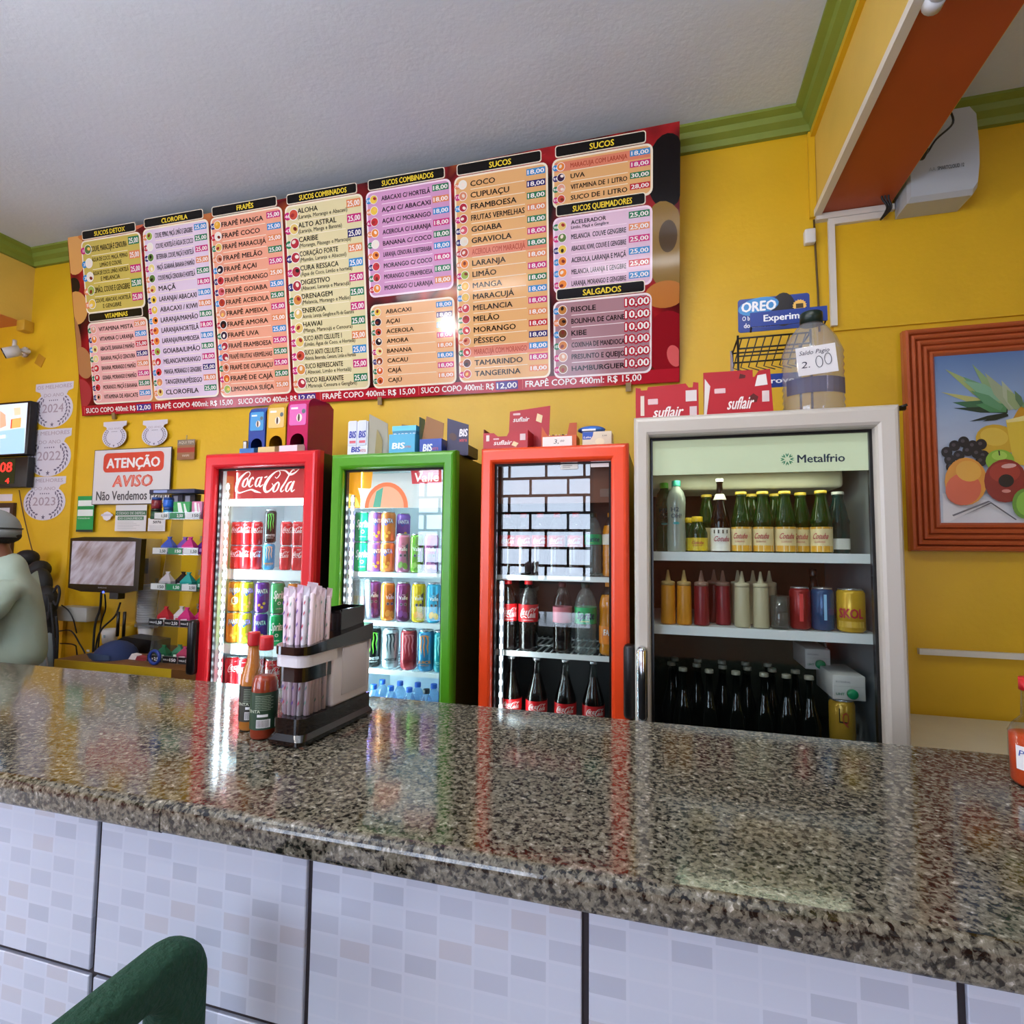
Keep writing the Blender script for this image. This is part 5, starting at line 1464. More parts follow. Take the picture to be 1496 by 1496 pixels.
m.box(-w*.42, -w*.36, -.0012, 0, h*.25, h*.75, C('DCD0C0', .4)); m.build('carton', r_)
r_ = thing('chocolate_box', (wx(1077), yz-.02, ztop4), 'tall red chocolate box with raised lid on the white fridge', 'box')
w = wx(1128)-wx(1027); h = wz(1077, 545)
m = MB().prism([(-w*.5, 0), (w*.5, 0), (w*.46, h*1.0), (w*.30, h*.98), (w*.24, h*.86), (-w*.30, h*.80), (-w*.48, h*.92)], 0, .003, cr); m.box(-w*.46, w*.46, .003, .11, 0, h*.78, cr)
m.add([(-w*.5, -.001, h*.02), (-w*.47, -.001, h*.02), (-w*.40, -.001, h*.72), (-w*.48, -.001, h*.88)], [(0, 1, 2, 3)], C('D8D0CC', .4))
d_suf(m, w, h, -w*.16, h*.22, w*.20, h*.48)
m.add([(w*.24, -.0012, h*.66), (w*.42, -.0012, h*.68), (w*.40, -.0012, h*.9), (w*.28, -.0012, h*.88)], [(0, 1, 2, 3)], C('E0DCD8', .4)); m.box(w*.34, w*.44, -.0012, 0, h*.34, h*.56, C('D0C0C0', .4)); m.prism(rrect(-w*.34, -w*.18, h*.56, h*.66, .002), -.0012, 0, C('D8B8B8', .4))
m.flat(disc(w*.22, h*.42, w*.07, h*.10, 5, .3), -.0012, C('5A1A1A', .4))
m.build('carton', r_)
f = MB().prism([(-w*.46, h*.7), (w*.30, h*.7), (w*.30, wz(1105, 527)), (-w*.46, wz(1030, 532))], .105, .108, cr); d_suf(f, w, h, -w*.14, h*.86, w*.08, h*1.02, .104); f.flat(disc(w*.14, h*1.08, w*.06, h*.09, 4, .5), .1045, C('5A1A1A', .4)); f.build('raised_lid', r_)
# wire snack rack
yr = 1.86
xl, xr_ = px(1079, 560, yr), px(1186, 560, yr)
r_ = thing('snack_rack', ((xl+xr_)/2, yr, ztop4), 'black wire biscuit rack with blue header card on the white fridge', 'snack rack')
w = xr_-xl; wm_ = mat('black_wire', '0C0C0E', .4)
H0 = pz(1130, 486, yr)-ztop4; H1 = pz(1130, 432, yr)-ztop4
m = MB()
for sx_ in (-w/2, w/2):
    for yy in (0.0, .14): m.tube([(sx_, yy, .001), (sx_, yy, H0)], .0035, wm_)
    m.tube([(sx_, 0, H0*.08), (sx_, .14, H0*.08)], .003, wm_); m.tube([(sx_, 0, H0*.97), (sx_, .14, H0*.97)], .003, wm_)
for zz in (H0*.10, H0*.86, H0*.97): m.tube([(-w/2, 0, zz), (w/2, 0, zz)], .003, wm_); m.tube([(-w/2, .14, zz), (w/2, .14, zz)], .003, wm_)
n = 9
for i in range(n):
    x = -w/2+w*(i+.5)/n
    m.tube([(x, 0, H0*.97), (x-.02, .06, H0*.72), (x+.002, .0, H0*.62)], .002, wm_, 6)
    m.tube([(x, .0, H0*.10), (x, .14, H0*.10)], .002, wm_, 6)
m.tube([(-w/2, 0, H0*.78), (w/2, 0, H0*.78)], .0025, wm_)
m.build('wire_frame', r_)
blu = C('1E3C8C', .35)
yh_ = yr+.143
hA = px(1078, 450, yh_)-(xl+xr_)/2; hB = px(1183, 450, yh_)-(xl+xr_)/2
HB = pz(1130, 482, yh_)-ztop4; HT = pz(1130, 433, yh_)-ztop4
hw = hB-hA; hh_ = HT-HB
m = MB().prism(rrect(hA, hB, HB, HT, .010), .142, .146, blu)
m.prism(disc(hA+hw*.64, HT-hh_*.42, hw*.17, hh_*.50, 20), .1414, .142, C('0E0E1C', .35))
m.prism(disc(hA+hw*.29, HT-hh_*.26, hw*.29, hh_*.26, 18, .14), .1405, .1414, C('3A8AC8', .35))
m.text('OREO', C('F0F2F4', .35), hA+hw*.05, hA+hw*.53, HT-hh_*.40, HT-hh_*.10, .1395, bold=.06, shear=.05)
m.text('O biscoito Nº1', C('E8ECF0', .35), hA+hw*.06, hA+hw*.47, HT-hh_*.66, HT-hh_*.52, .1405, bold=.02); m.text('do mundo!', C('E8ECF0', .35), hA+hw*.08, hA+hw*.46, HT-hh_*.88, HT-hh_*.73, .1405, bold=.02)
st = []
for k in range(32):
    a = 2*pi*k/32; rr_ = hw*(.10 if k % 2 else .082); st.append((hA+hw*.86+rr_*cos(a), HT-hh_*.36+rr_*sin(a)))
m.flat(st, .1400, C('E8B85A', .35)); m.box(hA+hw*.81, hA+hw*.91, .1392, .1398, HT-hh_*.43, HT-hh_*.30, C('4A3A20', .35))
m.build('header_card', r_)
sA = px(1096, 465, yr-.02)-(xl+xr_)/2; sB = px(1209, 460, yr-.02)-(xl+xr_)/2; sz0 = pz(1150, 473, yr-.02)-ztop4; sz1 = pz(1150, 452, yr-.02)-ztop4
m = MB().box(sA, sB, -.02, -.016, sz0, sz1, blu); m.text('Experimente', C('F0F2F4', .35), sA+(sB-sA)*.18, sB-(sB-sA)*.1, sz0+(sz1-sz0)*.3, sz0+(sz1-sz0)*.78, -.021, bold=.03); m.build('shelf_strip', r_)
for xx in (sA+.004, sB-.004): MB().tube([(xx, -.016, sz0+.004), (xx, .0, sz0-.004), (max(-w/2, min(w/2, xx)), .0, sz0-.01)], .003, wm_, 6).build('wire_hook', r_)
sA = px(1108, 555, yr-.02)-(xl+xr_)/2; sB = px(1170, 555, yr-.02)-(xl+xr_)/2; sz0 = pz(1130, 564, yr-.02)-ztop4; sz1 = pz(1130, 544, yr-.02)-ztop4
m = MB().box(sA, sB, -.006, -.003, sz0, sz1, blu); m.text('Prove', C('F0F2F4', .35), sA+.02, sA+.11, sz0+(sz1-sz0)*.3, sz0+(sz1-sz0)*.72, -.0066, bold=.03); m.build('shelf_strip', r_)
m = MB().prismx([(.0, .01), (.09, .01), (.14, H0*.5), (.14, H0*1.0), (.10, H0*.9)], -w*.535, -w*.52, C('8A8AA0', .35)); m.build('side_panel', r_)
# big empty water jug with a price paper
yj = 1.78
jw = px(1236, 560, yj)-px(1139, 560, yj)
Rj = jw/2*.94; Hj = pz(1183, 458, yj)-ztop4
r_ = thing('water_jug', (px(1187.5, 560, yj), yj, ztop4), 'large empty ribbed clear water jug with handwritten price paper', 'water jug')
pj = [(Rj*.9, 0), (Rj, .01)]
for k in range(9):
    z = .03+k*Hj*.062
    pj += [(Rj*.96, z), (Rj, z+Hj*.03)]
pj += [(Rj*.97, Hj*.64), (Rj*.78, Hj*.76), (Rj*.5, Hj*.86), (Rj*.34, Hj*.90), (Rj*.30, Hj*.92)]
jm = glass('jug_pet', 'F0F2F4', 1.8, .05, 1.5, .2, 'C8CCD4')
MB().lathe(pj, jm, seg=36, sy=.8).build('jug_body', r_)
MB().lathe([(Rj*.37, Hj*.895), (Rj*.37, Hj*.99), (Rj*.33, Hj), (.0005, Hj)], C('10241C', .35), seg=24).build('jug_cap', r_)
lb_ = MB(); 
for k in range(10):
    a0 = -1.15+2.3*k/10; a1 = -1.15+2.3*(k+1)/10; R2 = Rj*1.012
    lb_.add([(R2*sin(a0), -R2*.8*cos(a0), Hj*.22), (R2*sin(a1), -R2*.8*cos(a1), Hj*.22), (R2*sin(a1), -R2*.8*cos(a1), Hj*.36), (R2*sin(a0), -R2*.8*cos(a0), Hj*.36)], [(0, 1, 2, 3)], glass('jug_band', '8A8CA8', .8, .1, 1.5, .45, '7A7C98'))
tag(lb_.build('jug_label', r_), 'bluish printed band')
pm = MB(); Mx = Matrix.Translation((-.004, -Rj*.83, Hj*.50)) @ Matrix.Rotation(radians(-5), 4, 'Y')
pm.box(-jw*.30, jw*.28, -.001, 0, -Hj*.125, Hj*.125, C('D8D6D8', .6), M=Mx)
ink = C('2A2A40', .6)
pm.text('Saldo Pagio', ink, -jw*.26, jw*.18, Hj*.055, Hj*.095, -.0016, M=Mx, shear=.3); pm.text('2.', ink, -jw*.25, -jw*.12, -Hj*.06, Hj*.0, -.0016, M=Mx, shear=.2)
for k in (0, 1): 
    c0 = [(jw*(.02+.13*k)+jw*.05*cos(a*pi/7), Hj*(-.02+.015*k)+Hj*.05*sin(a*pi/7)) for a in range(14)]
    pm.tube([(p[0], -.002, p[1]) for p in c0], .0008, ink, 4, True, M=Mx)
tag(pm.build('price_paper', r_), 'white paper with handwritten price')
r_ = thing('black_tool', (px(1285, 588, 1.70), 1.70, ztop4), 'black long-handled tool lying at the right end of white fridge', 'tool')
MB().tube([(-.06, .0, .008), (-.02, .005, .010), (.03, .01, .010), (.065, .012, .014)], [.004, .007, .006, .008], blackpl).tube([(.05, .012, .014), (.068, .004, .020)], .004, blackpl).build('handle', r_)

# ------------------------------------------------------------------ things on the counter
def dispenser_box():
    root = thing('straw_dispenser', (-.698, .912, CT_Z), 'black and white straw and napkin dispenser standing on the granite counter', 'straw dispenser', rz=radians(-4))
    bk = mat('glossy_black_plastic', '0B0A0C', .12, coat=.5); wt = mat('satin_white_plastic', 'D9D5DC', .35)
    w = .074
    def stad(x0, x1, y0, y1, r, n=6):     # plan outline, rounded front corners
        return [(x1, y1), (x0, y1)]+[(x0+r-r*cos(a*pi/2/n), y0+r-r*sin(a*pi/2/n)) for a in range(n+1)]+[(x1-r+r*sin(a*pi/2/n), y0+r-r*cos(a*pi/2/n)) for a in range(n+1)]
    def vpris(m, poly, z0, z1, mt, slope=0.0, yref=0.0, poly2=None):
        n = len(poly); p2 = poly2 or poly
        va = [(p[0], p[1], z0) for p in poly]; vb = [(p[0], p[1], z1+slope*(p[1]-yref)) for p in p2]
        m.add(va+vb, [tuple(range(n))[::-1], tuple(range(n, 2*n))], mt)
        m.add(va+vb, [(i, (i+1) % n, n+(i+1) % n, n+i) for i in range(n)], mt)
    h = w/2
    m = MB()
    vpris(m, stad(-h-.006, h+.006, -.008, .226, .014), .004, .012, bk)
    vpris(m, stad(-h-.006, h+.006, -.008, .226, .014), .012, .022, bk, poly2=stad(-h, h, 0, .222, .018))
    vpris(m, stad(-h, h, 0, .222, .018), .022, .052, bk)
    for sx in (-1, 1):
        for yy in (.0, .21): m.box(sx*h-.005, sx*h+.005, yy, yy+.01, 0, .005, chrome)
    m.build('base', root)
    # white housing: tall box at the back, band round the straw bin in front
    m = MB()
    m.box(-h, h, .088, .222, .052, .180, wt, .006)
    m.prismx([(.088, .150), (.222, .150), (.222, .196), (.088, .184)], -h, h, wt)
    vpris(m, stad(-h-.001, h+.001, -.001, .10, .022), .149, .172, wt, .09)
    m.build('housing', root)
    MB().box(h, h+.0015, .118, .205, .070, .168, mat('grey_white_inset', 'C9C5CC', .4), .0005).build('side_inset', root)
    m = MB()
    vpris(m, stad(-h-.003, h+.003, -.003, .226, .024), .172, .188, bk, .09)
    m.build('top_rim', root)
    m = MB()
    vpris(m, stad(-h+.004, h-.004, .003, .088, .020), .120, .150, bk)
    m.build('black_band', root)
    m = MB().box(-h+.004, h-.010, .125, .127, .196, .243, bk).box(-h+.004, h-.010, .205, .208, .196, .250, bk).box(-h+.004, -h+.007, .127, .205, .196, .248, bk).box(h-.013, h-.010, .127, .205, .196, .248, bk).box(-.002, .001, .127, .205, .196, .238, bk)
    m.prism([(-h+.004, .24), (h-.01, .24), (h-.012, .247), (.012, .243), (0, .238), (-.014, .247), (-h+.01, .247)], .122, .125, bk)
    m.build('lid_compartment', root)
    clear = glass('clear_bin', 'F4F4F4', 1.0, .04)
    m = MB(); vpris(m, stad(-h+.006, h-.006, .005, .084, .018), .053, .121, clear); m.build('clear_bin', root)
    return root
disp = dispenser_box()
# wrapped straws standing in the bin
sc_w = ['DCC8D8', 'D8BCC8', 'E2D6E0', 'CDB4CC', 'D4D0DC', 'D8C4CC']
M4 = Matrix.Translation(disp.location) @ Matrix.Rotation(radians(-4), 4, 'Z')
k = 0
spots = []
for j in range(6):
    for i in range(6):
        spots.append((-.0265+.0104*i+(.001 if j % 2 else -.001), .0165+.0115*j+(.009 if i in (0, 5) and j == 0 else .002 if i in (1, 4) and j == 0 else 0)))
for i, (sx, sy_) in enumerate(spots):
    c0 = sc_w[i % 6]
    lean = Vector((random.uniform(-.004, .004)+sx*.14, random.uniform(-.002, .004), 0))
    ht_ = .232+random.uniform(-.012, .006)
    base = Vector((sx, sy_, .054))
    m = MB()
    q = [base*1.0, base+Vector((0, 0, ht_*.5))+lean*.5, base+Vector((0, 0, ht_))+lean]
    O = base
    m.tube([p-O for p in q], .0049, C(c0, .45), 7)
    tp_ = q[2]-O
    m.add([tp_+Vector((-.0062, 0, -.004)), tp_+Vector((.0062, .001, -.004)), tp_+Vector((.0068, .002, .016)), tp_+Vector((-.004, -.002, .018))], [(0, 1, 2, 3)], C(c0, .45))
    # printed marks on the paper sleeve
    pc = ('6A4A9A', 'B03A5A', '7A9A90')[i % 3]
    for z in [ht_*t for t in (.08, .2, .33, .62, .72, .83, .92)]:
        a = random.uniform(-.6, .6)
        f_ = lean*(z/ht_)
        m.add([(f_.x+.0055*sin(a)-.002, f_.y-.0056*cos(a), z), (f_.x+.0055*sin(a)+.002, f_.y-.0056*cos(a), z+.006), (f_.x+.0055*sin(a)+.0012, f_.y-.0056*cos(a), z+.011), (f_.x+.0055*sin(a)-.002, f_.y-.0056*cos(a), z+.005)], [(0, 1, 2, 3)], C(pc, .5))
    o = m.build('wrapped_straw', None, (0, 0, 0))
    o.location = M4 @ O
    o.rotation_euler = (0, 0, radians(-4))
    tag(o, 'paper wrapped drinking straw with purple print standing in the counter dispenser', 'straw', 'wrapped straws in the dispenser')
def saucebottle(x, y, h, r, liq, cap, label, labcol, fill):
    root = thing('hot_sauce_bottle', (x, y, CT_Z), label, 'sauce bottle')
    pr = [(r*.92, 0), (r, .004), (r, h*.47), (r*.96, h*.54), (r*.72, h*.63), (r*.52, h*.70), (r*.47, h*.82), (r*.42, h*.88)]
    MB().lathe(pr, glass('sauce_glass', 'F0F4F2', 1.2, .02), seg=28).build('bottle_body', root)
    MB().lathe(inner(pr, .95, h*fill), mat('sauce_'+liq, liq, .3), seg=28).build('sauce', root)
    MB().lathe([(r*.52, h*.86), (r*.54, h*.87), (r*.52, h*.98), (r*.48, h), (.0005, h)], mat('red_cap', 'C01820', .4), seg=24).build('bottle_cap', root)
    m = MB(); rr_ = r+.0006
    m.lathe([(rr_, h*.10), (rr_, h*.46)], C(labcol, .45), seg=28); m.f = m.f[:-2]; m.fm = m.fm[:-2]; m.sm = m.sm[:-2]
    for i in range(9): wrect(m, C('8A9A84', .45), rr_+.0003, -r*.7, r*(.5+.2*(i % 2)), h*(.425-.017*i), h*(.431-.017*i), 4)
    wrect(m, C('E8E8E8', .45), rr_+.0004, -r*.55, r*.5, h*.12, h*.20, 4); 
    for i in range(9): wrect(m, C('202020', .45), rr_+.0007, -r*.48+i*r*.1, -r*.44+i*r*.1, h*.125, h*.195, 1)
    wrect(m, C('E8E8E8', .45), rr_+.0004, -r*.5, r*.3, h*.225, h*.25, 4)
    m.text('PIMENTA', C('D8E0C8', .45), -.02, .02, -.003, .003, wrap=rr_+.0008, M=Matrix.Rotation(-1.0, 4, 'Z') @ Matrix.Translation((0, 0, h*.28)))
    m.build('label', root)
    root.rotation_euler = (0, 0, face(x, y))
    return root
saucebottle(-.835, .978, .200, .0235, 'D8822A', 0, 'orange hot sauce bottle with red cap behind its darker twin', '2A2A20', .93)
saucebottle(-.776, .945, .200, .0255, 'A8381A', 0, 'red hot sauce bottle with green label touching the straw dispenser', '23402A', .60)
root = thing('sauce_jar', (.600, 1.118, CT_Z), 'red sauce jar with white label at the right end of the counter', 'sauce jar')
MB().lathe([(.034, 0), (.038, .006), (.038, .085), (.032, .098), (.020, .112), (.018, .16)], MATS['sauce_glass'], seg=28).build('jar_body', root)
MB().lathe([(.033, .002), (.0365, .008), (.0365, .082), (.0005, .082)], mat('sauce_red_orange', 'C84418', .3), seg=28).build('sauce', root)
MB().lathe([(.021, .155), (.021, .175), (.0005, .176)], mat('red_cap', 'C01820', .4), seg=24).build('jar_lid', root)
m = MB(); wrect(m, C('E4E2E4', .45), .0386, -.034, .03, .030, .068, 8); m.text('Primor', C('2A4AA8', .45), -.030, .02, .052, .062, wrap=.0392, shear=.2)
o = m.build('label', root); o.rotation_euler = (0, 0, .1)
root.rotation_euler = (0, 0, face(.6, 1.118))

# ------------------------------------------------------------------ right bay: framed fruit picture, router, ducts, worktop
def pxz(x, y, Y): 
    p = P(x, y, Y); return p.x, p.z
YP = WALL-.012
fx0 = px(1325, 640, YP-.03); fz1 = pz(1330, 482, YP-.03); fz0 = pz(1335, 805, YP-.03); fx1 = 2.02
root = thing('framed_picture', ((fx0+fx1)/2, YP, (fz0+fz1)/2), 'big fruit picture in a ridged terracotta frame on yellow wall', 'picture')
og = root.location
fm = mat('terracotta_frame_lacquer', 'B4562C', .28, coat=.3)
prof = []
yb_ = YP-.004
W5 = px(1373, 640, YP-.03)-fx0
for k in range(5):
    a = W5*k/5; b2 = W5*(k+1)/5
    yy = yb_-.038+.005*k
    prof += [(a+.001, yb_-.02+.003*k), (a+.004, yy), (a+(b2-a)*.55, yy-.002), (b2-.004, yy+.004)]
prof = [(0, YP-.0005), (0, yb_-.02)]+prof+[(W5, yb_-.008)]
MB().ring(fx0, fx1, fz0, fz1, prof, fm).build('frame', root, og)
yp = yb_-.008
m = MB()
def skymat():
    mm = bpy.data.materials.new('printed_blue_backdrop'); mm.use_nodes = True; nt = mm.node_tree
    b = nt.nodes['Principled BSDF']; b.inputs['Roughness'].default_value = .3
    tc = nt.nodes.new('ShaderNodeTexCoord'); s = nt.nodes.new('ShaderNodeSeparateXYZ'); r = nt.nodes.new('ShaderNodeValToRGB')
    mr = nt.nodes.new('ShaderNodeMapRange'); mr.inputs[1].default_value = fz0-og.z; mr.inputs[2].default_value = fz1-og.z
    nt.links.new(tc.outputs['Object'], s.inputs[0]); nt.links.new(s.outputs[2], mr.inputs[0]); nt.links.new(mr.outputs[0], r.inputs[0])
    e = r.color_ramp.elements; e[0].position = .35; e[0].color = srgb('C8D0DC'); e[1].position = .95; e[1].color = srgb('3A64A0')
    q = e.new(.68); q.color = srgb('8AA4C8')
    nt.links.new(r.outputs[0], b.inputs['Base Color']); return mm
m.quad((fx0+W5*.95, yp, fz0+W5*.95), (fx1-W5*.95, yp, fz0+W5*.95), (fx1-W5*.95, yp, fz1-W5*.95), (fx0+W5*.95, yp, fz1-W5*.95), skymat())
lay = [0]
def pic(poly, col):
    lay[0] += 1
    yy = yp-.0003*lay[0]
    lim0, lim1, lz0, lz1 = fx0+W5, fx1-W5, fz0+W5, fz1-W5
    pts = []
    for (x, y) in poly:
        u, v = pxz(1350+x/5.342, 500+y/5.342, yp)
        pts.append((min(max(u, lim0), lim1), min(max(v, lz0), lz1)))
    m.flat(pts, yy, C(col, .3))
def pell(x, y, rx, ry, col, t=0, n=20): pic([(p[0], p[1]) for p in disc(x, y, rx, ry, n, t)], col)
pic([(140, 1180), (900, 1180), (1500, 1200), (1500, 1420), (150, 1410)], 'D8DAE0')
pic([(150, 1180), (420, 1220), (520, 1240), (200, 1400), (150, 1400)], 'E6E6EA')
pell(1000, 700, 330, 300, 'C89428'); pell(1250, 1050, 260, 240, 'D86A28')
leaves = [((640, 520), (160, 210), 60, '9FB070'), ((640, 520), (130, 390), 36, 'B8B870'), ((650, 530), (220, 470), 60, '3E6A48'), ((650, 540), (230, 515), 30, '243A28'), ((620, 500), (300, 270), 70, '6A9A78'), ((600, 480), (370, 170), 46, '8AA878'), ((600, 440), (300, 300), 60, '7FB090'), ((640, 520), (400, 490), 60, '4F8A58'), ((680, 520), (470, 240), 60, '9AA888'), ((700, 520), (600, 300), 56, 'A8B498'), ((730, 520), (640, 370), 60, '93A878'), ((640, 560), (350, 620), 20, '1E2A1E'), ((650, 570), (450, 620), 20, '1E2A1E'), ((760, 500), (700, 380), 34, '5A7A58'), ((780, 520), (900, 300), 60, '6A9068'), ((600, 520), (360, 380), 50, '5E946A')]
for (bx, by), (tx, ty), wd, col in leaves:
    dx, dy = tx-bx, ty-by; d = sqrt(dx*dx+dy*dy); nx, ny = -dy/d*wd*.75, dx/d*wd*.75
    pic([(bx+nx*.6, by+ny*.6), (bx+dx*.5+nx, by+dy*.5+ny), (tx, ty), (bx+dx*.5-nx, by+dy*.5-ny), (bx-nx*.6, by-ny*.6)], col)
pell(560, 765, 165, 120, 'D0A830', .15); pell(540, 740, 110, 70, 'DCBC48', .15)
pic([(630, 610), (800, 570), (1000, 560), (1000, 1000), (690, 950)], 'DCC040'); pic([(630, 610), (800, 570), (1000, 560), (1000, 590), (640, 632)], 'E8DC90')
for gx_, gy_ in ((170, 860), (230, 810), (300, 780), (370, 810), (435, 800), (190, 920), (260, 890), (330, 850), (400, 870), (450, 890), (200, 975), (430, 930)):
    pell(gx_, gy_, 44, 42, '1A1416'); pell(gx_-8, gy_-6, 16, 14, '4A4248', 0, 10)
pell(575, 930, 112, 88, '88B83A'); pell(570, 890, 60, 36, 'A8D058'); pic([(560, 850), (572, 852), (576, 890), (566, 888)], '2A2A1A')
pell(310, 1090, 165, 185, 'E09A3A'); pell(290, 1150, 140, 125, 'DC6A48', -.2); pell(330, 1010, 100, 80, 'E8B048', .2)
pell(615, 1085, 165, 168, '8E2A20'); pell(610, 1020, 120, 80, 'A83A2A'); pell(620, 1085, 60, 50, '1E1210'); pell(640, 970, 60, 18, 'E0B0A8', -.1, 12); pell(620, 1165, 36, 14, 'D89088', 0, 12)
pell(770, 1262, 105, 118, '6A9A3A'); pell(780, 1262, 84, 96, '8AC048'); pell(790, 1265, 30, 34, 'DCE4B8')
pic([(200, 1350), (480, 1240), (500, 1246), (210, 1360)], '6A6A74'); pic([(280, 1358), (500, 1250), (700, 1385), (690, 1390), (500, 1262)], '5A5A64')
m.build('fruit_print', root, og)
# white wall ducts
b = MB()
yk = WALL-.012
x_, z_ = pxz(1213, 326, yk); x2_, _ = pxz(1290, 323, yk); _, zv = pxz(1213, 478, yk)
b.box(x_-.012, x2_, yk-.018, yk, z_-.016, z_+.012, white_pl).box(x_-.012, x_+.012, yk-.018, yk, zv, z_-.016, white_pl)
b.box(BX0-.006, BX1+.01, WALL-.03, WALL, BZ-.028, BZ-.002, white_pl)
tag(b.build('cable_duct', None, (x_, yk, z_)), 'white L-shaped cable duct on the yellow wall under the beam end', 'cable duct')
b = MB().box(BX0-.016, BX0+.012, -1.5, WALL-.03, BZ-.012, BZ+.016, white_pl)
tag(b.build('cable_duct', None, (BX0, 1, BZ)), 'long white cable duct along the lower edge of the rust beam', 'cable duct')
p_ = PZ(1342, 8, BZ-.02)
root = thing('tube_lamp', (p_.x+.03, p_.y, BZ), 'end of a white tube lamp under the rust red beam', 'lamp')
MB().tube([(0, 0, -.03), (0, -.9, -.03)], .022, mat('frosted_tube', 'DDE2E8', .3), 14).build('lamp_tube', root)
MB().box(-.014, .014, -.9, -.02, -.012, 0, white_pl).tube([(0, .004, -.03), (0, -.03, -.03)], .024, C('C8CCD2', .3), 14).build('lamp_holder', root)
b = MB().box(px(1340, 950, yk), ROOM_R, yk-.02, yk, pz(1400, 958, yk), pz(1400, 949.5, yk), white_pl)
tag(b.build('cable_duct', None, (2, yk, 1.09)), 'white horizontal cable duct below the fruit picture', 'cable duct')
root = thing('wall_sensor', (px(1183, 346, WALL-.02), WALL, pz(1183, 346, WALL-.02)), 'small white sensor box at the wall corner under the beam', 'sensor')
MB().box(-.022, .022, -.035, 0, -.032, .032, C('E0DED8', .4), .006).build('sensor_box', root)
tag(MB().tube([(BX0-.012, WALL-.012, 2.92), (BX0-.010, WALL-.012, 2.80), (BX0-.004, WALL-.010, 2.6), (BX0-.002, WALL-.010, 2.42)], .004, C('5A4420', .6), 6).build('cable', None, (BX0, WALL, 2.7)), 'thin brown cable down the wall corner from the sensor', 'cable')
# hairline crack in the plaster
# wifi router box
x0r, x1r = px(1325, 285, 2.42), px(1430, 240, 2.42)
zr0, zr1 = pz(1385, 285, 2.40), pz(1400, 172, 2.46)
root = thing('router_box', ((x0r+x1r)/2, YP, zr0), 'white equipment box high on the wall beside the rust beam', 'router')
w = x1r-x0r; h = zr1-zr0
m = MB()
rb = mat('white_router_plastic', 'B4BCC4', .35)
pr = [(-w/2, .0), (w*.40, 0), (w*.47, h*.08), (w*.5, h*.3), (w*.5, h*.55), (w*.47, h*.9), (w*.38, h), (-w/2, h)]
n = len(pr)
va = [(p[0], -.115-.012*(p[1]/h), p[1]) for p in pr]; vb = [(p[0], -.002, p[1]*.96+.004) for p in pr]; vc = [(p[0]*.94, -.135-.012*(p[1]/h), h*.04+p[1]*.93) for p in pr]
m.add(va+vb, [(i, n+i, n+(i+1) % n, (i+1) % n) for i in range(n)]+[tuple(range(2*n-1, n-1, -1))], rb)
m.add(va+vc, [(i, (i+1) % n, n+(i+1) % n, n+i) for i in range(n)]+[tuple(range(n, 2*n))], rb)
m.build('router_case', root)
m = MB(); m.text('SMARTCLOUD 12', C('3A4048', .4), -w*.10, w*.26, h*.30, h*.345, -.1415, bold=.02)
m.text('AA', C('8A9098', .4), -w*.22, -w*.13, h*.30, h*.345, -.1415); m.build('lettering', root)
# black cables by the router
cb = C('141416', .5)
xa_, za_ = pxz(1388, 168, 2.36); xb_, zb_ = pxz(1362, 212, 2.33); xc_, zc_ = pxz(1346, 230, 2.31)
b = MB().tube(catmull([(xa_, 2.36, za_+.02), (xa_-.002, 2.34, za_-.05), (xb_, 2.30, zb_), (xc_+.01, 2.29, zc_), (xc_-.02, 2.28, zc_-.02)], 5), .004, cb, 6)
b.tube([(xc_+.006, 2.288, zc_+.012), (xc_-.012, 2.28, zc_-.022)], .011, cb, 8)
tag(b.build('power_cable', None, (xc_, 2.3, zc_)), 'black power cable with plug hanging beside the rust beam', 'cable')
b = MB()
for k in range(3):
    q = [pxz(1303-k*4, 262, 2.46), pxz(1298-k*5, 286, 2.46), pxz(1302-k*7, 304, 2.47), pxz(1289, 317, 2.50)]
    b.tube(catmull([(q[0][0], 2.44, q[0][1]), (q[1][0], 2.46, q[1][1]), (q[2][0]+.01*k, 2.47, q[2][1]), (q[3][0], 2.52, q[3][1])], 5), .004, cb, 6)
tag(b.build('cable_bundle', None, (BX1, 2.5, 2.95)), 'bunch of black cables leaving the beam end below the router', 'cable')
# cream worktop in the right corner
zt_ = pz(1343, 1043, YP)
root = thing('worktop_cabinet', (1.9, 2.2, 0), 'cream cabinet with plain flat worktop under the picture', 'cabinet')
cmx = mat('cream_laminate', 'E6E6D4', .4, noise=.03, nscale=8)
xw0 = px(1342, 1043, YP)-.2
MB().box(xw0-1.9, 3.3-1.9, -.45, YP-2.2-.002, zt_-.03, zt_, cmx, .004).build('worktop', root)
MB().box(xw0+.02-1.9, 3.28-1.9, -.42, YP-2.2-.004, .0, zt_-.031, cmx).build('cabinet_body', root)
for k in range(3):
    dx0 = xw0+.03+k*.72-1.9
    d_ = MB().box(dx0, dx0+.70, -.438, -.42, .06, zt_-.05, mat('cream_door', 'C8C4AA', .4), .003).build('door', root)
    MB().tube([(dx0+.64, -.448, zt_-.22), (dx0+.64, -.448, zt_-.12)], .006, chrome).build('handle', d_)

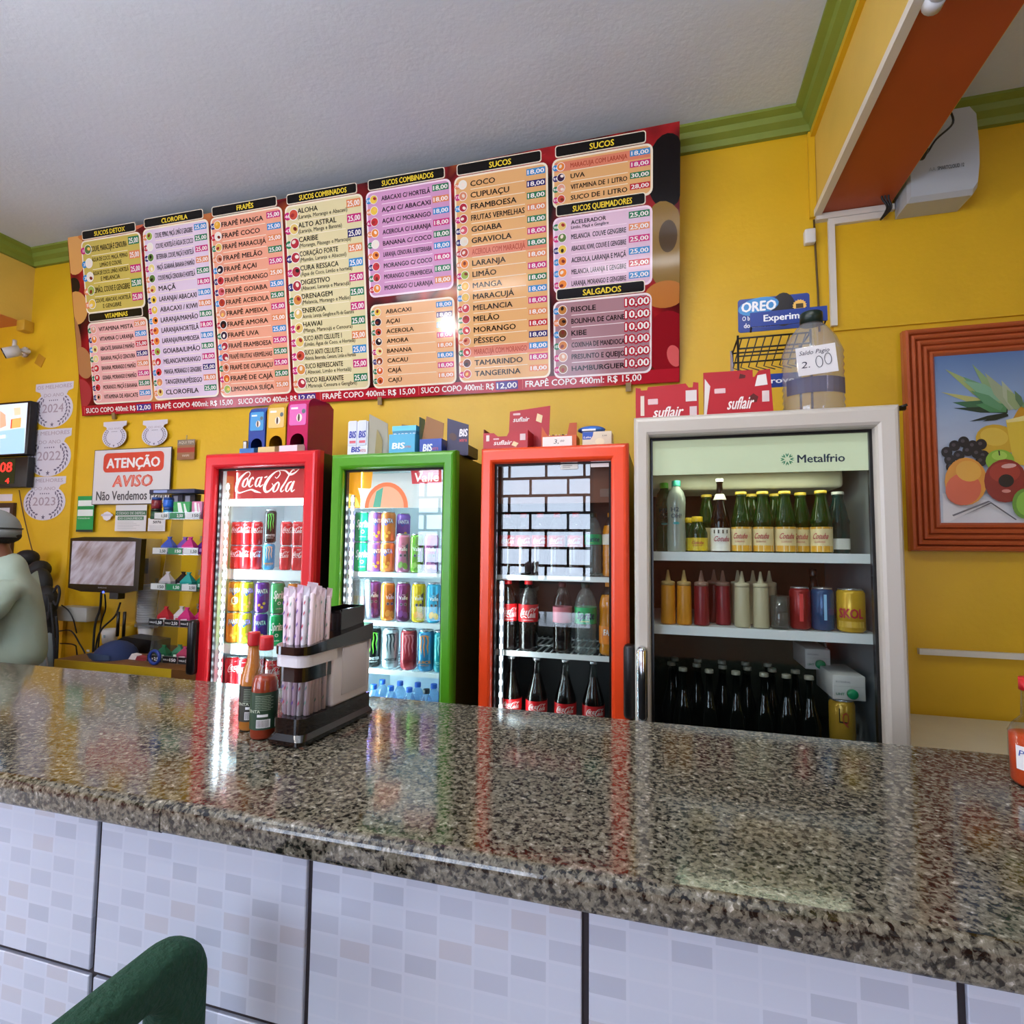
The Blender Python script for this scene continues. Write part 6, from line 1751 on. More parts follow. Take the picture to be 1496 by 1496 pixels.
# ------------------------------------------------------------------ left bay: signs, stickers, screens
YL = WALL-.02
def sticker(name, x0, y0, x1, y1, label, cat, group=None, Y=YL, th=.0012):
    """flat sheet on the wall given by its picture corners; returns root mesh builder in local (x, z) around its centre"""
    a = P(x0, y0, Y); b2 = P(x1, y1, Y)
    return a.x, b2.x, min(a.z, b2.z), max(a.z, b2.z)
paper = C('D6D2DC', .6)
laurel = C('6A6278', .6)
def award(x0, y0, x1, y1, year, label, group, small=False):
    xa, xb, za, zb = sticker('a', x0, y0, x1, y1, label, 'sticker')
    cx, cz = (xa+xb)/2, (za+zb)/2; w = xb-xa; h = zb-za
    m = MB()
    out = []
    for i in range(29):
        a = radians(128-256*i/28-0)
        a = radians(-90)+radians(308*(i/28)-154)
        out.append((w*.50*cos(a+pi/2*0)*1.0, -h*.08+h*.42*sin(a)))
    out = [(-w*.5*sin(t), -h*.09-h*.41*cos(t)) for t in [radians(-140+280*i/28) for i in range(29)]]
    top = [(-w*.36, h*.30), (-w*.48, h*.34), (-w*.48, h*.5), (w*.48, h*.5), (w*.48, h*.34), (w*.36, h*.30)]
    out = out+top if out[-1][0] < 0 else out+top[::-1]
    m.prism(out, -.0012, 0, paper)
    if not small:
        m.text('OS MELHORES', C('B0A0AC', .6), -w*.44, w*.44, h*.375, h*.46, -.0016, bold=.01)
    else:
        m.text('OS MELHORES', C('D8D0D8', .6), -w*.40, w*.40, h*.38, h*.45, -.0016)
    m.text('DO ANO', C('A898A4', .6), -w*.25, w*.25, h*.19, h*.27, -.0016)
    for k in range(5): m.flat(disc(-w*.10+k*w*.05, h*.11, w*.015, n=5), -.0016, laurel)
    m.text(year, C('A898A4' if not small else 'DAD4DC', .6), -w*.27, w*.27, -h*.16, h*.04, -.0016, bold=.01)
    for s in (-1, 1):
        for k in range(9):
            t = radians(28+13*k)
            px_, pz_ = s*w*.40*sin(t), -h*.09-h*.36*cos(t)
            for dr, dt in ((.02, .5), (-.05, -.5)):
                m.flat(disc(px_+s*dr*w*sin(t), pz_-dr*h*cos(t), w*.036, w*.016, 8, (t+dt)*s), -.0016, laurel)
    st = []
    for k in range(10):
        a = pi/2+2*pi*k/10; r_ = w*(.05 if k % 2 == 0 else .02); st.append((r_*cos(a), -h*.43+r_*sin(a)))
    m.flat(st, -.0017, laurel)
    o = m.build('award_sticker', None); o.location = (cx, YL-.0002, cz)
    tag(o, label, 'award sticker', group)
award(52, 562, 105, 623, '2024', 'white laurel wreath award sticker of 2024, topmost on the yellow pillar', 'laurel award stickers')
award(43, 629, 102, 695, '2022', 'white laurel wreath award sticker of 2022 in the middle of three', 'laurel award stickers')
award(37, 697.5, 94, 760, '2023', 'white laurel wreath award sticker of 2023, lowest of three', 'laurel award stickers')
award(151, 617, 184, 653, '2021', 'small faded laurel award sticker, left one under the menu board', 'laurel award stickers', True)
award(208.6, 615, 244, 650, '2020', 'small faded laurel award sticker, right one under the menu board', 'laurel award stickers', True)
# attention sign
xa, xb, za, zb = sticker('s', 139.5, 658, 248, 736, '', '')
w = xb-xa; h = zb-za
m = MB()
m.prism([(-w/2, -h/2), (w/2, -h/2), (w/2, h/2), (-w/2, h/2)], -.004, 0, C('3A3638', .5))
m.flat([(-w*.492, -h*.488), (w*.492, -h*.488), (w*.492, h*.488), (-w*.492, h*.488)], -.0045, C('DAD8D8', .5))
m.prism(rrect(-w*.37, w*.41, h*.08, h*.43, .03), -.0052, -.0045, C('D8442A', .5))
m.text('ATENÇÃO', C('F2EEEC', .5), -w*.32, w*.36, h*.16, h*.34, -.0058, bold=.045)
m.text('AVISO', C('D8442A', .5), -w*.23, w*.27, -h*.18, h*.03, -.0050, shear=.12, bold=.06)
m.text('AVISO', C('E88A78', .5), -w*.22, w*.26, -h*.17, h*.02, -.0056, shear=.12, bold=.0)
m.text('Não Vendemos Fiado', C('4A4648', .5), -w*.44, w*.62-w*.14, -h*.42, -h*.25, -.0050, bold=.03)
o = m.build('warning_sign', None); o.location = ((xa+xb)/2, YL-.0002, (za+zb)/2); tag(o, 'white warning sign with red ATENÇÃO bar on yellow wall', 'sign')
def sheet(name, x0, y0, x1, y1, col, label, cat, draw):
    xa, xb, za, zb = sticker('s', x0, y0, x1, y1, '', '')
    w = xb-xa; h = zb-za
    m = MB().box(-w/2, w/2, -.0015, 0, -h/2, h/2, C(col, .6)); draw(m, w, h)
    o = m.build(name, None); o.location = ((xa+xb)/2, YL-.0002, (za+zb)/2); tag(o, label, cat)
def d1(m, w, h):
    m.box(-w/2, w/2, -.002, -.0015, h*.12, h*.34, C('7A6A5A', .6)).box(-w/2, w/2, -.002, -.0015, -h*.12, h*.1, C('A83A2A', .6)).box(-w/2, w/2, -.002, -.0015, -h*.5, -h*.14, C('8A5038', .6))
    m.text('WAGNER TESTA', C('D8C8B0', .6), -w*.42, w*.42, h*.19, h*.28, -.0025); m.text('SALA 1', C('D8C8B0', .6), -w*.3, w*.3, -h*.05, h*.03, -.0025); m.text('2M', C('D8C8B0', .6), -w*.2, w*.1, -h*.32, -h*.24, -.0025)
    m.tube([(0, -.001, h*.34), (w*.02, -.002, h*.5)], .004, C('C8B070', .5), 6)
sheet('wall_plaque', 260, 643, 284, 671, '9A6A48', 'small brown and red plaque to the right of the award stickers', 'plaque', lambda m, w, h: [m.box(-w/2, w/2, -.002, -.0015, h*.22, h*.5, C('8A7A68', .6)), m.box(-w/2, w/2, -.002, -.0015, -h*.14, h*.1, C('A83A2A', .6)), m.text('AQUI TEM', C('E0D4C0', .6), -w*.42, w*.42, h*.3, h*.44, -.0025), m.text('WIFI', C('E0D4C0', .6), -w*.2, w*.2, -h*.36, -h*.24, -.0025), m.tube([(0, -.001, h*.5), (w*.02, -.002, h*.72)], .004, C('C8B070', .5), 6)])
sheet('flyer', 114.5, 725, 135.5, 777, '1E9A4C', 'narrow green and white flyer on the wall corner', 'flyer', lambda m, w, h: [m.box(-w*.46, w*.46, -.002, -.0015, h*.22, h*.38, C('E4ECE4', .6)), m.box(-w*.46, w*.46, -.002, -.0015, -h*.06, h*.12, C('E4ECE4', .6)), m.text('CONECTA', C('1E6A3A', .6), -w*.4, w*.4, h*.15, h*.2, -.0025), m.box(-w/2, w/2, -.002, -.0015, -h*.5, -h*.44, C('1A2A1E', .6)), m.text('Conecte-se', C('E4ECE4', .6), -w*.42, w*.3, -h*.14, -h*.09, -.0025)])
m = MB()
xa, xb, za, zb = sticker('s', 149, 746, 164, 762, '', ''); w = xb-xa; h = zb-za
m.prism(disc(0, 0, w*.42, h*.42, 8), -.001, 0, C('E2DEE2', .6)); m.prism([(-w*.55, h*.0), (w*.55, h*.0), (w*.5, h*.2), (-w*.5, h*.2)], -.0016, -.001, C('C8C4D0', .6))
o = m.build('round_sticker', None); o.location = ((xa+xb)/2, YL-.0002, (za+zb)/2); tag(o, 'tiny white badge sticker between green flyer and paper notice', 'sticker')
sheet('paper_notice', 170, 738, 213, 776, 'DCDAD8', 'paper notice with green heading bars below the warning sign', 'notice', lambda m, w, h: [m.box(-w*.5, w*.5, -.002, -.0015, h*.10, h*.28, C('3E6A4A', .6)), m.box(-w*.42, w*.42, -.002, -.0015, -h*.08, h*.06, C('4A7A58', .6)), m.text('CÓDIGO DE DEFESA', C('E4E8E4', .6), -w*.46, w*.46, h*.14, h*.24, -.0025), m.text('DO CONSUMIDOR', C('E4E8E4', .6), -w*.38, w*.38, -h*.05, h*.03, -.0025)]+[m.box(-w*.42, w*(.1+.1*(k % 3)), -.002, -.0015, -h*(.16+.06*k), -h*(.15+.06*k), C('9A9A9A', .6)) for k in range(5)])
sheet('paper_notice', 217, 757, 241, 776, 'E0DEDC', 'small white paper notice beside the candy stand', 'notice', lambda m, w, h: [m.text('5076', C('2A2A2A', .6), -w*.2, w*.4, h*.1, h*.3, -.0025, bold=.03)]+[m.box(-w*.4, w*.4, -.002, -.0015, -h*(.1+.1*k), -h*(.08+.1*k), C('9A9A9A', .6)) for k in range(4)])
# security camera
xc, zc = pxz(24, 516, 2.40)
root = thing('security_camera', (px(38, 515, YL), YL, pz(38, 515, YL)), 'small white security camera on the yellow pillar at left', 'camera')
xw_, zw_ = 0, 0
o_ = Vector(root.location)
b1 = P(6, 516, 2.38)-o_; b2 = P(30, 512, 2.44)-o_
wc = C('C8C4C0', .4)
MB().tube([b1, b2], .034, wc, 14).build('camera_body', root)
dv = (b1-b2).normalized()
MB().tube([b1-dv*.004, b1+dv*.006], .033, C('101012', .2), 14).build('lens_window', root)
mt = MB().tube([b2, b2+Vector((.03, .03, .0)), (0, 0, 0)], .013, wc, 10); mt.lathe([(.035, 0), (.035, .012), (.02, .02)], wc, M=Matrix.Rotation(radians(90), 4, 'X')); mt.tube([b2*.6+b1*.4+Vector((0, 0, .03)), b2*.6+b1*.4+Vector((0, 0, .075))], .012, wc, 8); mt.build('mount', root)
sheet_ = MB().box(-.035, .035, -.004, 0, -.035, .035, C('C08A1E', .5)); o = sheet_.build('shadow_plate', None); pq = P(59, 527, YL); o.location = pq; o.rotation_euler = (0, radians(30), 0); tag(o, 'tilted mustard plate painted as the shadow beside the security camera', 'plate')  # thin darker square that puts the camera mount's shadow into colour
xj, zj = pxz(38, 476, YL-.03)
tag(MB().box(-.04, .03, -.06, 0, -.04, .03, C('C89A2A', .5), .004).build('junction_box', None, (0, 0, 0), loc=(xj, YL-.0005, zj)), 'yellow painted junction box above the security camera', 'junction box')
# television with price display under it
YT = YL-.03
tx1 = px(40.7, 640, YT-.03); tz1 = pz(20, 587, YT-.03); tz0 = pz(20, 665, YT-.03); tx0 = tx1-.72
root = thing('television', ((tx0+tx1)/2, YT, tz0), 'television with a bright menu screen at the left edge', 'television')
w = tx1-tx0; h = tz1-tz0
MB().box(-w/2, w/2, -.03, .02, 0, h, blackpl, .006).build('housing', root)
m = MB().box(-w*.485, w/2-.022, -.032, -.030, .012, h-.014, mat('lit_tv_screen', 'B8C4D4', .25, emit='C4D2E4', es=.55))
def tvp(x, y): 
    p = P(x, y, YT-.033); return p.x-root.location.x, p.z-root.location.z
def em(c, e=.5): return mat('tv_glow_'+c, c, .3, emit=c, es=e)
for poly, col in (([(0, 630), (36, 625), (35, 662), (0, 664)], '9AC0E0'), ([(18, 612), (31, 610), (30, 624), (16, 626)], 'E8A860'), ([(0, 600), (8, 606), (9, 622), (0, 626)], 'E0A488'), ([(20, 596), (30, 595), (30, 606), (21, 607)], 'E8C0A0'), ([(0, 636), (8, 635), (8, 640), (0, 641)], 'E8E8F0'), ([(16, 613), (18, 612), (17, 626), (15, 626)], 'C84A3A')):
    m.flat([tvp(*p) for p in poly], -.0328, em(col))
m.build('screen', root)
dz1 = pz(20, 668, YT-.02); dz0 = pz(20, 712, YT-.02)
root = thing('queue_display', ((tx0+tx1)/2, YT, dz0), 'dark queue display with red digits below the television', 'display')
h = dz1-dz0
MB().box(-w/2, w/2, -.02, .02, 0, h, C('0E1210', .4), .004).build('housing', root)
m = MB(); xr0 = px(0, 690, YT-.021)-root.location.x; xr1 = px(17, 690, YT-.021)-root.location.x
m.box(-w*.48, px(22, 690, YT-.02)-root.location.x, -.0212, -.02, h*.12, h*.94, C('16321E', .3))
redl = mat('red_digit', 'E02020', .3, emit='FF2A24', es=1.4)
m.text('15:08', redl, xr0-.12, xr1, h*.52, h*.86, -.022, bold=.02, shear=.05); m.text('4', redl, xr1-.05, xr1-.01, h*.14, h*.32, -.022, bold=.03)
m.build('digit_panel', root)
fx1_ = px(22.5, 770, YL); 
root = thing('framed_notice', (fx1_-.2, YL, pz(10, 772, YL)), 'dark framed white notice behind the grey cap at left', 'picture')
hz_ = pz(10, 735, YL)-pz(10, 772, YL)
MB().ring(-.2, .2, -hz_, hz_, [(0, -.0005), (0, -.02), (.03, -.02), (.032, -.008)], C('3A2420', .4)).build('frame', root)
m = MB().box(-.172, .172, -.008, -.006, -hz_+.028, hz_-.028, C('DAD8E0', .4)); m.text('ALVARÁ', C('7A7888', .5), -.1, .1, hz_*.3, hz_*.45, -.0085); m.build('sheet', root)
m = MB().box(px(0, 728, YL)-.1, px(18, 728, YL), YL-.001, YL-.0002, pz(8, 732, YL), pz(8, 722, YL), C('E4DCE0', .6)); tag(m.build('paper_strip', None, (px(8, 727, YL), YL, pz(8, 727, YL))), 'narrow white paper strip under the queue display', 'notice')
# computer monitor
YM = 2.30
a = P(103, 785, YM); b2 = P(202.5, 866, YM)
w = b2.x-a.x; h = a.z-b2.z
root = thing('computer_monitor', ((a.x+b2.x)/2, YM, b2.z), 'black computer monitor with a smeared grey screen on the yellow wall', 'monitor')
mb_ = mat('monitor_black', '0C0B0C', .18)
m = MB(); o1 = [(-w*.5, h*.98), (-w*.3, h*1.01), (w*.3, h*1.01), (w*.5, h*.98), (w*.49, h*.04), (w*.3, -h*.02), (-w*.3, -h*.02), (-w*.49, h*.04)]
m.prism(o1[::-1], 0, .03, mb_); m.box(-w*.35, w*.30, .03, .055, h*.1, h*.85, mb_, .01); m.build('housing', root)
def scrm():
    mm = mat('smeared_screen', 'A8A4B0', .18); nt = mm.node_tree; b = nt.nodes['Principled BSDF']
    tc = nt.nodes.new('ShaderNodeTexCoord'); mp = nt.nodes.new('ShaderNodeMapping'); mp.inputs['Rotation'].default_value = (0, .8, 0); mp2 = nt.nodes.new('ShaderNodeMapping'); mp2.inputs['Scale'].default_value = (2, 1, 9)
    n = nt.nodes.new('ShaderNodeTexNoise'); n.inputs['Scale'].default_value = 3; n.inputs['Detail'].default_value = 4
    r = nt.nodes.new('ShaderNodeValToRGB'); r.color_ramp.elements[0].position = .35; r.color_ramp.elements[0].color = srgb('8A7A78'); r.color_ramp.elements[1].position = .6; r.color_ramp.elements[1].color = srgb('B4B0BC')
    nt.links.new(tc.outputs['Object'], mp.inputs[0]); nt.links.new(mp.outputs[0], mp2.inputs[0]); nt.links.new(mp2.outputs[0], n.inputs['Vector']); nt.links.new(n.outputs['Fac'], r.inputs[0]); nt.links.new(r.outputs[0], b.inputs['Base Color']); nt.links.new(r.outputs[0], b.inputs['Emission Color']); b.inputs['Emission Strength'].default_value = .05
    return mm
MB().box(-w*.465, w*.425, -.001, .0, h*.12, h*.93, scrm()).build('screen', root)
m = MB().text('SAMSUNG', C('8A8A90', .4), -w*.06, w*.06, h*.055, h*.08, -.001); m.sphere((w*.02, 0, -h*.015), .006, mat('blue_led', '2A3AFF', .3, emit='3A4AFF', es=3), 8, 6); m.build('front_lettering', root)
MB().box(-.05, .05, .055, YL-YM-.001, h*.3, h*.6, blackpl).box(w*.08, w*.2, .01, .05, -h*.14, -.0, blackpl).build('wall_arm', root)

# ------------------------------------------------------------------ left corner desk and what is on it
DZ = .905
dx0, dx1, dy0, dy1 = -2.90, -1.985, 2.03, 2.5
root = thing('corner_desk', ((dx0+dx1)/2, (dy0+dy1)/2, 0), 'yellow edged wooden desk in the corner left of red fridge', 'desk')
og = root.location
woodm = mat('brown_desk_wood', '6A4420', .45, noise=.2, nscale=12)
yedge = mat('yellow_desk_edge', 'B89A20', .4)
MB().box(dx0, dx1, dy0, dy1, DZ-.03, DZ, woodm, .003).build('desktop', root, og)
MB().box(dx0, px(252, 980, dy0), dy0-.006, dy0, DZ-.075, DZ-.001, yedge).box(px(252, 980, dy0), dx1, dy0-.006, dy0, DZ-.075, DZ-.001, woodm).build('front_edge', root, og)
for xx in (dx0+.03, dx1-.07):
    for yy in (dy0+.02, dy1-.06): MB().box(xx, xx+.04, yy, yy+.04, 0, DZ-.031, woodm).build('leg', root, og)
# candy stand
YH = 2.13
hx0, hx1 = px(222, 860, YH), px(291, 860, YH)
hz = [pz(255, y, YH) for y in (759, 810.5, 863, 915.4, 969)]
root = thing('candy_stand', ((hx0+hx1)/2, YH, DZ), 'clear five tier candy stand beside the red fridge', 'candy stand')
og = root.location
clr = glass('clear_acrylic', 'EEF0F0', 1.3, .03, 1.5, .12, 'D8DCDC')
ztopH = hz[0]+.16
m = MB()
w = hx1-hx0
m.prism([(hx0+w*.42, DZ+.01), (hx1-w*.12, DZ+.01), (hx1-w*.12, hz[0]+.02), (hx0+w*.60, hz[0]+.02), (hx0+w*.56, hz[1]), (hx0+w*.5, hz[2]), (hx0+w*.44, hz[3])], YH+.15, YH+.153, C('2E2C30', .35))
m.prism([(hx0+w*.22, hz[3]), (hx0+w*.44, hz[3]), (hx0+w*.5, hz[2]), (hx0+w*.56, hz[1]), (hx0+w*.60, hz[0]), (hx0+w*.5, hz[0]), (hx0+w*.42, hz[1]), (hx0+w*.34, hz[2])], YH+.151, YH+.154, C('D8A81E', .35))
bp_ = m.build('back_panel', root, og)
m = MB()
for k in (1, 2, 3):
    zz = hz[k]+.07
    # the print is seen from behind, so it reads backwards
    mm = Matrix.Translation((hx0+w*.80, 0, zz)) @ Matrix.Scale(-1, 4, (1, 0, 0))
    m.text('HALLS', C('9A9AA0', .4), 0, w*.36, 0, .026, YH+.149, M=mm, bold=.02)
m.build('lettering', bp_, og, loc=(0, 0, 0))
m = MB()
for xx in (hx0, hx1-.004): m.prismx([(YH+.0, DZ), (YH+.16, DZ), (YH+.16, hz[0]+.05), (YH+.10, hz[0]+.05)], xx, xx+.003, clr)
m.build('side_panel', root, og)
for k, z in enumerate(hz):
    m = MB().box(hx0+.004, hx1-.004, YH-.01, YH+.14, z, z+.003, clr).box(hx0+.004, hx1-.004, YH-.012, YH-.01, z, z+.036, clr)
    tr = m.build('tray', root, og)
    m = MB()
    for j in range(3):
        xa = hx0+.008+j*(w-.016)/3*1.05; xb = xa+(w-.016)/3*.95
        xb = min(xb, hx1-.005)
        dk = ('D0D2D0', '1E7A4A') if k < 3 else ('141418', '141418')
        c_ = dk[1] if (k < 3 and j == 1) or k >= 3 else 'C8CCCA'
        m.box(xa, xb, YH-.0145, YH-.0125, z+.004, z+.033, C(c_, .4))
        if k >= 3: m.text('HALLS', C('E8E8E8', .4), xa+.006, xa+(xb-xa)*.45, z+.014, z+.022, YH-.0150, bold=.03)
        m.text(('1,50', '2,50', '150')[(j+k) % 3], C('E8E8E8' if (k >= 3 or j == 1) else '2A3A30', .4), xa+(xb-xa)*.52, xb-.006, z+.011, z+.026, YH-.0152, bold=.03)
    m.build('price_strip', tr, og, loc=(0, 0, 0))
def candybag(x, y, z, w, h, col, c2, label):
    root = thing('candy_bag', (x, y, z), label, 'candy bag', 'candy bags on the clear stand')
    m = MB()
    d = w*.45
    v = [(-w/2, -d/2, 0), (w/2, -d/2, 0), (w/2, d/2, 0), (-w/2, d/2, 0), (-w*.52, -d*.55, h*.45), (w*.52, -d*.55, h*.45), (w*.5, d*.5, h*.45), (-w*.5, d*.5, h*.45), (-w*.10, -.004, h*.88), (w*.10, -.004, h*.88), (w*.10, .004, h*.88), (-w*.10, .004, h*.88), (-w*.22, -.002, h), (w*.22, -.002, h), (w*.22, .002, h), (-w*.22, .002, h)]
    fs = [(3, 2, 1, 0)]
    for a in (0, 4, 8):
        for i in range(4): fs.append((a+i, a+(i+1) % 4, a+4+(i+1) % 4, a+4+i))
    fs.append((12, 13, 14, 15))
    m.add(v, fs, mat('foil_'+col, col, .25, metal=.2))
    m.flat([(-w*.3, h*.14), (w*.3, h*.10), (w*.26, h*.36), (-w*.28, h*.32)], -d*.56, C(c2, .4))
    m.build('bag', root)
    return root
tiers = [(1, [('3A5AB8', 'D8DCEC', 'blue and white'), ('7A5AB0', 'D8C8E8', 'lilac'), ('D0408A', 'F0C8DC', 'pink'), ('5A2A80', 'B890D0', 'violet')]),
         (2, [('B8B8BC', '2A2A2E', 'silver and black'), ('1E1E22', 'C8C8CC', 'black'), ('2AA09A', 'C8E8E0', 'teal'), ('1E7A5A', 'B8E0D0', 'dark green')]),
         (3, [('B02A34', 'ECE4E4', 'red and white'), ('D8D4D4', 'B03A3A', 'white and red'), ('D83A80', 'F0D0E0', 'magenta'), ('C02A6A', 'F0C8DC', 'deep pink')]),
         (4, [('2A6A4A', 'C8DCD0', 'bottle green'), ('4A8A6A', 'D8E8DC', 'pale green'), ('B8486A', 'F0D4DC', 'rose'), ('8A2A4A', 'E8C8D0', 'dark rose')])]
TN = {1: 'second', 2: 'third', 3: 'fourth', 4: 'lowest'}
for t, lst in tiers:
    for j, (c1, c2, nm) in enumerate(lst):
        candybag(hx0+w*(.16+.225*j), YH+.045+(.03 if j % 2 else 0), hz[t]+.004, w*.24, .085 if t != 4 else .07, c1, c2, '%s candy bag on the %s tier of the candy stand' % (nm, TN[t]))
# top tier: gum jars and packs
def jar(x, y, z, r, h, col, label):
    root = thing('gum_jar', (x, y, z), label, 'gum jar')
    MB().lathe([(r*.9, 0), (r, .003), (r, h*.72), (r*.9, h*.76)], C(col, .3), seg=18).build('jar_body', root)
    MB().lathe([(r*.95, h*.76), (r*.95, h*.98), (r*.9, h), (.0005, h)], C('2A4A8A' if col != '1E4A34' else '101A14', .3), seg=18).build('jar_lid', root)
def xz_(x, y, Y): return px(x, y, Y)
z1_ = hz[0]+.004
jar(px(229, 740, YH+.04), YH+.04, z1_, .026, .052, '1E4A34', 'dark green gum jar at the left of the top candy tier')
jar(px(230, 720, YH+.04), YH+.04, z1_+.053, .024, .058, '7A2028', 'dark red gum jar stacked on the dark green one')
jar(px(246, 740, YH+.05), YH+.05, z1_, .022, .060, '2A8AB0', 'light blue gum jar behind the green packs')
jar(px(247, 715, YH+.05), YH+.05, z1_+.061, .023, .050, '2A6AD0', 'bright blue gum jar stacked in the middle')
for x0, x1, c1, nm in ((250, 274, '3AA05A', 'green and white'), (277, 292, 'D88AB0', 'pink and white')):
    xa, xb = px(x0, 740, YH), px(x1, 740, YH)
    root = thing('gum_pack', ((xa+xb)/2, YH+.012, z1_), '%s gum pack standing on the top candy tier' % nm, 'gum pack')
    ww = xb-xa
    m = MB().box(-ww/2, ww/2, 0, .035, 0, .085, C(c1, .35), .002); m.prism([(-ww*.1, .0), (ww*.2, .0), (-ww*.05, .08), (-ww*.25, .08)], -.0008, 0, C('E4ECE4', .4)); m.prism([(ww*.25, .02), (ww*.42, .02), (ww*.2, .075), (ww*.12, .075)], -.0008, 0, C('E4ECE4', .4)); m.build('pack', root)
for k, (x0, x1, c1, nm) in enumerate(((254, 270, '20263A', 'navy'), (271, 288, '1A1A20', 'black'))):
    xa, xb = px(x0, 715, YH+.08), px(x1, 715, YH+.08)
    root = thing('gum_pack', ((xa+xb)/2, YH+.068, z1_), '%s gum box behind the front packs on the top tier' % nm, 'gum pack')
    ww = xb-xa
    MB().box(-ww/2, ww/2, 0, .04, 0, .128, C(c1, .35), .002).box(-ww*.3, ww*.1, -.0008, 0, .09, .12, C('8A8A9A', .4)).build('pack', root)
xa, xb = px(222, 702, YH+.05), px(288, 702, YH+.05)
root = thing('gum_tray', ((xa+xb)/2, YH+.05, z1_+.132), 'long flat navy gum tray lying across the top of stand', 'gum tray')
ww = xb-xa
MB().box(-ww/2, ww/2, -.012, .055, -.002, .020, C('26304E', .35), .002).box(-ww*.4, -ww*.1, -.0128, -.012, .003, .016, C('8A9AC8', .4)).build('tray', root)
# cup dispenser tube
TY = 2.45
xt = px(217, 850, TY); zt0 = max(DZ+.004, pz(217, 945, TY)); zt1 = pz(217, 787, TY); rt = (px(232, 850, TY)-px(202, 850, TY))/2*.74
root = thing('cup_dispenser', (xt, TY, zt0), 'clear plastic cup dispenser tube with stacked white cups', 'cup dispenser')
hT = zt1-zt0
MB().lathe([(rt*.8, hT*.16), (rt, hT*.2), (rt, hT*.995), (rt*1.08, hT)], clr, seg=22).build('tube', root)
m = MB()
for k in range(16): m.lathe([(rt*.78, hT*(.20+.022*k)), (rt*.90, hT*(.20+.022*k)+.02)], C('B8BEC8', .45), seg=18)
m.build('stacked_cups', root); m = MB().lathe([(rt*.50, 0), (rt*.74, hT*.17)], C('C0C2C6', .45), seg=18); m.build('lowest_cup', root)
MB().box(-rt*1.3, rt*1.3, -.012, .012, hT*.16, hT*.19, alu).box(-.012, .012, .012, YL-TY-.001, hT*.16, hT*.19, alu).build('wall_bracket', root)
MB().box(-.012, .012, rt-.002, YL-TY-.001, hT*.55, hT*.62, alu).build('wall_bracket', root)
# router with antennas
YR = 2.26
xr0, xr1 = px(150, 950, YR), px(222, 950, YR)
root = thing('wifi_router', ((xr0+xr1)/2, YR+.06, DZ), 'black router box with two upright antennas on the desk', 'router')
w = xr1-xr0; hR = pz(190, 930, YR)-DZ
MB().prism([(-w*.5, 0), (w*.5, 0), (w*.5, hR*.8), (w*.30, hR*.86), (-w*.12, hR*.95), (-w*.3, hR*.6)], -.05, .05, blackpl).build('router_case', root)
for x in (169.5, 178.5):
    xx = px(x, 915, YR+.05)-root.location.x
    MB().tube([(xx, .0, hR*.8), (xx, 0, pz(x, 894, YR+.05)-DZ)], .008, blackpl, 8).build('antenna', root)
xq = px(160, 943, 2.44)
root = thing('paper_cup', (xq, 2.44, DZ), 'white cup with a small print left of the router', 'cup')
hQ = max(.08, pz(151, 930, 2.42)-DZ)
m = MB().lathe([(.036, 0), (.045, hQ), (.042, hQ), (.034, .004), (.0005, .004)], C('D8D8D6', .5), seg=24); m.box(.004, .018, -.0435, -.0425, hQ*.45, hQ*.65, C('8AA0A8', .5)); m.build('cup', root)
# blue cap on the desk
xq = px(156, 966, 2.10)
root = thing('baseball_cap', (xq, 2.125, DZ), 'navy blue baseball cap lying on the desk front', 'cap')
navy_ = mat('navy_cloth', '1C2E5A', .8); lb2 = mat('faded_blue_cloth', '5A74A0', .8)
m = MB(); vs_ = []
for j in range(7):
    t = pi/2*j/6
    for i in range(20):
        a = 2*pi*i/20; vs_.append((.095*cos(t)*cos(a), .10*cos(t)*sin(a)+.02, .085*sin(t)))
m.add(vs_, [(j*20+i, j*20+(i+1) % 20, (j+1)*20+(i+1) % 20, (j+1)*20+i) for j in range(6) for i in range(20)], navy_, True)
m.build('crown', root)
m = MB(); n = 9
top_ = [(-.07+.14*i/n, -.075-.03*sin(pi*i/n), .03+.012*sin(pi*i/n)) for i in range(n+1)]; bot_ = [(-.062+.124*i/n, -.065-.014*sin(pi*i/n), .006) for i in range(n+1)]
m.add(top_+bot_, [(i, i+1, n+2+i, n+1+i) for i in range(n)], lb2, True); m.add([(p[0], p[1]+.006, p[2]) for p in top_+bot_], [(i, n+1+i, n+2+i, i+1) for i in range(n)], lb2, True)
m.build('brim', root)
MB().box(-.088, -.072, -.062, -.058, .038, .048, C('D8DCE4', .6)).build('logo_patch', root)
root = thing('folded_wrapper', (px(196, 964, 2.12), 2.13, DZ), 'white and red paper wrapper lying on the desk', 'wrapper')
MB().prism([(-.05, 0), (.01, 0), (.0, .022), (-.03, .028)], 0, .03, C('D8D0D0', .6)).prism([(.0, 0), (.06, 0), (.045, .014), (.01, .02)], -.005, .03, C('8A2A34', .6)).build('wrapper', root)
root = thing('tape_roll', (px(236, 970, 2.10), 2.06, DZ+.03), 'blue tape roll leaning under the candy stand', 'tape roll')
pts = [(.03*cos(a*pi/10), 0, .03*sin(a*pi/10)) for a in range(20)]
MB().tube(pts, .008, C('1E3A8A', .4), 8, True).build('roll', root)
root.location.z = DZ+.038
# yellow box behind the cup dispenser
root = thing('yellow_box', (px(186, 920, 2.45), 2.45, DZ), 'yellow tin standing behind the cup dispenser', 'tin')
MB().lathe([(.045, 0), (.045, pz(204, 918, 2.4)-DZ), (.04, pz(204, 916, 2.4)-DZ)], C('C8A020', .4), seg=20).build('tin_body', root)
